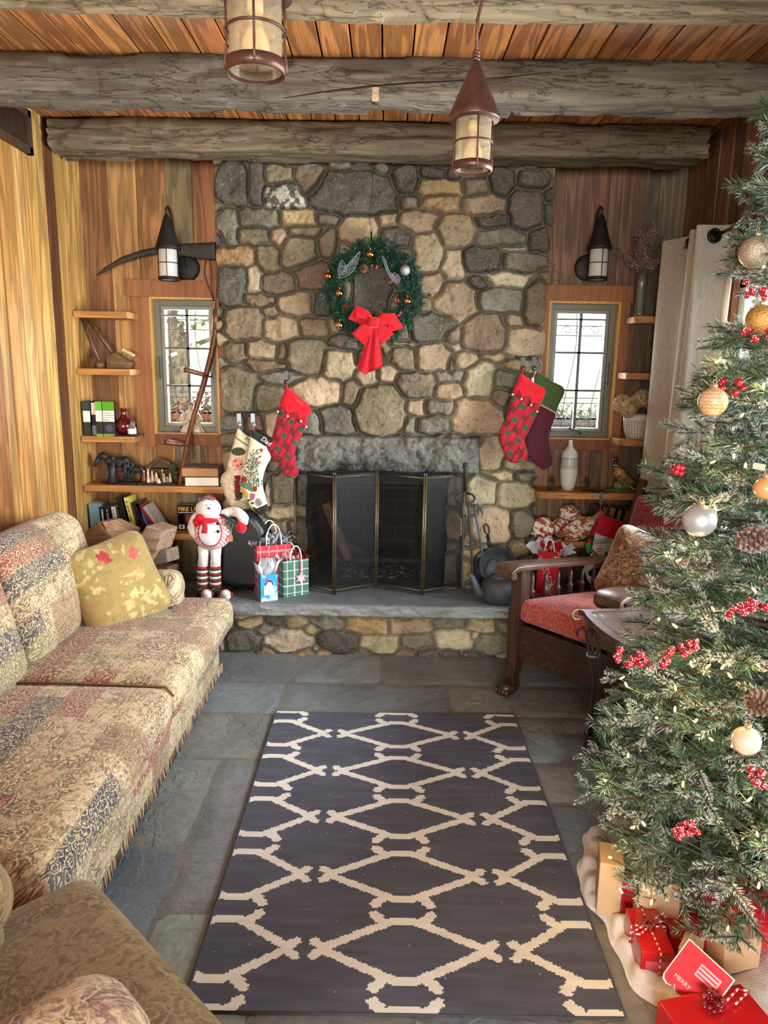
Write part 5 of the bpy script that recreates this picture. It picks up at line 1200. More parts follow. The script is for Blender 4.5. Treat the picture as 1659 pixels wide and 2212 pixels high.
m = MB(S(200, 200, 200)); m.box((bx0+.006, 4.018, zL2+.103), (bx1, 4.0195, zL2+.106)); m.box((bx0+.008, 4.018, zL2+.01), (bx0+.04, 4.0195, zL2+.034)); m.box((bx0+.018, 4.0172, zL2+.015), (bx0+.03, 4.0185, zL2+.029), S(40, 30, 30))
for zz in (.088, .062): m.lathe([(.001, 0), (.016, 0)], (bx0+.024, 4.0195, zL2+zz-.01), 16, S(96, 80, 70), axis=(0, -1, 0))
m.box((bx0+.05, 4.0185, zL2+.045), (bx1-.01, 4.0195, zL2+.095), S(120, 50, 30)); m.build('print', 'paper', t)
# robed angel and beads on the sill
t = thing('angel_figurine', 'cream ceramic robed figurine with dark hair on the left window sill', 'figurine', (-1.0, YB-.0, 1.114)); ax, az, ay = WY(415, 930, YB+.01).x, 1.114, YB+.005
m = MB(S(214, 200, 172)); vs = []
n = 28; pr = [(.062, 0), (.066, .006), (.058, .02), (.048, .045), (.040, .08), (.036, .105), (.028, .118), (.012, .126)]
for i, (r_, z_) in enumerate(pr):
    for k in range(n): a = 2*pi*k/n; q = r_*(1+.16*sin(7*a)*(1-z_/.13)); vs.append((ax+q*cos(a), ay+q*sin(a)*.42, az+z_))
m.add(vs, [(i*n+k, i*n+(k+1) % n, (i+1)*n+(k+1) % n, (i+1)*n+k) for i in range(len(pr)-1) for k in range(n)], None, True)
for s_ in (-1, 1): m.tube([(ax+s_*.03, ay-.01, az+.108), (ax+s_*.052, ay-.02, az+.07), (ax+s_*.03, ay-.035, az+.055), (ax+s_*.008, ay-.038, az+.07)], [.014, .017, .012, .007], 10)
m.build('robe', 'ceramic', t)
m = MB(S(200, 160, 130)); m.ell((ax, ay-.005, az+.142), (.0155, .015, .019)); m.ell((ax, ay-.0205, az+.140), (.003, .003, .004), n=6); m.build('head', 'ceramic', t); m = MB(S(50, 34, 28)); m.ell((ax, ay+.002, az+.150), (.018, .016, .017)); m.build('hair', 'ceramic', t)
t = thing('rosary_beads', 'string of dark beads hanging over the left window sill', 'beads', (ax+.02, YB-.03, .98)); 
for k in range(38):
    s_ = k/37; x = ax+.018+.004*sin(k); zz = 1.215-.0065*k if k < 38 else 0; m = MB(S(46, 30, 28)); m.ell((x, YB-.052, zz), .0032, n=8); m.build('bead', 'gloss', t)

# ------------------------------------------------------------------ right shelves
t = thing('ceramic_vase', 'tall off-white bottle vase with a band of scribbled lines', 'vase', (0, 0, 0)); vx = WY(1226, 1060, 4.03).x; vz = ZR; vy = 4.03
t.location = (vx, vy, vz); WM[t.name] = Matrix.Translation((vx, vy, vz))
m = MB(S(214, 214, 202)); prof = [(.001, 0), (.030, 0), (.040, .03), (.048, .09), (.049, .14), (.046, .185), (.040, .212), (.022, .232), (.013, .246), (.0115, .27), (.0125, .275), (.009, .273), (.008, .25)]
m.lathe([(r_, vz+z_) for r_, z_ in prof], (vx, vy, 0), 36); m.build('body', 'ceramic', t)
m = MB(S(70, 68, 62)); 
def vr(z_): return float(np.interp(z_, [q[1] for q in prof[:7]], [q[0] for q in prof[:7]]))+.0004
for k in range(7):
    m.tube([((vx+vr(.155+.027*sin(a*1.5+k*.9))*cos(a)), vy+vr(.155+.027*sin(a*1.5+k*.9))*sin(a), vz+.155+.027*sin(a*1.5+k*.9)) for a in np.linspace(0, 4*pi, 60)], .0007, 4)
m.tube([(vx+vr(.12)*cos(a), vy+vr(.12)*sin(a), vz+.12) for a in np.linspace(0, 2*pi, 40)], .0008, 4); m.build('scribble_lines', 'iron', t)
def candle(px, label):
    p = WY(px, 1062, 4.0); x, y, z = p.x, 4.0, ZR; t = thing('candle_holder', label, 'candle holder', (x, y, z), group='dark iron candle holders beside the white vase'); c = S(62, 58, 46)
    m = MB(c); m.lathe([(.001, z), (.028, z), (.03, z+.003), (.024, z+.006), (.006, z+.007), (.001, z+.007)], (x, y, 0), 20); m.build('foot_plate', 'iron', t)
    m = MB(c); m.tube([(x+.006*sin(k*.6), y+.006*cos(k*.6), z+.006+k*.0022) for k in range(18)], .0028, 6); m.tube([(x+.004, y, z+.03), (x+.016, y, z+.045), (x+.018, y, z+.03), (x+.010, y, z+.026)], .002, 6); m.build('twisted_stem', 'iron', t)
    m = MB(c); m.lathe([(.004, z+.044), (.020, z+.048), (.019, z+.05), (.009, z+.05), (.009, z+.07), (.012, z+.072), (.008, z+.071), (.008, z+.052)], (x, y, 0), 18); m.build('candle_cup', 'iron', t)
candle(1191, 'small dark iron candle holder left of the white vase'); candle(1266, 'small dark iron candle holder right of the white vase')
# pheasant
def recol(o, f):
    me = o.data; bm = bmesh.new(); bm.from_mesh(me); bmesh.ops.subdivide_edges(bm, edges=bm.edges[:], cuts=3, use_grid_fill=True, smooth=.6); bm.to_mesh(me); bm.free(); n = len(me.vertices); co = np.empty(n*3, np.float32); me.vertices.foreach_get('co', co); co = co.reshape(-1, 3)
    c = np.concatenate([f(co[:, 0], co[:, 1], co[:, 2]), np.ones((n, 1))], 1).astype(np.float32); me.color_attributes['Col'].data.foreach_set('color', c.ravel()); me.polygons.foreach_set('use_smooth', np.ones(len(me.polygons), bool))
px_ = WY(1340, 1062, 4.02); X0 = px_.x; t = thing('pheasant_figurine', 'painted ceramic pheasant standing on a green mossy mound', 'bird figurine', (X0, 4.02, ZR)); z = ZR; y = 4.02
m = MB(S(88, 112, 62)); m.ell((X0+.012, y, z+.006), (.085, .045, .012), S(74, 98, 60), 22); m.ell((X0-.005, y, z+.03), (.036, .028, .034), S(96, 116, 66), 14, jit=.08); m.ell((X0+.025, y, z+.03), (.034, .026, .028), None, 12, jit=.1); m.ell((X0-.03, y, z+.03), (.016, .016, .02), S(110, 90, 54), 10); 
for k in range(5): m.ell((X0+.045+.006*k, y-.02, z+.03-.004*k), (.006, .006, .005), S(190, 170, 70), 6)
m.build('mound', 'ceramic', t)
m = MB(S(150, 112, 62)); m.tube([(X0-.035, y, z+.135), (X0-.028, y, z+.118), (X0-.012, y, z+.098), (X0+.012, y, z+.078), (X0+.04, y, z+.06), (X0+.06, y, z+.05)], [.014, .026, .034, .031, .018, .008], 16, None); o = m.build('body', 'ceramic', t, sub=0); recol(o, lambda x, y, z: np.where((vnoise(x-z, z+y, 150, 3) > .5)[:, None], np.array(S(182, 142, 88)), np.where((vnoise(x, z, 90, 5) > .55)[:, None], np.array(S(84, 60, 40)), np.array(S(140, 98, 58)))))
m = MB(S(120, 84, 50)); m.tube([(X0+.045, y, z+.06), (X0+.085, y, z+.042), (X0+.115, y, z+.028)], [.010, .007, .002], 8); m.build('tail', 'ceramic', t)
m = MB(S(30, 40, 36)); m.tube([(X0-.036, y, z+.135), (X0-.038, y, z+.156), (X0-.036, y, z+.172)], [.014, .012, .011], 12); m.ell((X0-.038, y, z+.176), (.013, .011, .013)); m.lathe([(.0155, z+.141), (.0155, z+.146)], (X0-.037, y, 0), 14, S(226, 222, 210)); m.build('head', 'ceramic', t)
m = MB(S(170, 50, 50)); m.ell((X0-.044, y-.009, z+.178), (.006, .003, .006)); m.tube([(X0-.05, y, z+.176), (X0-.062, y, z+.172)], [.004, .0008], 6, S(206, 190, 150)); m.build('face', 'ceramic', t)
# old books under the shelf
g2 = 'old books on the lower right plank shelf'
xx = 1.14
for k, (w, h, c, l) in enumerate(((.035, .19, S(44, 44, 44), 'dark grey old book leaning at the left end of the right-hand row'), (.028, .185, S(110, 84, 60), 'brown leather old book, second in the right-hand row'), (.03, .185, S(126, 92, 70), 'tan leather old book, third in the right-hand row'),
      (.03, .18, S(70, 46, 36), 'old book with gilt spine and round gold stamp, left of three'), (.03, .18, S(58, 42, 36), 'old book with gilt spine and round gold stamp, middle of three'), (.03, .18, S(64, 44, 36), 'old book with gilt spine and round gold stamp, right of three'))):
    x = xx + k*.042; t = book('old_book', l, x, x+w, 3.985, .12, ZR2+.001+w/2*sin(radians(10)), h, c, lean=10, group=g2)
    if k >= 3:
        m = MB(S(196, 150, 80)); m.lathe([(.001, 0), (.011, 0)], (0, -.0612, h*.42), 16, axis=(0, -1, 0))
        for q in (.55, .60, .66, .72, .8, .88): m.box((-.011, -.0612, h*q), (.011, -.06, h*q+.0035)); m.box((-.003, -.0613, h*q+.003), (.003, -.0602, h*q+.012))
        m.build('gilt_stamp', 'copper', t, local=True)
# cloth bundles
def patch(m_col, u, v, w): pass
def bundle(label, c, r, seed, R=None, knot=None):
    t = thing('cloth_bundle', label, 'cloth bundle', (c[0], c[1], c[2]-r[2]), group='patterned cloth bundles on the lower right shelf'); n = 56; th = np.linspace(0, pi, n//2+1); ph = np.linspace(0, 2*pi, n, endpoint=False); T, P_ = np.meshgrid(th, ph, indexing='ij')
    k = 1 + (fbm(P_, T, 2.5, seed, 3)-.5)*.35*np.sin(T) + .03*np.sin(P_*9+T*5)*np.sin(T); D = np.stack([np.sin(T)*np.cos(P_), np.sin(T)*np.sin(P_), np.cos(T)], -1); V = D*k[..., None]*np.array(r)
    if R is not None: V = V @ np.array(R).T
    V = V + np.array(c); q = vnoise(V[..., 0]+V[..., 1], V[..., 2]-V[..., 1]*.5, 85, seed); q2 = vnoise(V[..., 0]-V[..., 1], V[..., 2], 90, seed+2)
    C = np.where((q > .52)[..., None], np.array(S(160, 92, 56)), np.array(S(228, 220, 204))); C = np.where((q2 > .74)[..., None], np.array(S(150, 50, 50)), C); m_ = len(th); i, j = np.meshgrid(range(m_-1), range(n), indexing='ij')
    Fq = np.stack([i*n+j, (i+1)*n+j, (i+1)*n+(j+1) % n, i*n+(j+1) % n], -1).reshape(-1, 4); np_obj('bundle', V.reshape(-1, 3), Fq, 'cloth', t, C.reshape(-1, 3), True)
    if knot:
        m = MB(S(170, 120, 84)); k0 = Vector(knot[0]); k1 = Vector(knot[1]); m.tube([k0, k0.lerp(k1, .4), k1, k1+(k1-k0)*.3], [.018, .012, .02, .026], 12); m.build('tied_end', 'cloth', t)
zz = ZR2
def pxc(px, py, y): return tuple(WY(px, py, y))
bundle('round brown-and-cream cloth bundle at the left end of the shelf', (*pxc(1171, 1144, 3.985)[:2], zz+.063), (.065, .05, .062), 1)
bundle('small round brown-and-cream cloth bundle, second from the left', (*pxc(1213, 1146, 4.05)[:2], zz+.058), (.052, .055, .057), 2)
bundle('brown-and-cream cloth bundle perched on top of the others', tuple(Vector(pxc(1230, 1110, 4.03))+Vector((0, 0, .004))), (.055, .048, .047), 3, None, (pxc(1245, 1108, 4.03), pxc(1262, 1125, 4.03)))
bundle('largest brown-and-cream cloth bundle, long and tied at its right end', (pxc(1254, 1140, 3.97)[0], 3.97, zz+.068), (.098, .046, .058), 4, Matrix.Rotation(radians(-28), 3, 'Y'), (pxc(1276, 1123, 3.97), pxc(1296, 1112, 3.97)))
# flowers
t = thing('glass_vase', 'tall clear faceted glass vase of dried pink flowers', 'vase', (1.35, 4.04, 1.776)); fx = WY(1387, 600, 4.04).x
m = MB((.7, .75, .7)); m.lathe([(.001, 1.777), (.026, 1.777), (.026, 1.79), (.027, 1.95), (.030, 2.0), (.028, 2.0), (.024, 1.95), (.023, 1.8)], (fx, 4.04, 0), 12); m.build('body', 'clear_glass', t)
m = MB(S(104, 88, 70)); rr = random.Random(5); tips = []
for k in range(9):
    e = WY(rr.choice((1352, 1362, 1378, 1386, 1392, 1400, 1412, 1426, 1432)), rr.uniform(508, 572), 4.04); m.tube([(fx, 4.04, 1.86), (fx+(e.x-fx)*.3, 4.04, 2.02), tuple(e)], .0014, 5); tips.append(e)
m.build('stem', 'bark', t); m = MB()
P1 = [(1342, 545), (1360, 560), (1375, 575), (1390, 580), (1402, 575), (1418, 565), (1430, 555), (1436, 548), (1385, 555), (1380, 540), (1388, 525), (1395, 512), (1405, 518), (1380, 510), (1408, 505), (1395, 540), (1370, 568), (1412, 572), (1392, 562), (1386, 532), (1414, 498)]
for (a, b) in P1:
    c = WY(a, b, 4.04+rr.uniform(-.02, .02))
    for q in range(110):
        o_ = c+Vector((rr.gauss(0, .013), rr.gauss(0, .012), rr.gauss(0, .013))); a_ = Vector((rr.uniform(-1, 1), rr.uniform(-1, 1), rr.uniform(-.3, 1))).normalized()*rr.uniform(.006, .013); b_ = a_.orthogonal().normalized()*a_.length*.4; m.add([o_, o_+a_*.5+b_, o_+a_, o_+a_*.5-b_], [(0, 1, 2, 3)], vary(S(176, 140, 140), .25, rr))
o = m.build('dried_blossom', 'plant', t); o['kind'] = 'stuff'
t = thing('flower_basket', 'white basket with black wire-grid print holding dried hydrangeas', 'basket', (1.33, 4.03, 1.13)); bxx = WY(1378, 940, 4.03).x
m = MB(S(222, 216, 202)); m.lathe([(.001, 1.129), (.066, 1.129), (.078, 1.17), (.086, 1.23), (.088, 1.262), (.082, 1.262), (.07, 1.15)], (bxx, 4.03, 0), 40, sy=.8); m.build('fabric_body', 'cloth', t)
m = MB(S(40, 38, 36)); pr = [(.067, 1.13), (.0795, 1.17), (.0872, 1.232)]
def br(z_): return float(np.interp(z_, [q[1] for q in pr], [q[0] for q in pr]))
for k in range(30): a = 2*pi*k/30; m.tube([(bxx+br(z_)*cos(a), 4.03+br(z_)*sin(a)*.8, z_) for z_ in (1.13, 1.17, 1.232)], .0008, 4)
for q in range(9): z_ = 1.138+q*.0115; m.tube([(bxx+br(z_)*cos(a), 4.03+br(z_)*sin(a)*.8, z_) for a in np.linspace(0, 2*pi, 36)], .0008, 4)
m.build('grid_print', 'iron', t)
for k, (a, b, r_, yy) in enumerate(((1344, 872, .050, 3.99), (1358, 886, .045, 3.985), (1388, 860, .048, 4.0), (1376, 866, .04, 4.02), (1404, 868, .04, 4.06), (1370, 905, .03, 4.02))):
    c = WY(a, b, yy); m = MB(); rr = random.Random(k)
    for q in range(420):
        d = Vector((rr.gauss(0, 1), rr.gauss(0, 1), rr.gauss(0, 1))).normalized(); o_ = c+d*r_*rr.uniform(.78, 1.02); u = d.orthogonal().normalized(); w = d.cross(u); s_ = rr.uniform(.006, .010); a0 = rr.uniform(0, 6)
        pv = [o_+(u*cos(a0+e_*pi/4)+w*sin(a0+e_*pi/4))*s_*(1 if e_ % 2 else .45)+d*.003*(e_ % 2) for e_ in range(8)]; m.add(pv, [tuple(range(8))], vary(S(196, 172, 128), .22, rr))
    o = m.build('hydrangea_head', 'plant', t)
m = MB(S(226, 220, 204)); m.add([], []) if False else None

# ------------------------------------------------------------------ wreath
wc = WY(806, 632, 3.86); wt = thing('christmas_wreath', 'green pine wreath with baubles and a red velvet bow on the chimney', 'wreath', wc)
def needles(stems, n_per, L0, L1, wdt, cols, frost, seed, spread=.9):
    """stems: list of (p0, p1, frosty); returns V, F, C of thin pointed blades"""
    rg = np.random.default_rng(seed); V = []; C = []
    for (a, b, fr) in stems:
        a = np.array(a, float); b = np.array(b, float); ax = b-a; ln = np.linalg.norm(ax); ax = ax/ln; n = int(n_per*max(.4, ln/.12)); t_ = rg.random(n); d = rg.normal(size=(n, 3)); d -= (d@ax)[:, None]*ax; d /= np.linalg.norm(d, axis=1, keepdims=True)+1e-9
        dr = d*spread + ax*(rg.uniform(.5, 1.3, n)[:, None]); dr /= np.linalg.norm(dr, axis=1, keepdims=True); L_ = rg.uniform(L0, L1, n)*(1-.45*t_**3)
        p = a + ax*(t_*ln)[:, None]; tip = p + dr*L_[:, None]; sd = np.cross(dr, rg.normal(size=(n, 3))); sd /= np.linalg.norm(sd, axis=1, keepdims=True)+1e-9; mid = p+dr*(L_*.45)[:, None]
        V.append(np.stack([p, mid+sd*wdt, tip, mid-sd*wdt], 1).reshape(-1, 3)); c = np.array(cols)[rg.integers(0, len(cols), n)]*rg.uniform(.75, 1.25, n)[:, None]; c4 = np.repeat(c[:, None], 4, 1)
        if fr: 
            f = (rg.random(n) < frost*fr)[:, None]; W_ = np.array(S(226, 233, 236)); c4[:, 2] = np.where(f, W_, c4[:, 2]); c4[:, 1] = np.where(f, c*.5+W_*.5, c4[:, 1]); c4[:, 3] = c4[:, 1]
        C.append(c4.reshape(-1, 3))
    V = np.concatenate(V); return V, np.arange(len(V)).reshape(-1, 4), np.concatenate(C)
k_ = 3.86/F*1.0; RO_, RI_ = 108*k_, 50*k_; rr = random.Random(12); stems = []
for k in range(620):
    a = rr.uniform(0, 2*pi); r1 = rr.uniform(.15, .225); y = rr.uniform(-.03, .045); da = rr.choice((-1, 1))*rr.uniform(.2, .6); r2 = r1+rr.uniform(-.05, .06)
    if r2 > .262: r2 = .262
    if r2 < .135: r2 = .135
    stems.append(((wc.x+r1*cos(a), 3.88-y, wc.z+r1*sin(a)), (wc.x+r2*cos(a+da*.6), 3.86-y-rr.uniform(0, .03), wc.z+r2*sin(a+da*.6)), 0))
V, Fq, C = needles(stems, 75, .024, .042, .0017, [S(38, 74, 54), S(32, 64, 48), S(56, 92, 66), S(26, 54, 42)], 0, 3); o = np_obj('foliage', V, Fq, 'plant', wt, C); o['kind'] = 'stuff'
m = MB(S(40, 50, 36)); m.tube([(wc.x+.19*cos(a), 3.885, wc.z+.19*sin(a)) for a in np.linspace(0, 2*pi, 40, endpoint=False)], .02, 8, closed=True); m.build('ring', 'bark', wt)
def wp(px, py, y=3.80): return WY(px, py, y)
for (a, b, c, nm) in ((800, 549, S(206, 160, 90), 'g'), (708, 596, S(196, 140, 60), 'g'), (733, 633, S(210, 170, 110), 'g'), (880, 650, S(206, 168, 110), 'g'), (733, 702, S(214, 190, 150), 'g'), (875, 584, S(170, 170, 176), 's')):
    m = MB(c); p = wp(a, b); m.ell(tuple(p), .026 if nm == 's' else .022, n=20); m.lathe([(.006, .02), (.006, .028), (.001, .03)], tuple(p), 10, S(170, 140, 80)); o = m.build('bauble', 'glitter' if nm == 's' else 'chrome', wt); o['label'] = 'silver glitter bauble' if nm == 's' else 'shiny gold bauble'
def cone_mesh(m, p, r, L_, axis, col, tipc=None):
    axis = Vector(axis).normalized(); u = axis.orthogonal().normalized(); w = axis.cross(u)
    for i in range(9):
        s_ = i/8; rad = r*sin(pi*(.18+.72*s_)); c = Vector(p)+axis*(L_*(s_-.5)); n = 9
        for k in range(n):
            a = 2*pi*(k+.5*(i % 2))/n; d = u*cos(a)+w*sin(a); e = d.cross(axis)*(rad*.36); b0 = c+d*rad*.35; m.add([b0-e*.6, b0+e*.6, c+d*rad+e-axis*.004+axis*.006*s_, c+d*rad*1.18+axis*.004, c+d*rad-e-axis*.004+axis*.006*s_], [(0, 1, 2, 3, 4)], [col, col, col, tipc or col, col])
    m.tube([Vector(p)-axis*L_*.5, Vector(p)+axis*L_*.45], r*.45, 8, tuple(q*.6 for q in col))
for (a, b) in ((786, 580), (748, 665), (820, 680), (842, 603)):
    m = MB(); cone_mesh(m, wp(a, b, 3.825), .02, .045, (.3, -.8, -.4), S(110, 72, 50)); o = m.build('pine_cone', 'bark', wt)
for (a, b) in ((808, 574), (858, 646), (862, 678)):
    m = MB(S(170, 36, 44))
    for q in range(4): m.ell(tuple(wp(a+rr.uniform(-6, 6), b+rr.uniform(-5, 5), 3.80)), .0065, n=10)
    m.build('berry_cluster', 'gloss', wt)
def bfly(pts, m):
    q = [wp(a, b, 3.79) for a, b in pts]; c = sum(q, Vector())/len(q); sp = [Vector(v) for v in spline([tuple(v) for v in q], 4)]
    m.tube(sp, .0016, 5, closed=True)
    for s_ in (.7, .42): m.tube([c+(v-c)*s_ for v in sp], .0010, 4, closed=True)
    for v in q: m.tube([c, v], .0011, 4)
BF = ([(731, 600), (748, 575), (762, 560), (777, 543), (774, 560), (766, 580), (752, 594)], [(731, 594), (732, 575), (738, 562), (746, 572), (748, 590)], [(825, 552), (834, 565), (838, 580), (848, 595), (855, 608), (844, 600), (834, 582)], [(846, 604), (850, 590), (860, 594), (864, 606), (856, 612)])
for k in (0, 2): m = MB(S(150, 154, 160)); bfly(BF[k], m); bfly(BF[k+1], m); m.build('wire_butterfly', 'glitter', wt)
RD = S(178, 24, 34); bow = MB(RD)
kn = wp(808, 697, 3.785)
def bandpx(pts, wpx, ys, m): 
    q = [WY(a, b, y) for (a, b), y in zip(pts, ys)]; ws = []
    for i, w_ in enumerate(wpx):
        tdir = (q[min(i+1, len(q)-1)]-q[max(i-1, 0)]); n = Vector((-tdir.z, .15*tdir.length*(1 if i % 2 else -1), tdir.x)).normalized(); ws.append(n*w_*k_*.5)
    m.ribbon(q, ws, .0016)
bandpx([(808, 697), (790, 680), (770, 672), (762, 680), (785, 690), (804, 700)], [10, 20, 24, 26, 22, 12], [3.785, 3.77, 3.775, 3.79, 3.79, 3.785], bow)
bandpx([(810, 697), (830, 688), (846, 690), (856, 702), (840, 706), (815, 700)], [10, 22, 28, 34, 24, 12], [3.785, 3.78, 3.785, 3.79, 3.80, 3.785], bow)
bandpx([(806, 700), (792, 715), (775, 735)], [12, 34, 40], [3.78, 3.765, 3.775], bow); bandpx([(812, 700), (825, 715), (838, 732)], [12, 26, 32], [3.78, 3.77, 3.78], bow)
def tail(poly, y, m2):
    q = [WY(a, b, y) for a, b in poly]; m2.prism(q, (0, .0025, 0), RD)
bow.build('bow_loops', 'velvet', wt, bevel=.0005)
m2 = MB(RD); 
def foldtail(left, right, bot, y0, m2):
    n = 10; vs = []
    for i in range(n+1):
        s_ = i/n
        for k in range(7):
            u = k/6; a = left[0][0]+(left[1][0]-left[0][0])*s_; b = right[0][0]+(right[1][0]-right[0][0])*s_; x = a+(b-a)*u; yb = left[0][1]+(bot(u)-left[0][1])*s_; vs.append(WY(x, yb, y0-.012*sin(s_*2.6)+.008*cos(u*pi*2.2)*(.4+s_*.6)))
    b2 = [v+Vector((0, .002, 0)) for v in vs]; N = len(vs); fs = [(i*7+k, i*7+k+1, i*7+k+8, i*7+k+7) for i in range(n) for k in range(6)]
    m2.add(vs+b2, fs+[tuple(N+q for q in f)[::-1] for f in fs] + [(k, k+1, N+k+1, N+k) for k in range(6)] + [(n*7+k, N+n*7+k, N+n*7+k+1, n*7+k+1) for k in range(6)], RD, True)
foldtail([(800, 712), (771, 795)], [(812, 712), (797, 795)], lambda u: 795+17*(1-abs(u-.7)/.7) if u < .7 else 812-(u-.7)*30, 3.775, m2)
foldtail([(806, 712), (797, 800)], [(818, 712), (827, 790)], lambda u: 805-u*14, 3.77, m2)
m2.build('bow_tail', 'velvet', wt)
m = MB(RD); m.obox(kn+Vector((0, -.012, 0)), (.046, .03, .05), Matrix.Rotation(radians(8), 3, 'Y'), None, .01); m.build('bow_knot', 'velvet', wt)
m = MB(S(30, 26, 24)); m.tube([WY(801, 560, 3.86), WY(802, 500, 3.885)], .0035, 6); m.tube([WY(802, 500, 3.89), WY(797, 470, 3.885), WY(805, 400, 3.885), WY(806, 362, 3.90)], .0012, 5); m.build('hanging_wire', 'iron', wt)
# ------------------------------------------------------------------ stockings
def pxu(u, w, Y): return PXV(u, np.full_like(u, Y), w)
def inpoly(x, y, poly): return _inside(x, y, poly)
RF = S(206, 24, 34)
def stocking(label, outline, Y, colf, th=.016, loop=None, lcol=RF, mat='velvet'):
    q = [WY(a, b, Y) for a, b in outline]; top = max(q, key=lambda v: v.z); t = thing('christmas_stocking', label, 'stocking', top, group=None)
    relief('body', mat, t, spline([(a.x, a.z) for a in q], 4), ((0, Y, 0), (1, 0, 0), (0, 0, 1)), th, .035, .0028, lambda u, w: colf(*pxu(u, w, Y), u, w))
    if loop:
        m = MB(lcol); A, B = WY(*loop[0], Y), WY(*loop[1], Y); m.ribbon([A+Vector((-.004, -.004, 0)), B+Vector((0, -.006, .004)), A+Vector((.004, .004, 0))], (0, .0035, 0), .0012); m.build('hanging_loop', 'velvet', t)
    return t
def c1(x, y): return 460+x*.1447, 880+y*.1447
def P_(s_, f): return [f(*[float(v) for v in q.split(',')]) for q in s_.split()]
IV = np.array(S(214, 200, 166)); DKG = np.array(S(34, 38, 38))
def mom(x, y, u, w):
    cx = (x-460)/.1447; cy = (y-880)/.1447; n = fbm(u, w, 120, 2, 3)[:, None]; C = IV*(.85+.3*n)
    ln = np.abs((cy-430) - (cx-325)*.68); C = np.where((ln < 9)[:, None], DKG, C)
    gr = (((cx-385)/110)**2+((cy-655)/62)**2 < 1+.5*(vnoise(u, w, 300, 2)-.5)) ; C = np.where(gr[:, None], np.where(vnoise(u, w, 420, 3)[:, None] > .45, np.array(S(70, 76, 44)), np.array(S(44, 52, 34))), C)
    fur = (((cx-330-(cy-900)*-.05)/125)**2+((cy-760)/70)**2 < 1) & ~gr; C = np.where(fur[:, None], np.array(S(206, 176, 148))*(.8+.4*n), C)
    face = ((cx-375)/85)**2+((cy-850)/105)**2 < 1; C = np.where(face[:, None], np.array(S(196, 134, 110))*(.85+.3*n), C)
    for ex_, ey_ in ((345, 795), (425, 845)): C = np.where((((cx-ex_)/16)**2+((cy-ey_)/12)**2 < 1)[:, None], np.array(S(50, 34, 30)), C)
    C = np.where((((cx-375)/26)**2+((cy-865)/20)**2 < 1)[:, None], np.array(S(160, 80, 74)), C)
    C = np.where((((cx-375)/42)**2+((cy-985)/60)**2 < 1)[:, None], np.array(S(214, 176, 160)), C)
    rob = ((cx > 300+30*vnoise(u, w, 150, 4)) & (cy > 1010) & (cy < 1380) & (cx < 420)); C = np.where(rob[:, None], np.array(S(110, 36, 40)), C)
    fr = (cy > 880) & (cx < 310+40*vnoise(u, w, 200, 5)) ; C = np.where(fr[:, None], np.array(S(184, 166, 134))*(.65+.7*fbm(u, w*.4, 220, 3)[:, None]), C)
    C = np.where(((cy > 1380) & ~fr)[:, None], np.array(S(160, 144, 116))*(.8+.4*n), C); C = np.where((((cx-400)/60)**2+((cy-1310)/70)**2 < .8+.6*(vnoise(u, w, 300, 6)-.5))[:, None], np.array(S(44, 52, 32)), C)
    return C
t = stocking('ivory stocking embroidered with a bearded winter face, leftmost on the chimney', P_('375,315 470,390 560,470 530,600 500,760 480,1000 470,1200 520,1420 520,1530 470,1600 390,1590 300,1520 225,1430 140,1220 108,1110 130,1010 200,930 240,740 300,560 335,420', c1), 3.845, mom, loop=((515, 927), (517, 911)))
def tilt_text(s_, size, px, py, Y, ang, t, col, sh=.2): 
    a = radians(ang); o = WY(px, py, Y); text(s_, size, o, (cos(a), 0, sin(a)), (-sin(a), 0, cos(a)), 'paper', t, ext=.0006, col=col, shear=sh)
tilt_text('Mom', .030, 527.5, 949, 3.825, -38, t, S(40, 44, 44))
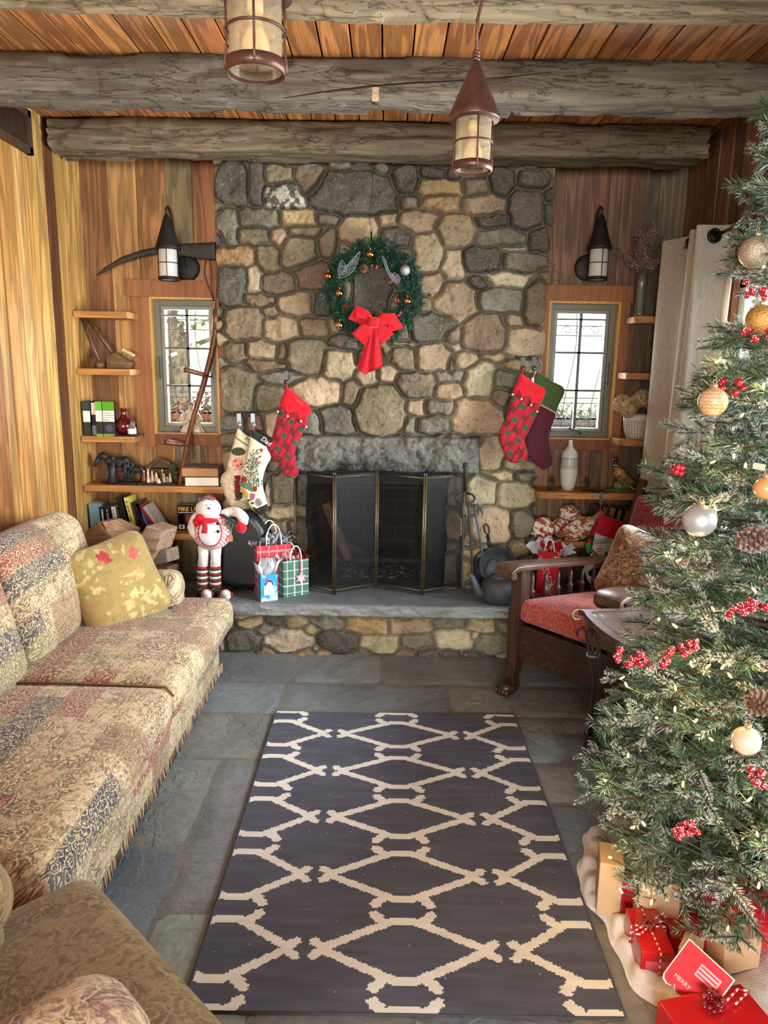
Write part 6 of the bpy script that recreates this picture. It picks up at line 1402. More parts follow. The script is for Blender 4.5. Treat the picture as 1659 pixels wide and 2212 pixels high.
def dad(x, y, u, w):
    cx = (x-460)/.1447; cy = (y-880)/.1447; n = fbm(u, w, 120, 3, 3)[:, None]; C = np.array(S(222, 212, 184))*(.88+.22*n)
    C = np.where(((cy < 430+(cx-560)*.66) | (cy > 1440+(800-cx)*.42))[:, None], DKG*(.9+.3*n), C)
    tx = 640-(cy-650)*.12+70*(vnoise(w, w*0, 40, 3)-.5); wd = 40+(cy-600)*.20; tree = (cy > 620) & (cy < 1190) & (np.abs(cx-tx-10) < wd+60*(vnoise(u, w, 110, 4)-.5)*2) & (vnoise(u*1.3, w, 330, 5) > .34)
    C = np.where(tree[:, None], np.where(vnoise(u, w, 260, 6)[:, None] > .55, np.array(S(98, 116, 92)), np.array(S(50, 66, 52))), C)
    for (a, b, r_, c) in ((730, 630, 26, S(176, 40, 44)), (690, 830, 16, S(176, 40, 44)), (620, 965, 16, S(176, 40, 44)), (670, 765, 12, S(176, 40, 44)), (470, 1075, 50, S(140, 40, 40)), (630, 1215, 38, S(150, 30, 40))): C = np.where((((cx-a)/r_)**2+((cy-b)/r_)**2 < 1)[:, None], np.array(c), C)
    sq = [((400, 1090), (540, 1130), (610, 1200), (600, 1260), (420, 1170), S(78, 112, 78)), ((420, 1200), (480, 1190), (550, 1290), (520, 1360), (450, 1290), S(206, 166, 66)), ((560, 1270), (640, 1280), (630, 1360), (580, 1390), (550, 1340), S(150, 96, 112)), ((630, 1380), (700, 1340), (750, 1420), (680, 1480), (640, 1440), S(122, 126, 136))]
    for s_ in sq: C = np.where(inpoly(cx, cy, list(s_[:5]))[:, None], np.array(s_[5])*(.9+.2*n), C)
    C = np.where(((np.abs((cx-690)-(cy-1410)*.6) < 6) & (cy > 1345) & (cy < 1475) & (cx > 620))[:, None], np.array(S(150, 40, 50)), C)
    for a, b in ((540, 1380), (600, 1420), (620, 1500), (700, 1530)): C = np.where((((cx-a)/26)**2+((cy-b)/16)**2 < .6+vnoise(u, w, 400, 2))[:, None], np.array(S(48, 60, 40)), C)
    return C
t = stocking('cream stocking with green holiday tree and dark cuff lettered Dad', P_('590,325 700,400 840,490 800,590 865,740 800,880 745,1060 750,1200 810,1440 800,1550 740,1615 650,1570 570,1500 480,1330 415,1190 400,1100 450,960 490,800 530,600 560,430', c1), 3.815, dad, loop=((546, 929), (548, 912)))
tilt_text('Dad', .034, 562.5, 949.5, 3.795, -36, t, S(226, 226, 220))
def redplaid(cuff, base, a1, a2, sc_px, seed, cx0):
    def f(x, y, u, w):
        n = fbm(u, w, 200, seed, 2)[:, None]; C = np.array(S(168, 28, 44))*(.85+.3*n); ax, ay = a1; bx, by = a2; det = ax*by-ay*bx; dx = x-base[0]; dy = y-base[1]; i = (dx*by-dy*bx)/det; j = (ax*dy-ay*dx)/det
        fi = i-np.round(i); fj = j-np.round(j)
        for k in (.16, .22, .28, .34): C = np.where((np.abs(np.abs(fj)-k*.9-.05) < .012)[:, None], np.array(S(70, 20, 26)), C)
        for k in (.30, .38, .46): C = np.where((np.abs(np.abs(fi)-k) < .012)[:, None], np.array(S(84, 20, 26)), C)
        C = np.where(((np.abs(fi) > .33) & (np.abs(fj) > .33) & (vnoise(u, w, 300, 1) > .3))[:, None], np.array(S(60, 48, 30)), C)
        px_ = np.round(i)*ax+np.round(j)*bx+base[0]; py_ = np.round(i)*ay+np.round(j)*by+base[1]; C = np.where((np.hypot(x-px_, (y-py_)*.85) < sc_px)[:, None], np.array(S(16, 82, 54)), C)
        return np.where(inpoly(x, y, cuff)[:, None], np.array(S(196, 24, 36))*(.92+.16*n), C)
    return f
BELL = S(206, 190, 150)
def bells(t, pts, Y):
    for (a, b) in pts: m = MB(BELL); m.ell(tuple(WY(a, b, Y)), .0075, n=12); m.build('jingle_bell', 'steel', t)
cf = [(615, 830), (680, 880), (674, 890), (664, 901), (657, 899), (650, 912), (643, 888), (632, 890), (621, 894), (617, 874), (600, 882), (598, 876)]
t = stocking('red plaid stocking with green dots hanging left of the fireplace lintel', [(620, 838), (645, 855), (672, 884), (660, 923), (638, 973), (645, 1010), (643, 1026), (631, 1033), (613, 1026), (603, 1004), (584, 985), (574, 965), (586, 947), (600, 897), (606, 868)], 3.845, redplaid(cf, (615, 940), (-15, 29), (22, 17), 5.2, 2, 0), loop=((621, 842), (618, 822)))
bells(t, ((600, 889), (621, 899), (650, 910), (661, 922)), 3.825); tilt_text('Johanna', .018, 633, 861, 3.822, -36, t, S(150, 96, 60), .4)
cf = [(1126, 800), (1185, 838), (1178, 848), (1165, 872), (1161, 867), (1148, 872), (1145, 851), (1126, 858), (1122, 841), (1100, 850), (1104, 845)]
t5 = stocking('plain dark maroon stocking with a deep green cuff on the right of the chimney', [(1156, 803), (1190, 822), (1220, 841), (1206, 877), (1197, 906), (1186, 947), (1194, 988), (1192, 1005), (1177, 1015), (1167, 1012), (1148, 995), (1133, 975), (1135, 940), (1150, 900), (1148, 850)], 3.865,
    lambda x, y, u, w: np.where((y < 864+(x-1150)*.52)[:, None], np.array(S(62, 78, 42)), np.where((y < 867+(x-1150)*.52)[:, None], np.array(S(170, 160, 120)), np.array(S(72, 24, 34))))*(.9+.2*fbm(u, w, 60, 3, 2)[:, None]))
m = MB(S(200, 200, 192)); m.tube([WY(1153, 796, 3.84), WY(1157, 803, 3.84), WY(1152, 815, 3.84)], .002, 6); m.obox(WY(1151, 822, 3.835), (.012, .003, .03), None, S(210, 206, 196)); m.build('cord_tag', 'cloth', t5)
t = stocking('red plaid stocking with green dots overlapping the maroon stocking', [(1126, 809), (1155, 828), (1178, 846), (1155, 904), (1136, 943), (1133, 955), (1139, 974), (1138, 992), (1128, 999), (1115, 1002), (1097, 995), (1086, 974), (1076, 948), (1081, 925), (1097, 892), (1106, 848), (1116, 828)], 3.82, redplaid(cf, (1127, 878), (-16, 28.3), (22.6, 17), 5.5, 3, 0), loop=((1128, 812), (1130, 790)))
bells(t, ((1107, 852), (1126, 862), (1147, 875), (1160, 889)), 3.80); tilt_text('Jimmy', .019, 1141, 834, 3.80, -38, t, S(120, 66, 36), .4)
def dog(x, y, u, w):
    cx = (x-1200)/.1326; cy = (y-1060)/.1326; n = fbm(u, w, 90, 3, 2)[:, None]; C = np.array(S(184, 192, 190))*(.92+.16*n)
    C = np.where((cy < 690+(cx-650)*.33)[:, None], np.array(S(176, 24, 44)), C); C = np.where((cy > 1330+(vnoise(u, u*0, 20, 2)-.5)*40)[:, None], np.array(S(222, 220, 212)), C)
    BK_ = np.array(S(28, 28, 30)); head = (((cx-890)/105)**2+((cy-1120)/85)**2 < 1) | inpoly(cx, cy, [(790, 1110), (795, 985), (815, 980), (870, 1050)]) | inpoly(cx, cy, [(930, 1060), (990, 1020), (1030, 1030), (985, 1130)]); bod = (((cx-760)/240)**2+((cy-1330)/100)**2 < 1) | inpoly(cx, cy, [(660, 1380), (740, 1380), (740, 1500), (690, 1500)])
    C = np.where((head | bod)[:, None], BK_, C); C = np.where((inpoly(cx, cy, [(640, 1160), (760, 1190), (850, 1165), (940, 1200), (920, 1240), (820, 1240), (790, 1330), (700, 1310), (770, 1240), (630, 1225)]))[:, None], np.array(S(190, 26, 48)), C)
    for (a, b, r_) in ((712, 940, 50), (585, 1100, 52)): d = np.hypot(cx-a, cy-b); C = np.where((d < r_)[:, None], np.where(((np.sin(cy*.16) > .3) & (a > 600))[:, None], np.array(S(230, 210, 210)), np.array(S(186, 24, 44))), C)
    for (x0_, y0_, x1_, y1_) in ((660, 830, 880, 800), (590, 960, 690, 1060)):
        for k in range(7):
            s_ = k/6; ax = x0_+(x1_-x0_)*s_; ay = y0_+(y1_-y0_)*s_
            for e in (-1, 1): d = np.abs((cx-ax)*.8-(cy-ay)*-.6*e) ; C = np.where(((d < 6) & (np.hypot(cx-ax, cy-ay) < 55) & ((cy-ay)*e > 0))[:, None], np.array(S(46, 58, 34)), C)
    for (a, b) in ((755, 745), (885, 952), (712, 1100)): C = np.where((np.hypot(cx-a, cy-b) < 15)[:, None], np.array(S(236, 238, 236)), C)
    d = np.hypot(cx-990, cy-890); an = np.arctan2(cy-890, cx-990); C = np.where(((d < 42) & (np.abs(np.sin(an*4)) < .35))[:, None], np.array(S(236, 238, 236)), C)
    return C
def rdeer(x, y, u, w):
    cx = (x-1200)/.1326; cy = (y-1060)/.1326; C = np.tile(np.array(S(36, 42, 40)), (len(x), 1)); C = np.where((cy < 730)[:, None], np.array(S(140, 24, 40)), C)
    C = np.where(((((cx-530)/45)**2+((cy-920)/85)**2 < .8+.4*vnoise(u, w, 200, 3)))[:, None], np.array(S(70, 140, 76)), C); C = np.where((np.hypot(cx-545, cy-810) < 32)[:, None], np.array(S(170, 30, 50)), C)
    C = np.where((inpoly(cx, cy, [(370, 1100), (440, 1075), (480, 1240), (420, 1200)]))[:, None], np.array(S(140, 100, 60)), C); C = np.where(inpoly(cx, cy, [(480, 1180), (560, 1200), (500, 1350), (420, 1300)])[:, None], np.array(S(214, 208, 196)), C)
    C = np.where(((np.hypot(cx-390, cy-1470) < 50) | inpoly(cx, cy, [(480, 1580), (530, 1580), (510, 1780), (455, 1760)]))[:, None], np.array(S(180, 30, 50)), C); return C
c2 = lambda x, y: (1200+x*.1326, 1060+y*.1326)
t7 = stocking('dark stocking with a holly leaf hanging behind the dog stocking', P_('690,480 720,560 640,740 620,900 560,1300 620,1560 600,1740 520,1800 420,1790 300,1600 270,1400 300,1240 420,1000 540,720 620,560', c2), 3.905, rdeer)
t = stocking('pale stocking with a black dog in a red scarf under a red cuff', P_('730,395 1000,470 1290,620 1220,790 1130,1000 1010,1250 960,1420 960,1620 900,1730 740,1700 600,1560 500,1400 520,1200 590,960 640,700 700,480', c2), 3.88, dog, loop=((1297, 1112), (1297, 1092)))
def hanger(label, cx, cy, Y, bar, hook, col, wpx=24):
    p = WY(cx, cy, Y); t = thing('stocking_hanger', label, 'hook', p); m = MB(S(34, 34, 36)); k = .0025; m.box((p.x-wpx*k, Y, p.z-.004), (p.x+wpx*k, Y+.07, p.z+.004), None, .002); m.build('top_plate', 'iron', t)
    for hx in hook:
        q = WY(hx, cy, Y); m = MB(col); m.box((q.x-.011, Y-.004, q.z-.055), (q.x+.011, Y, q.z), None, .001); m.lathe([(.001, -.010), (.013, -.010), (.013, 0), (.010, 0)], (q.x+.002, Y-.004, q.z-.058), 16, axis=(0, 1, 0)); m.build('hook_arm', 'steel', t)
hanger('dark stocking hanger plate with two pale metal hooks on the left stones', 530, 893, 3.85, 0, (516, 546), S(140, 150, 150)); hanger('single dark stocking hanger above the left plaid stocking', 619, 801, 3.86, 0, (618,), S(60, 62, 64), 14)
hanger('left of the two dark stocking hangers at the chimney right edge', 1128, 771, 3.845, 0, (1130,), S(62, 66, 68), 10); hanger('right of the two dark stocking hangers at the chimney right edge', 1155, 771, 3.845, 0, (1154,), S(62, 66, 68), 9.5)
p = WY(1298, 1068, 3.93); t = thing('stocking_hanger', 'flat black hanger clamped on the edge of the right shelf', 'hook', p); m = MB(S(40, 38, 38)); m.box((p.x-.045, 3.93, ZR+.001), (p.x+.035, 4.02, ZR+.008), None, .002); m.build('top_plate', 'iron', t)
m = MB(S(96, 98, 96)); m.box((p.x-.008, 3.914, ZR-.05), (p.x+.008, 3.919, ZR+.006)); m.lathe([(.001, -.008), (.010, -.008), (.010, 0)], (p.x, 3.914, ZR-.055), 14, axis=(0, 1, 0)); m.build('hook_arm', 'steel', t)

# ------------------------------------------------------------------ snowman
sn = WZ(452, 1288, HZ); sn.y = 3.74; t = thing('snowman_doll', 'tall plush snowman doll with red scarf and long striped legs', 'doll', (sn.x, sn.y, HZ)); Ys = 3.74
def sp(px, py, dy=0): return WY(px, py, Ys+dy)
kp = (Ys*cos(TH)+1.0*sin(TH))/F; WHT = S(228, 222, 216); RDS = S(196, 26, 42)
m = MB(WHT); m.ell(sp(450, 1100), (27*kp, 24*kp, 25*kp), None, 28); m.build('head', 'plush', t)
m = MB(WHT); m.ell(sp(455, 1143), (36*kp, 30*kp, 36*kp), None, 28); m.build('torso', 'plush', t)
for pts in ([(428, 1116), (418, 1130), (418, 1146), (432, 1156)], [(484, 1112), (505, 1105), (520, 1112), (526, 1126)]):
    m = MB(WHT); m.tube([tuple(q) for q in spline([tuple(sp(a, b, -.03 if i > 1 else 0)) for i, (a, b) in enumerate(pts)], 4)[:-4]], [8*kp, 9.5*kp]+[10.5*kp]*7+[11*kp, 11*kp, 10*kp], 14); m.ell(sp(*pts[-1], -.03), 10.5*kp); m.build('arm', 'plush', t)
for (a, b, r_) in ((432, 1156, .5), (521, 1138, -.2)): m = MB(RDS); m.ell(sp(a, b, -.04), (12*kp, 11*kp, 14*kp), None, 16, Matrix.Rotation(r_, 3, 'Y')); m.build('mitten', 'velvet', t)
# net-patterned bib skirt
n = 64; th = np.linspace(.25*pi, .92*pi, 40); ph = np.linspace(0, 2*pi, n, endpoint=False); T_, P2 = np.meshgrid(th, ph, indexing='ij'); c = sp(458, 1148)
V = np.stack([c.x+42*kp*np.sin(T_)*np.cos(P2)*(1+.02*np.sin(P2*8)), c.y+35*kp*np.sin(T_)*np.sin(P2), c.z+40*kp*np.cos(T_)], -1).reshape(-1, 3)
def skirtcol(o, ax, ay):
    pass
Tn = 160; Pn = 300; th = np.linspace(.22*pi, .93*pi, Tn); ph = np.linspace(0, 2*pi, Pn, endpoint=False); T_, P2 = np.meshgrid(th, ph, indexing='ij'); V = np.stack([c.x+42*kp*np.sin(T_)*np.cos(P2), c.y+36*kp*np.sin(T_)*np.sin(P2), c.z+40*kp*np.cos(T_)], -1)
uu = P2*12; vv = T_*14; net = (np.abs(np.sin((uu+vv)*.9)) < .28) | (np.abs(np.sin((uu-vv)*.9)) < .28); xo = V[..., 0]-c.x-.006; zo = V[..., 2]-c.z; bib = ((xo/(24*kp))**2+((zo-4*kp)/(30*kp))**2 < 1) & (V[..., 1] < c.y)
ring_ = np.abs((xo/(24*kp))**2+((zo-4*kp)/(30*kp))**2-1) < .12
C = np.where(net[..., None], np.array(S(176, 40, 56)), np.array(S(226, 216, 212))); C = np.where(bib[..., None], np.array(S(226, 222, 220)), C); C = np.where((ring_ & (V[..., 1] < c.y))[..., None], np.array(S(190, 40, 54)), C)
i, j = np.meshgrid(range(Tn-1), range(Pn), indexing='ij'); Fq = np.stack([i*Pn+j, (i+1)*Pn+j, (i+1)*Pn+(j+1) % Pn, i*Pn+(j+1) % Pn], -1).reshape(-1, 4); np_obj('net_skirt', V.reshape(-1, 3), Fq, 'cloth', t, C.reshape(-1, 3), True)
m = MB(RDS)
cs = sp(452, 1124); m.tube([(cs.x+27*kp*cos(a), cs.y+22*kp*sin(a), cs.z+.004*sin(3*a)) for a in np.linspace(0, 2*pi, 24, endpoint=False)], .021, 10, closed=True); m.ell(sp(432, 1120, -.05), (.026, .02, .024), jit=.08); m.ell(sp(427, 1130, -.05), (.022, .018, .026), jit=.08); m.tube([sp(440, 1126, -.07), sp(443, 1140, -.085), sp(441, 1152, -.095)], [.012, .013, .016], 8); m.build('scarf', 'cloth', t)
for (a, b, dy) in ((470, 1131, -.082), (471, 1148, -.09)): m = MB(S(28, 60, 44)); m.ell(sp(a, b, dy), (.009, .006, .009), jit=.15, n=10); m.build('button', 'plush', t)
m = MB(S(40, 30, 30)); m.ell(sp(446, 1091, -.054), .003, n=8); m.ell(sp(455, 1090, -.052), .003, n=8); m.tube([sp(440, 1108, -.050), sp(446, 1113, -.054), sp(453, 1113, -.053), sp(460, 1107, -.047)], .0011, 5); m.build('embroidered_face', 'cloth', t)
m = MB(S(120, 30, 46)); m.ell(sp(451, 1098, -.060), (.007, .007, .006), n=10); m.build('nose', 'cloth', t)
m = MB(S(150, 132, 120)); rr = random.Random(9); V2, F2, C2 = needles([(tuple(sp(430+k*2.6, 1080-abs(k-5)*-1.2, -.02+.004*k)), tuple(sp(434+k*2.6, 1074-abs(k-5)*-1.2, -.03)), 1) for k in range(11)], 120, .012, .022, .0011, [S(60, 50, 44), S(196, 180, 170), S(100, 84, 76)], .2, 5)
o = np_obj('fur_hat', V2, F2, 'plant', t, C2)
m = MB(S(150, 40, 50)); m.tube([sp(426, 1100, -.01), sp(432, 1078, -.02), sp(450, 1069, -.02), sp(466, 1078, -.02)], .006, 8); m.build('hat_band', 'cloth', t)
m = MB(S(150, 130, 96)); m.tube([sp(497, 1112, -.04), sp(495, 1128, -.05), sp(500, 1142, -.05)], .004, 6); V2, F2, C2 = needles([(tuple(sp(497, 1112, -.04)), tuple(sp(500, 1140, -.05)), .5), (tuple(sp(497, 1120, -.04)), tuple(sp(488, 1132, -.06)), .5), (tuple(sp(497, 1120, -.04)), tuple(sp(508, 1136, -.06)), .5)], 300, .02, .035, .0008, [S(60, 74, 56), S(80, 84, 66)], .3, 6); np_obj('pine_sprig', V2, F2, 'plant', t, C2)
m = MB(S(196, 120, 84)); m.obox(sp(498, 1163, -.05), (.022, .006, .034), None, S(190, 120, 90)); m.build('gift_tag', 'paper', t)
st_ = [S(40, 70, 50), S(150, 36, 48), S(220, 212, 204)]
for xx_, x2 in ((440, 438), (466, 465)):
    m = MB(WHT); m.tube([sp(xx_, 1180), sp(xx_, 1200), sp(x2, 1226)], [13*kp, 11*kp, 11.5*kp], 16); m.build('leg', 'plush', t); pr = []; cl = []
    zb_ = HZ+.045; zt_ = sp(x2, 1222).z; xk = sp(x2, 1240).x; seq = [st_[k % 3] for k in range(11)]
    for k in range(11):
        for e in (.02, .98): pr.append((12.5*kp, zb_+(zt_-zb_)*(k+e)/11)); cl.append(seq[k])
    m = MB(WHT); m.lathe(pr, (xk, Ys, 0), 20, cl); m.build('striped_sock', 'cloth', t)
    m = MB(S(30, 24, 26)); m.ell((xk, Ys-.03, HZ+.024), (.030, .055, .024)); m.tube([(xk, Ys, HZ+.02), (xk, Ys, HZ+.05)], .028, 16); m.build('boot', 'velvet', t)
for px in (446, 487):
    q = sp(px, 1276, -.085); q.z = HZ+.030; m = MB(WHT); m.ell(q, .029, n=20); m.build('boot_snowman_face', 'plush', t); m = MB(S(150, 30, 40)); m.tube([q+Vector((.031*cos(a), .0, .031*sin(a))) for a in np.linspace(-.2, pi+.2, 16)], .003, 6)
    for s_ in (-1, 1): m.ell(q+Vector((s_*.031, 0, .004)), (.008, .010, .010), n=10)
    m.build('earmuffs', 'velvet', t); m = MB(S(30, 26, 26)); m.ell(q+Vector((-.007, -.0275, .006)), .0028, n=6); m.ell(q+Vector((.008, -.0275, .006)), .0028, n=6); m.tube([q+Vector((-.010, -.0265, -.008)), q+Vector((0, -.028, -.013)), q+Vector((.011, -.0265, -.007))], .0012, 5); m.ell(q+Vector((.001, -.029, -.002)), .003, n=6); m.build('boot_face_features', 'cloth', t)

# black object behind, on a little stand
bx = WY(528, 1260, 3.86); t = thing('black_stove', 'matte black arched metal heater on a small stand behind the snowman', 'heater', (bx.x, 3.87, HZ))
o2 = [(478, 1262), (474, 1200), (476, 1140), (492, 1112), (520, 1100), (545, 1106), (566, 1126), (580, 1160), (582, 1262)]
q = [WY(a, b, 3.82) for a, b in o2]; relief('body', 'plastic', t, spline([(v.x, max(v.z, HZ+.035)) for v in q], 3), ((0, 3.84, 0), (1, 0, 0), (0, 0, 1)), .06, .04, .008, S(20, 20, 21))
m = MB(S(24, 24, 25)); m.box((bx.x-.05, 3.80, HZ), (bx.x+.05, 3.90, HZ+.012), None, .003); m.box((bx.x-.028, 3.82, HZ+.01), (bx.x+.028, 3.88, HZ+.06), None, .003); m.build('stand', 'iron', t)

# ------------------------------------------------------------------ gift bags
def bag(label, FL, FR, BL, topy, colf, tissue, handles=True, hcol=(.85, .83, .8), extra=None, zb=HZ, cat='gift bag', group=None, hh=.09):
    A, B, D = WZ(*FL, zb), WZ(*FR, zb), WZ(*BL, zb); ex_ = (B-A); ed = (D-A); w = ex_.length; d = min(max(ed.length, .05), .14); ex_.normalize(); ed = Vector((-ex_.y, ex_.x, 0)); h = WY(FL[0], topy, A.y).z-zb
    t = thing('gift_bag', label, cat, A+ex_*w/2+ed*d/2, group=group); res = .003; V = []; Fq = []; C = []; b = 0
    def panel(o, u, L_, k):
        nonlocal b
        nx = int(L_/res)+1; nz = int(h/res)+1; a_, z_ = np.meshgrid(np.linspace(0, L_, nx), np.linspace(0, h, nz), indexing='ij'); P3 = np.array(o)+a_[..., None]*np.array(u)+z_[..., None]*np.array((0, 0, 1)); nn = np.array((u[1], -u[0], 0)); P3 = P3+nn*((fbm(a_, z_, 14, k)-.5)*.006*np.sin(np.clip(a_/L_, 0, 1)*pi))[..., None]
        V.append(P3.reshape(-1, 3)); C.append(colf(a_.ravel()/L_, z_.ravel()/h, a_.ravel(), z_.ravel(), k)); i, j = np.meshgrid(range(nx-1), range(nz-1), indexing='ij'); q = b+i*nz+j; Fq.append(np.stack([q, q+nz, q+nz+1, q+1], -1).reshape(-1, 4)); b += nx*nz
    panel(A, ex_, w, 0); panel(A+ex_*w, ed, d, 1); panel(A+ex_*w+ed*d, -ex_, w, 2); panel(A+ed*d, -ed, d, 3)
    np_obj('paper_body', np.concatenate(V), np.concatenate(Fq), 'paper', t, np.concatenate(C), True)
    if handles:
        for dd in (.004, d-.004):
            m = MB(hcol); c = A+ex_*w*.5+ed*dd; r_ = w*.22; m.tube([c+ex_*(-r_*cos(a))+Vector((0, 0, h-.01+hh*sin(a)**.8 if sin(a) > 0 else h-.01)) for a in np.linspace(0, pi, 18)], .003, 8); m.build('handle', 'cloth', t)
    # tissue: crumpled folded sheets
    for k, (u0_, hgt, wd, tc, patt) in enumerate(tissue):
        m = MB(tc); rr = random.Random(k*5+len(label)); c = A+ex_*w*u0_+ed*d*rr.uniform(.35, .65)+Vector((0, 0, h-.03)); n = 9; vs = []; cc = []
        for r_ in range(6):
            s_ = r_/5
            for q in range(n):
                u = q/(n-1)-.5; vs.append(c+ex_*(u*wd*(.35+.9*s_)+rr.uniform(-.006, .006))+ed*((cos(q*2.4+k)*.018+rr.uniform(-.008, .008))*(.5+s_))+Vector((0, 0, s_*hgt*(1-.5*abs(u)*(1+.9*sin(q*2.1+k)))+.03*0+rr.uniform(-.004, .004))))
                cc.append(patt(u, s_) if patt else vary(tc, .04, rr))
        b2 = [v+ed*.0015 for v in vs]; N = len(vs); fs = [(r_*n+q, r_*n+q+1, r_*n+n+q+1, r_*n+n+q) for r_ in range(5) for q in range(n-1)]; m.add(vs+b2, fs+[tuple(N+e for e in f)[::-1] for f in fs], cc+cc, False); m.build('tissue_paper', 'tissue', t)
    return t, A, ex_, ed, w, h
def plaid(base, line, sz, off=(0, 0)):
    def f(u, v, x, z, k):
        c = np.tile(np.array(base), (len(x), 1))*(.96+.08*fbm(x, z, 30, 1)[:, None]); 
        for q in (0, .1): c = np.where(((np.abs(((x+off[0])/sz+q) % 1-.5) < .022) | (np.abs(((z+off[1])/sz+q) % 1-.5) < .022))[:, None], np.array(line), c)
        return c
    return f
BWc = lambda u, s_: (S(40, 42, 46) if (int(u*8+9)+int(s_*5)) % 2 else S(206, 212, 218)); RWs = lambda u, s_: (S(160, 30, 46) if int(u*14+20) % 2 else S(230, 222, 218))
WTI = S(226, 228, 236)
bag('large red plaid gift bag with checked tissue beside the black heater', (557, 1290), (630, 1283), (541, 1277), 1180, plaid(S(176, 52, 62), S(222, 150, 156), .045), [(.3, .06, .15, S(150, 150, 155), BWc), (.6, .09, .14, S(150, 150, 155), BWc), (.85, .07, .1, S(150, 150, 155), BWc), (.08, .05, .08, S(180, 180, 185), BWc)], hh=.12)
tg = bag('green plaid gift bag with a pink snowflake tag left of the fire screen', (613, 1292), (667, 1284), (598, 1281), 1213, plaid(S(74, 106, 88), S(186, 216, 204), .043), [(.15, .07, .09, WTI, RWs), (.45, .08, .1, WTI, RWs), (.75, .05, .09, WTI, RWs)], hh=.085)
t, A, ex_, ed, w, h = tg; m = MB(S(226, 170, 178)); c = A+ex_*w*.66-ed*.006+Vector((0, 0, h*.5)); out = []
for k in range(24): a = 2*pi*k/24; r_ = (.031, .022, .017, .022)[k % 4]; out.append(c+ex_*r_*cos(a+pi/2)+Vector((0, 0, r_*sin(a+pi/2))))
m.prism(out, -ed*.004, S(224, 150, 160)); out2 = [c-ed*.005+(p-c)*.55 for p in out]; m.prism(out2, -ed*.002, S(240, 214, 216)); m.tube([c+Vector((0, 0, .03)), A+ex_*w*.62-ed*.004+Vector((0, 0, h+.01))], .0025, 6, S(190, 60, 50)); m.build('snowflake_tag', 'paper', t)
def penguin(u, v, x, z, k):
    c = np.array(S(50, 150, 206))*(.9+.25*fbm(x, z, 40, 2)[:, None]); c = np.where((fbm(x, z, 25, 5) > .62)[:, None], np.array(S(150, 206, 230)), c)
    if k == 0:
        e = ((u-.5)/.30)**2+((v-.52)/.26)**2 < 1; c = np.where(e[:, None], np.array(S(28, 34, 58)), c); c = np.where((((u-.5)/.17)**2+((v-.60)/.12)**2 < 1)[:, None], np.array(S(230, 230, 232)), c); c = np.where((((u-.36)/.12)**2+((v-.80)/.07)**2 < 1)[:, None], np.array(S(180, 60, 90)), c)
        c = np.where(((u-.5)**2/.0016+((v-.56)/.03)**2 < 1)[:, None], np.array(S(226, 130, 50)), c); c = np.where((v < .1+.05*np.sin(u*9))[:, None], np.array(S(210, 228, 240)), c)
    else: c = c*.8
    return c
tb_ = bag('small blue penguin gift bag with white tissue in front of the plaid bags', (564, 1300), (600, 1296), (555, 1293), 1243, penguin, [(.35, .12, .10, WTI, None), (.7, .11, .10, WTI, None)], handles=False)
t, A, ex_, ed, w, h = tb_; m = MB(S(226, 228, 232)); o_ = A+ex_*w*.16-ed*.003+Vector((0, 0, h*.24)); m.prism([o_, o_+ex_*w*.6, o_+ex_*w*.6+Vector((0, 0, h*.36)), o_+Vector((0, 0, h*.36))], -ed*.002); m.build('note_card', 'paper', t)
def flakes(u, v, x, z, k):
    c = np.tile(np.array(S(190, 22, 40)), (len(x), 1)); 
    for q in range(9):
        cx_, cz_, r_ = (q*.37 % 1), (q*.61 % 1), .12+.05*(q % 3); d = np.hypot(u-cx_, (v-cz_)*1.3); a = np.arctan2((v-cz_), u-cx_); c = np.where(((d < r_) & (np.abs(np.sin(a*3)) < .22+.05/np.maximum(d, .02)*.1))[:, None], np.array(S(232, 222, 222)), c)
    return c
tr = bag('red gift bag with white snowflakes and tissue on the hearth behind the chair', (1158, 1287), (1204, 1290), (1150, 1275), 1190, flakes, [(.0, .07, .14, WTI, None), (.4, .10, .12, WTI, None), (.9, .07, .15, WTI, None), (.6, .085, .1, S(200, 30, 44), None), (1.1, .04, .12, WTI, None)], hh=.075)
t, A, ex_, ed, w, h = tr; m = MB(S(224, 214, 206)); o_ = A+ex_*w*.35-ed*.004+Vector((0, 0, .01)); m.prism([o_, o_+ex_*.03+Vector((0, 0, .012)), o_+ex_*.045+Vector((0, 0, .07)), o_+ex_*.01+Vector((0, 0, .06))], -ed*.001); m.build('name_tag', 'paper', t)

# ------------------------------------------------------------------ fire screen, logs and irons
BR = S(96, 82, 56); t = thing('fire_screen', 'folding four-panel mesh fire screen with thin brass-coloured frames', 'fire screen', (-.02, 3.86, HZ)); pts = [(-.493, 3.925), (-.262, 3.78), (-.039, 3.925), (.214, 3.80), (.44, 3.925)]; zt = .955
for (a, b) in zip(pts[:-1], pts[1:]):
    p_ = thing('panel', parent=t, loc=(0, 0, 0)); WM[p_.name] = WM[t.name]
    m = MB(BR); d = (Vector((*b, 0))-Vector((*a, 0))); L_ = d.length; d.normalize(); a3 = Vector((*a, HZ+.012))+d*.006; b3 = Vector((*b, HZ+.012))-d*.006; up = Vector((0, 0, zt-HZ-.03))
    m.tube([a3-Vector((0, 0, .011)), a3+up], .0055, 8); m.tube([b3-Vector((0, 0, .011)), b3+up], .0055, 8); m.tube([a3+Vector((0, 0, .012)), b3+Vector((0, 0, .012))], .0045, 8); m.tube([a3+up-Vector((0, 0, .012)), b3+up-Vector((0, 0, .012))], .0045, 8)
    for q in (a3, b3): m.ell(q+up+Vector((0, 0, .006)), (.006, .006, .008), n=8)
    o = m.build('panel_frame', 'copper', p_)
    m = MB(S(12, 12, 12)); m.add([a3, b3, b3+up, a3+up], [(0, 1, 2, 3)]); m.build('mesh', 'screen_mesh', p_)
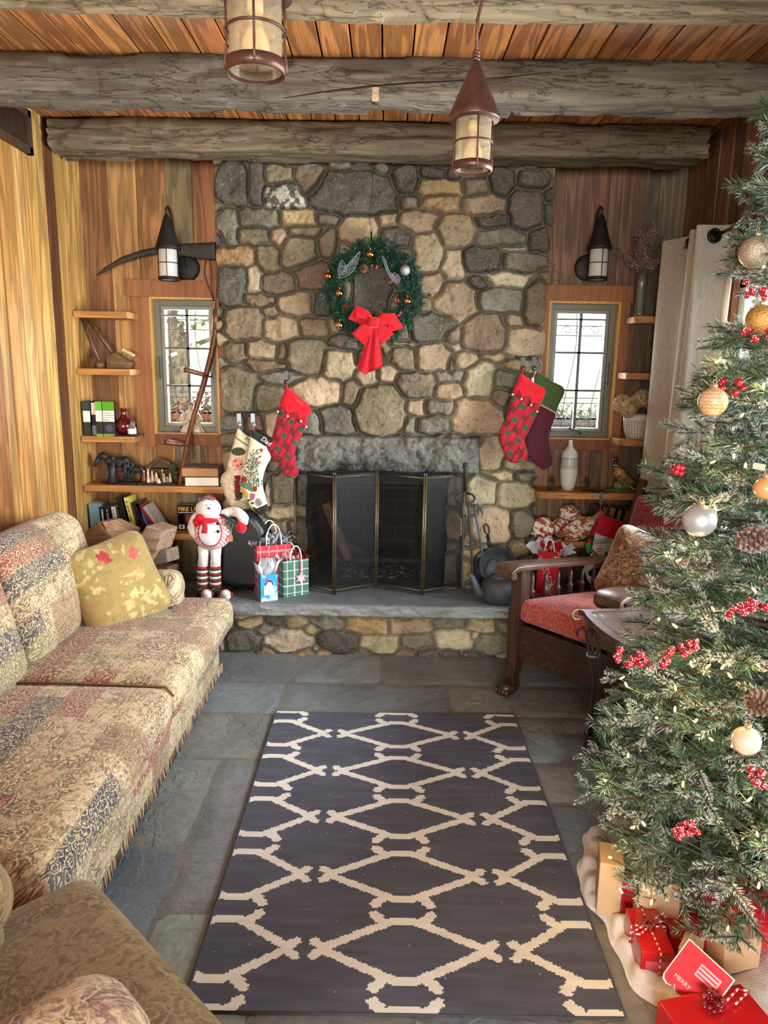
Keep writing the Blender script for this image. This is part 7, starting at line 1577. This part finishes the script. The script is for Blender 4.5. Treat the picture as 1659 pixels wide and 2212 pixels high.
m = MB(S(34, 32, 30)); t = thing('fire_grate', 'blackened iron log grate on the ashes inside the fireplace', 'grate', (-.03, 4.2, HZ))
for k in range(14): x = -.27+k*.036; m.tube([(x, 4.10, HZ+.14), (x, 4.10, HZ+.085), (x, 4.3, HZ+.085), (x, 4.34, HZ+.12)], .0075, 6)
m.box((-.30, 4.09, HZ+.10), (.22, 4.11, HZ+.125)); m.box((-.30, 4.28, HZ+.07), (.22, 4.3, HZ+.09)); m.build('bars', 'iron', t)
for x in (-.27, .19):
    for y in (4.10, 4.29): m = MB(S(34, 32, 30)); m.tube([(x, y, HZ), (x, y, HZ+.08)], .009, 8); m.build('leg', 'iron', t)
def log(label, a, b, r_, col, endc):
    a = Vector(a); b = Vector(b); m = MB(col); u = (b-a).normalized(); s1 = u.orthogonal().normalized(); s2 = u.cross(s1); pr = [(1, 0), (.55, .8), (-.6, .85), (-1, -.1), (-.2, -.9)]
    vs = [a+(s1*x+s2*y)*r_ for x, y in pr]; m.prism(vs, b-a, col); return one(m, 'fire_log', 'wood_x', label, 'log', 'logs leaning in the fireplace', bevel=.004)
log('split log leaning against the left wall of the firebox', (-.20, 4.10, .40), (-.335, 4.07, .735), .032, S(112, 82, 58), 0); log('charred log lying low across the left end of the grate', (-.30, 4.16, .50), (-.12, 4.2, .40), .034, S(40, 34, 30), 0)
# tongs
m = MB(S(44, 44, 46)); t = thing('fireplace_tongs', 'tall black iron tongs with looped hinge leaning beside the fire screen', 'fire tongs', (.46, 3.83, HZ)); Yt = 3.86
a, b = WY(1005, 1003, Yt), WY(1005, 1062, Yt); m.tube([a, a.lerp(b, .2), b], [.012, .009, .007], 8); m.ell(a, (.014, .012, .010)); m.build('handle', 'iron', t)
m = MB(S(44, 44, 46)); L_ = [(1002, 1066), (990, 1068), (984, 1076), (988, 1084), (999, 1088), (1001, 1120), (998, 1200), (997, 1265), (1003, 1280)]; R_ = [(1008, 1066), (1020, 1068), (1026, 1076), (1022, 1084), (1011, 1088), (1014, 1130), (1019, 1200), (1022, 1262), (1014, 1281)]
for nm, Q, yf in (('tong_arm', L_, 0), ('tong_arm', R_, .0)):
    m = MB(S(44, 44, 46)); n_ = len(Q); m.tube([WY(a, b, Yt-.10*i/n_) if i < n_-1 else WY(a, b, 3.755) for i, (a, b) in enumerate(Q)], [.0055]*(n_-1)+[.004], 8); m.build(nm, 'iron', t)
m = MB(S(62, 78, 92)); q = [(1043, 1112), (1038, 1096), (1032, 1090), (1026, 1094), (1026, 1102), (1031, 1130), (1037, 1165), (1044, 1210), (1050, 1255)]; m.tube([WY(a, b, 3.84-.005*i) for i, (a, b) in enumerate(q)], [.003, .0055, .006, .006, .006, .0055, .005, .005, .004], 8)
t = thing('fire_poker', 'slim iron poker with a shepherd hook end leaning behind the kettle', 'poker', (.6, 3.8, HZ)); m.build('rod', 'iron', t)
# skillets leaning on the stones
def pan(label, cpx, rpx, Y, hnd, tiltd, dep):
    c = WY(*cpx, Y); r_ = rpx*(Y*cos(TH)+1.1*sin(TH))/F; t = thing('skillet', label, 'pan', c-Vector((0, 0, r_))); ax = Vector((.10, -1, .30+tiltd)).normalized(); m = MB(S(66, 70, 74)); m.lathe([(.001, -dep), (r_*.86, -dep), (r_*.98, -.004), (r_, 0), (r_*1.02, .004), (r_*.96, .003), (r_*.84, -dep+.006), (.001, -dep+.006)], tuple(c), 40, axis=ax); m.build('pan_body', 'iron', t)
    if hnd:
        a, b = WY(*hnd[0], Y+.0), WY(*hnd[1], Y+.05); d = (b-a); m = MB(S(38, 40, 42)); m.tube([a, a+d*.5], [.011, .008], 8); e = a+d*.78; sd = Vector((1, 0, 0)); m.tube([a+d*.5, a+d*.62+sd*.012, a+d*.85+sd*.014, b, a+d*.85-sd*.014, a+d*.62-sd*.012], .005, 8, closed=True); m.build('handle', 'iron', t)
pan('black iron skillet with an upright looped handle leaning on the stones', (1058, 1225), 40, 3.89, ((1058, 1182), (1049, 1130)), .0, .03); pan('wide black iron pan leaning behind the kettle', (1076, 1222), 41, 3.83, None, .05, .035)
kc = WZ(1074, 1292, HZ); kc.y = 3.72; kx = kc.x; t = thing('cast_iron_kettle', 'round black cast-iron kettle with curved spout on the hearth', 'kettle', (kx, 3.72, HZ)); z = HZ
m = MB(S(68, 71, 74)); m.lathe([(.001, z), (.082, z), (.092, z+.012), (.099, z+.05), (.097, z+.085), (.088, z+.112), (.07, z+.126), (.05, z+.132)], (kx, 3.72, 0), 44); m.build('body', 'iron', t)
m = MB(S(80, 83, 86)); m.lathe([(.055, z+.132), (.048, z+.142), (.02, z+.153), (.008, z+.157), (.007, z+.165), (.012, z+.172), (.001, z+.176)], (kx, 3.72, 0), 30); m.build('lid', 'iron', t)
m = MB(S(80, 83, 86)); m.tube([(kx-.07, 3.71, z+.04), (kx-.115, 3.70, z+.06), (kx-.135, 3.695, z+.10), (kx-.150, 3.69, z+.14), (kx-.172, 3.69, z+.155)], [.03, .024, .019, .014, .012], 14); m.build('spout', 'iron', t)
m = MB(S(48, 46, 44)); m.tube([(kx-.072+.0*q, 3.72, z+.12) if q == 0 else (kx-.075+.05*(1-cos(q))-.012*sin(q), 3.72, z+.12+.115*sin(q)) for q in np.linspace(0, 2.1, 16)] , .006, 8); m.build('bail_handle', 'iron', t)

# ------------------------------------------------------------------ curtain
t = thing('curtain', 'pale linen grommet curtain hanging open beside the right-hand window', 'curtain', (1.42, 3.6, .1)); zs = np.linspace(.12, 2.135, 40); cp = [(1.53, 3.95), (1.475, 3.945), (1.41, 3.92), (1.385, 3.86), (1.44, 3.74), (1.455, 3.66), (1.405, 3.60), (1.39, 3.55), (1.43, 3.52), (1.40, 3.475), (1.37, 3.45), (1.40, 3.43), (1.46, 3.43), (1.505, 3.42), (1.515, 3.38), (1.50, 3.34)]
q = [np.array(p) for p in cp]; pth = []
for i_ in range(len(q)-1):
    p0, p1, p2, p3 = q[max(i_-1, 0)], q[i_], q[i_+1], q[min(i_+2, len(q)-1)]
    for e in np.linspace(0, 1, 8, endpoint=False): pth.append(.5*((2*p1)+(-p0+p2)*e+(2*p0-5*p1+4*p2-p3)*e*e+(-p0+3*p1-3*p2+p3)*e**3))
pth = np.array(pth); n = len(pth); U, Z = np.meshgrid(np.linspace(0, 1, n), zs, indexing='ij'); mean = pth.mean(0); k_z = 1+.12*(2.1-Z)/2
Xc = mean[0]+(pth[:, 0][:, None]-mean[0])*k_z+.004*np.sin(U*60+Z*3)-(2.1-Z)*.012; Yc = np.repeat(pth[:, 1][:, None], len(zs), 1)+.004*np.sin(Z*5+U*20)
V = np.stack([Xc, Yc, Z], -1); V2 = V+np.array((.0015, .002, 0)); N = n*len(zs); idx = np.arange(N).reshape(n, len(zs)); Fq = np.stack([idx[:-1, :-1], idx[1:, :-1], idx[1:, 1:], idx[:-1, 1:]], -1).reshape(-1, 4)
np_obj('panel', np.concatenate([V.reshape(-1, 3), V2.reshape(-1, 3)]), np.concatenate([Fq, Fq[:, ::-1]+N]), 'curtain', t, None, True)
for (xx_, yy) in ((1.447, 3.934), (1.447, 3.425), (1.432, 3.63)):
    m = MB(S(24, 24, 26)); m.tube([(xx_+.026*cos(a), yy, 2.088+.026*sin(a)) for a in np.linspace(0, 2*pi, 24, endpoint=False)], .007, 8, closed=True); m.lathe([(.001, -.003), (.024, -.003), (.024, .006)], (xx_, yy, 2.088), 20, axis=(0, 1, 0)); m.build('grommet', 'steel', t)
t = thing('curtain_rod', 'slim black curtain rod running over the right-hand window', 'curtain rod', (1.44, 2.4, 2.09)); m = MB(S(26, 26, 28)); m.tube([(1.445, .9, 2.10), (1.445, 3.95, 2.085)], .009, 12); m.ell((1.445, 3.96, 2.085), .018, n=12); m.build('rod', 'gloss', t)
for yy in (1.0, 3.92): m = MB(S(26, 26, 28)); m.tube([(1.445, yy, 2.075), (1.5, yy, 2.06), (XR, yy, 2.06)], .006, 8); m.build('bracket', 'iron', t)
# ------------------------------------------------------------------ christmas tree
TX, TY = 1.06, 1.83
def tr_(z): return float(np.interp(z, [.12, .3, .73, 1.21, 1.48, 1.66, 1.87, 2.0, 2.12, 2.42], [.47, .50, .43, .375, .30, .225, .195, .20, .12, .02]))
tt = thing('christmas_tree', 'frosted green artificial fir tree with lights filling the right side', 'christmas tree', (TX, TY, 0)); rr = random.Random(31)
m = MB(S(70, 54, 40)); m.tube([(TX, TY, .02), (TX, TY, 1.2), (TX, TY, 2.35)], [.028, .02, .006], 10); m.build('trunk', 'bark', tt)
m = MB(S(50, 60, 50)); 
for k in range(4): a = pi/4+k*pi/2; m.tube([(TX, TY, .10), (TX+.2*cos(a), TY+.2*sin(a), .012)], .01, 8)
m.build('stand', 'iron', tt)
SN = []; SF = []; bt = MB(S(84, 66, 46)); z = .16; k = 0
while z < 2.36:
    R = tr_(z); nb = max(5, int(11*R/.45)+3)
    for b in range(nb):
        a = 2*pi*(b+.5*(k % 2))/nb+rr.uniform(-.22, .22); L_ = R*rr.uniform(.82, 1.04); dz = rr.uniform(-.03, .05)+.10*(z > 1.6)*R/.2; d = Vector((cos(a), sin(a), 0)); zz = z+rr.uniform(-.03, .03)
        if TX+L_*cos(a) > XR-.04: L_ = (XR-.04-TX)/cos(a)
        o = Vector((TX, TY, zz)); e = o+d*L_+Vector((0, 0, dz)); mid = o+d*L_*.5+Vector((0, 0, dz*.2-.005)); bt.tube([o, mid, e-d*.03], [.006, .004, .002], 4); sd = Vector((-d.y, d.x, 0)); frosty = rr.random() < .5
        def tw(p, q, long_=None):
            lf = (rr.random() < .42) if long_ is None else long_
            (SF if not lf else SN).append((tuple(p), tuple(q), (rr.uniform(.5, 1) if (frosty or not lf) and rr.random() < .75 else .12)))
        tw(e-d*.13, e, False if rr.random() < .6 else True); tw(mid, e-d*.10, True)
        if L_ > .3: tw(o.lerp(mid, .45), mid, True)
        for s_ in (-1, 1):
            for f, ln in ((.9, .07), (.72, .10), (.5, .12), (.3, .10)):
                if L_*f < .08: continue
                p = o.lerp(e, f); q = p+(d*rr.uniform(.5, .9)+sd*s_*rr.uniform(.6, 1)+Vector((0, 0, rr.uniform(-.25, .35)))).normalized()*ln*rr.uniform(.8, 1.25)*(1 if L_ > .2 else .7)
                if q.x < XR-.02: tw(p, q)
                bt.tube([p, q], .0018, 3)
        if L_ > .15:
            p = o.lerp(e, rr.uniform(.45, .85)); q = p+(d*.5+Vector((0, 0, rr.choice((-.5, .7, 1)))) + sd*rr.uniform(-.5, .5)).normalized()*.09; tw(p, q)
    z += .062 if z < 1.3 else .052; k += 1
bt.build('branches', 'bark', tt)['kind'] = 'stuff'
G = [S(92, 120, 100), S(78, 108, 90), S(108, 132, 106), S(118, 136, 114), S(70, 98, 80), S(130, 130, 98)]
V, Fq, C = needles(SN, 95, .026, .048, .0009, [S(70, 108, 84), S(56, 94, 72), S(84, 116, 88), S(96, 118, 84)], .5, 7, .75); o = np_obj('long_needles', V, Fq, 'plant', tt, C); o['kind'] = 'stuff'
V, Fq, C = needles(SF, 150, .012, .022, .0013, G, .95, 8, 1.0); o = np_obj('frosted_needles', V, Fq, 'plant', tt, C); o['kind'] = 'stuff'
def onTree(px, py, f=.95):
    r = Vector(ray(px, py)); best = None
    for s_ in np.linspace(1.0, 2.4, 281):
        p = Vector((r.x*s_, r.y*s_, CH+r.z*s_)); d = math.hypot(p.x-TX, p.y-TY)
        if p.z > 0.02 and d <= tr_(p.z)*f: return p
        q = d-tr_(max(p.z, .1))*f
        if best is None or q < best[0]: best = (q, p)
    return best[1]
# string of warm lights
lt = thing('string_lights', 'string of small warm white lights wound through the tree', 'string lights', (TX, TY, .2)); LP = """1650,578 1622,662 1545,784 1565,784 1548,1104 1505,1178 1461,1213 1634,1280 1423,1340 1463,1356 1543,1320 1339,1467 1355,1484 1496,1441 1525,1443 1558,1445 1580,1464 1460,1492 1458,1538 1420,1551 1585,990 1357,1637 1309,1686 1580,1614
1363,1788 1394,1785 1315,1852 1345,1930 1638,1920 1564,2151 1637,1807 1475,1700 1614,1731 1571,2011 1406,1954 1535,1000 1650,840 1600,900 1640,1440 1540,1600 1500,1560 1610,1010"""
LPp = [onTree(*[float(q) for q in s_.split(',')], .97) for s_ in LP.split()]
m = MB((1, .6, .2)); m.lathe([(.002, 0), (.0028, .005), (.0024, .011), (.0005, .015)], (0, 0, 0), 8); b0 = None
for p in LPp:
    if b0 is None: b0 = m.build('bulb', 'bulb', lt, local=True); o = b0
    else: o = b0.copy(); COL.objects.link(o); o.parent = lt
    o.location = p-Vector((TX, TY, .2)); o.rotation_euler = (rr.uniform(-1, 1), rr.uniform(-1, 1), 0)
m = MB(S(70, 82, 62)); srt = sorted(LPp, key=lambda v: -v.z); c_ = Vector((TX, TY, 0)); pts = []
for a, b in zip(srt[:-1], srt[1:]):
    for s_ in (0, .33, .66): q = a.lerp(b, s_); d = Vector((TX-q.x, TY-q.y, 0)); pts.append(q+d*.12*(s_ > 0)-Vector((0, 0, .02*(s_ > 0))))
m.tube(pts, .0013, 4); m.build('wire', 'plastic', lt)
for i_, p in enumerate(LPp):   # the bulbs' own light
    if i_ % 2 == 0:
        l = bpy.data.lights.new('bulb_light', 'POINT'); l.energy = .2; l.color = (1, .66, .25); l.shadow_soft_size = .006; o = bpy.data.objects.new('bulb_light', l); COL.objects.link(o); d = (p-Vector((TX, TY, p.z))).normalized(); o.location = p+d*.008+Vector((0, 0, .006))
def ball(label, px, py, r_, mat, col, f=1.0, bands=None, squash=1):
    p = onTree(px, py, f); t = thing('ornament', label, 'ornament', p-Vector((0, 0, r_))); m = MB(col); n = 40
    if bands:
        cc = []; prf = []
        for i in range(37): th = pi*i/36; prf.append((max(.0005, r_*sin(th)), -r_*cos(th)))
        m.lathe(prf, tuple(p), 48); o_ = m.build('ball', mat, t); ca = o_.data.color_attributes['Col']; co = np.array([v.co for v in o_.data.vertices]); a = np.arctan2(co[:, 1], co[:, 0]); w_ = np.sin((co[:, 2]*1.0-co[:, 2].mean())/r_*26+np.sin(a*14)*1.2); c = np.where((w_ > .1)[:, None], np.array(bands), np.array(col)); c = np.concatenate([c, np.ones((len(c), 1))], 1).astype(np.float32); ca.data.foreach_set('color', c.ravel())
    else: m.ell(tuple(p), (r_, r_, r_*squash), None, n); m.build('ball', mat, t)
    m = MB(S(190, 170, 130)); m.lathe([(.007, r_*squash-.002), (.007, r_*squash+.007), (.002, r_*squash+.009)], tuple(p), 12); m.tube([p+Vector((.004*cos(a), 0, r_*squash+.012+.005*sin(a))) for a in np.linspace(0, 2*pi, 12)], .0008, 5); m.build('cap', 'steel', t); return t
ball('large pale glitter ball high on the tree', 1632, 545, .036, 'glitter', S(196, 178, 156), 1.12); ball('gold glitter ball below the upper berry cluster', 1643, 690, .032, 'glitter', S(206, 160, 90), 1.05)
ball('cream and gold ball painted with wavy lines', 1540, 868, .032, 'ceramic', S(214, 190, 170), 1.18, bands=S(196, 146, 60)); ball('plain silver ball beside the chair cushions', 1511, 1124, .036, 'steel', S(196, 200, 204), 1.22)
ball('matte orange-tan ball near the paper tag', 1652, 1055, .023, 'ceramic', S(214, 160, 100), 1.12); ball('pale cream pearl ball low on the tree', 1612, 1600, .030, 'ceramic', S(222, 204, 180), 1.12)
def pcone(label, px, py, r_, L_, ax, col, tipc, f=1.1):
    p = onTree(px, py, f); t = thing('pine_cone', label, 'pine cone', p-Vector((0, 0, L_/2))); m = MB(col); cone_mesh(m, p, r_, L_, ax, col, tipc); m.build('scales', 'bark', t)
pcone('white-dusted pine cone at the right edge of the tree', 1632, 1165, .027, .07, (1, -.1, .2), S(150, 120, 110), S(226, 214, 210)); pcone('brown pine cone seen end-on, low at the right edge of the tree', 1640, 1518, .026, .06, (-1, -.3, .1), S(120, 86, 64), S(196, 180, 160))
def berries(label, px, py, n, sx, sy, frost, seed, rot=0):
    rr = random.Random(seed); p0 = onTree(px, py, 1.06); k_ = p0.y/F; t = thing('berry_sprig', label, 'berry sprig', p0); mm = MB(S(90, 60, 50))
    for i in range(n):
        u = rr.uniform(-1, 1)*sx; v = rr.uniform(-1, 1)*sy+u*rot; q = p0+Vector((u*k_, rr.uniform(-.012, .012), -v*k_)); r_ = rr.uniform(.0070, .0092); m = MB(S(160, 26, 44)); m.ell(tuple(q), r_, n=12)
        if frost:
            for _ in range(9): d = Vector((rr.gauss(0, 1), rr.gauss(0, 1)-.6, rr.gauss(0, 1)+.9)).normalized(); m.ell(q+d*r_*.93, r_*.22, S(232, 220, 222), 5)
        m.build('berry', 'gloss', t); mm.tube([q, p0+Vector((0, .03, -.01))], .0009, 4)
    mm.build('twig', 'bark', t)
berries('frosted red berry cluster just under the big glitter ball', 1636, 626, 8, 24, 16, 1, 1); berries('frosted red berry cluster over the gold glitter ball', 1636, 718, 9, 26, 15, 1, 2); berries('sparse red berries around the wavy-line ball', 1580, 838, 7, 40, 14, 0, 3); berries('small red berry cluster at the tree edge by the curtain', 1467, 1017, 6, 11, 11, 0, 4)
berries('red berry spray nearest the side table', 1372, 1425, 16, 42, 18, 1, 5, .25); berries('red berry spray beside the table one, slightly right of it', 1466, 1408, 15, 38, 14, 1, 6, -.45); berries('bright red berry spray at the right edge under the pine cone', 1615, 1312, 15, 42, 13, 1, 7, -.35); berries('snowy red berry cluster low in the middle of the tree', 1480, 1792, 14, 34, 15, 1, 8); berries('snowy red berry cluster low at the right edge', 1640, 1675, 11, 24, 22, 1, 9)
p = onTree(1640, 1008, 1.1); m = MB(S(230, 226, 210)); m.obox(p, (.026, .001, .013), Matrix.Rotation(radians(10), 3, 'Y')); 
for k in range(3): m.obox(p+Vector((0, -.001, .004-k*.004)), (.02, .0008, .0016), Matrix.Rotation(radians(10), 3, 'Y'), S(200, 160, 60))
one(m, 'paper_tag', 'paper', 'small printed paper tag dangling near the orange-tan ball', 'tag')
# tree skirt
t = thing('tree_skirt', 'white plush tree skirt rumpled on the floor under the tree', 'tree skirt', (1.16, 1.84, 0)); nr, na = 60, 420; R_, A_ = np.meshgrid(np.linspace(.04, 1, nr), np.linspace(0, 2*pi, na, endpoint=False), indexing='ij'); rad = .55*(1+.035*np.sin(A_*5+1)+.02*np.sin(A_*11)+.012*np.sin(A_*23))
X = 1.14+R_*rad*np.cos(A_); Y = 1.80+R_*rad*np.sin(A_)*1.02; X = np.minimum(X, XR-.02); Zs = .012+.018*R_*np.clip(np.sin(A_*9+R_*3+2*fbm(X, Y, 4, 2)), 0, 1)+.03*np.clip(fbm(X, Y, 7, 3)-.42, 0, 1)*R_; edge = R_ > .97; rim = np.sqrt(np.clip(1-((R_-.915)/.085)**2, 0, 1)); Zs = np.maximum(Zs, .004+rim*(.022+.03*vnoise(A_*6, R_*3, 1, 2))*(1+.25*np.sin(A_*40+R_*9))); Zs = np.where(edge, .003, Zs)
C = np.array(S(226, 220, 222))*(1+(fbm(X, Y, 30, 3)-.5)[..., None]*.12); i, j = np.meshgrid(range(nr-1), range(na), indexing='ij'); Fq = np.stack([i*na+j, (i+1)*na+j, (i+1)*na+(j+1) % na, i*na+(j+1) % na], -1).reshape(-1, 4); np_obj('cloth', np.stack([X, Y, Zs], -1).reshape(-1, 3), Fq, 'plush', t, C.reshape(-1, 3), True)
# presents
def present(label, FL, FR, BL, h, col, mat='gloss', zb=.02, d=None, cat='gift', nm='wrapped_gift', group=None, wrap=None):
    A, B, D = WZ(*FL, zb), WZ(*FR, zb), WZ(*BL, zb); ex_ = (B-A); w = ex_.length; ex_.normalize(); ed = Vector((-ex_.y, ex_.x, 0)); d = d or (D-A).length
    t = thing(nm, label, cat, A+ex_*w/2+ed*d/2, (0, 0, math.atan2(ex_.y, ex_.x)), group); m = MB(col); m.box((-w/2, -d/2, 0), (w/2, d/2, h), None, .004); m.build('box', mat, t, local=True); return t, w, d
t, w, d = present('small red box tied with red-and-white twine, nearest the rug', (1381, 2120), (1453, 2124), (1358, 2040), .085, S(190, 24, 30), zb=.012, d=.15)
m = MB(S(226, 214, 210)); hh = .0875
def twine(m, pts, r_=.0022, c2_=S(190, 30, 40)):
    pts = [Vector(p) for p in pts]; L_ = 0
    for a, b in zip(pts[:-1], pts[1:]):
        n = max(1, int((b-a).length/.008)); 
        for k in range(n): m.tube([a.lerp(b, k/n), a.lerp(b, (k+.95)/n)], r_, 6, S(230, 222, 216) if k % 2 else c2_)
twine(m, [(-w/2-.003, .01, .0), (-w/2-.003, .01, hh), (w/2+.003, .01, hh), (w/2+.003, .01, 0)]); twine(m, [(.004, -d/2-.003, 0), (.004, -d/2-.003, hh), (0, d/2+.003, hh), (0, d/2+.003, 0)])
twine(m, [(0, .01, hh+.004), (.03, .035, hh+.01), (.05, .045, hh+.012), (.045, .02, hh+.01), (0, .01, hh+.006)], .002); twine(m, [(0, .01, hh+.004), (-.03, -.01, hh+.01), (-.055, -.03, hh+.01), (-.035, -.035, hh+.012), (0, .005, hh+.006)], .002); m.build('twine', 'cloth', t, local=True)
m = MB(S(110, 30, 34)); 
for k in range(8): m.ell((.012*cos(k), .01+.012*sin(k), hh+.007), .006, n=8)
m.build('berry_trim', 'gloss', t, local=True); m = MB(S(214, 70, 84)); m.box((-.03, -d/2-.0012, .02), (.03, -d/2, .06), S(206, 84, 96)); m.build('gift_label', 'paper', t, local=True)
KR = S(186, 154, 118)
present('tall kraft paper package standing under the left branches', (1287, 1975), (1340, 1985), (1287, 1900), .16, KR, 'paper', d=.10); present('kraft paper package with snow print behind the red twine box', (1370, 2012), (1462, 2020), (1375, 1950), .15, S(184, 150, 114), 'paper', d=.09)
present('dark red box wedged between the two kraft packages', (1338, 1988), (1366, 1992), (1340, 1950), .12, S(150, 22, 34), d=.08); present('flat red box lying behind the snow-print package', (1446, 2060), (1530, 2070), (1450, 2010), .05, S(184, 26, 40), d=.10)
present('pale speckled cream box under the lower branches', (1458, 2110), (1500, 2130), (1455, 2060), .085, S(222, 204, 172), 'paper', d=.07); present('long tan box near the right edge under the tree', (1560, 2110), (1640, 2090), (1565, 2020), .09, S(196, 160, 122), 'paper', d=.08)
t, w, d = present('large bright red box at the bottom edge with a red bow', (1490, 2345), (1680, 2300), (1465, 2265), .085, S(196, 26, 30), d=.13)
m = MB(S(120, 20, 26)); rr = random.Random(4)
for k in range(26): a = rr.uniform(0, 6.3); m.ell((.0+.02*cos(a), .02+.018*sin(a), .092+rr.uniform(0, .02)), (.008, .006, .006), vary(S(130, 22, 30), .3, rr), 8)
m.build('bow', 'gloss', t, local=True); m = MB(S(230, 220, 214)); twine(m, [(.03, .02, .092), (.08, .04, .10), (.10, .03, .098), (.05, .01, .094)], .0025); m.build('twine', 'cloth', t, local=True)
# scalloped card
c = WZ(1508, 2112, .125); t = thing('greeting_card', 'red scalloped MERRY envelope card leaning on the presents', 'card', c); n_ = Vector((-.35, -.75, .55)).normalized(); fr = fr_from(c, n_, roll=-28); O, eu, ev = fr
out = [(-.055, -.045)]
for k in range(4):
    for q in range(5): a = pi+q*pi/4; out.append((-.055+.0275*(k+.5)+.01375*cos(a), -.045+.012*sin(a)))
out += [(.055, -.045), (.055, .05), (-.055, .05)]
m = MB(S(232, 224, 220)); m.prism([O+eu*x*1.06+ev*y*1.06 for x, y in out], -n_*.0015); m.build('white_border', 'paper', t); m = MB(S(206, 50, 58)); m.prism([O+eu*x+ev*y+n_*.003 for x, y in out], -n_*.0025); m.build('card_face', 'paper', t)
text('MERRY', .013, O+eu*-.04+ev*-.035+n_*.0035, eu, ev, 'paper', t, col=S(236, 210, 206)); m = MB(S(232, 180, 184)); m.prism([O+eu*x+ev*y+n_*.004 for x, y in ((-.01, .0), (.04, .0), (.04, .03), (-.01, .03))], -n_*.001)
for k in range(3): m.prism([O+eu*x+ev*y+n_*.005 for x, y in ((-.007, .004+k*.009), (.037, .004+k*.009), (.037, .008+k*.009), (-.007, .008+k*.009))], -n_*.001, S(206, 60, 70))
m.build('flag_stamp', 'paper', t)
# folded red velvet bag
c = WZ(1615, 1990, .09); t = thing('velvet_sack', 'folded bright red velvet sack lying under the right edge of the tree', 'sack', c-Vector((0, 0, .07)))
o = rb('sack_body', 'velvet', t, (c.x+.02, c.y+.03, .085), (.22, .16, .11), .04, 14, (0, .01, .012), Matrix.Rotation(radians(-8), 3, 'Z'), col=S(186, 20, 34)); o2 = rb('folded_flap', 'velvet', t, (c.x+.03, c.y+.07, .15), (.23, .09, .05), .022, 14, (0, 0, .008), Matrix.Rotation(radians(-10), 3, 'Y'), col=S(200, 24, 36))
# ------------------------------------------------------------------ light
W = bpy.data.worlds.new('World'); sc.world = W; W.use_nodes = True; nt = W.node_tree; bg = nt.nodes['Background']
tc = nt.nodes.new('ShaderNodeTexCoord'); sx_ = nt.nodes.new('ShaderNodeSeparateXYZ'); nt.links.new(tc.outputs['Generated'], sx_.inputs[0])
rp = nt.nodes.new('ShaderNodeValToRGB'); nt.links.new(sx_.outputs[2], rp.inputs[0]); e = rp.color_ramp.elements
e[0].position = .0; e[0].color = (.75, .78, .7, 1); e[1].position = .5; e[1].color = (.82, .92, 1, 1); nt.links.new(rp.outputs[0], bg.inputs[0]); bg.inputs[1].default_value = 2.2
def area(nm, loc, tgt, sx, sy, power, col, spread=180):
    l = bpy.data.lights.new(nm, 'AREA'); l.shape = 'RECTANGLE'; l.size = sx; l.size_y = sy; l.energy = power; l.color = col; l.spread = radians(spread)
    o = bpy.data.objects.new(nm, l); COL.objects.link(o); o.location = loc; o.rotation_euler = (Vector(tgt)-Vector(loc)).to_track_quat('-Z', 'Y').to_euler(); return o
area('daylight_right_window', (XR+.12, 2.3, 1.28), (XR-1, 2.3, 1.15), 2.2, 1.25, 150, (.86, .93, 1))
area('daylight_rear_window', (0, -3.4, 1.5), (0, 0, 1.35), 2.5, 1.4, 230, (1, .985, .96))
area('daylight_back_left', (-1.1, YB+.16, 1.48), (-1.0, 0, 1.2), .3, .7, 7, (.95, .97, 1)); area('daylight_back_right', (1.08, YB+.16, 1.48), (1.0, 0, 1.2), .3, .7, 7, (.95, .97, 1))
sun = bpy.data.lights.new('sun', 'SUN'); sun.energy = 4; sun.angle = radians(1); sun.color = (1, .93, .82); so = bpy.data.objects.new('sun', sun); COL.objects.link(so)
so.rotation_euler = Vector((-.55, 0.75, -.75)).to_track_quat('-Z', 'Y').to_euler()
vs = sc.view_settings; sc.display_settings.display_device = 'sRGB'; vs.view_transform = 'Standard'; vs.look = 'None'; vs.gamma = 1; vs.use_curve_mapping = False; vs.exposure = .9
cy = sc.cycles; cy.max_bounces = 8; cy.transparent_max_bounces = 16; cy.diffuse_bounces = 4; cy.glossy_bounces = 3; cy.use_denoising = True; cy.caustics_reflective = False; cy.caustics_refractive = False
cy.sample_clamp_indirect = 6
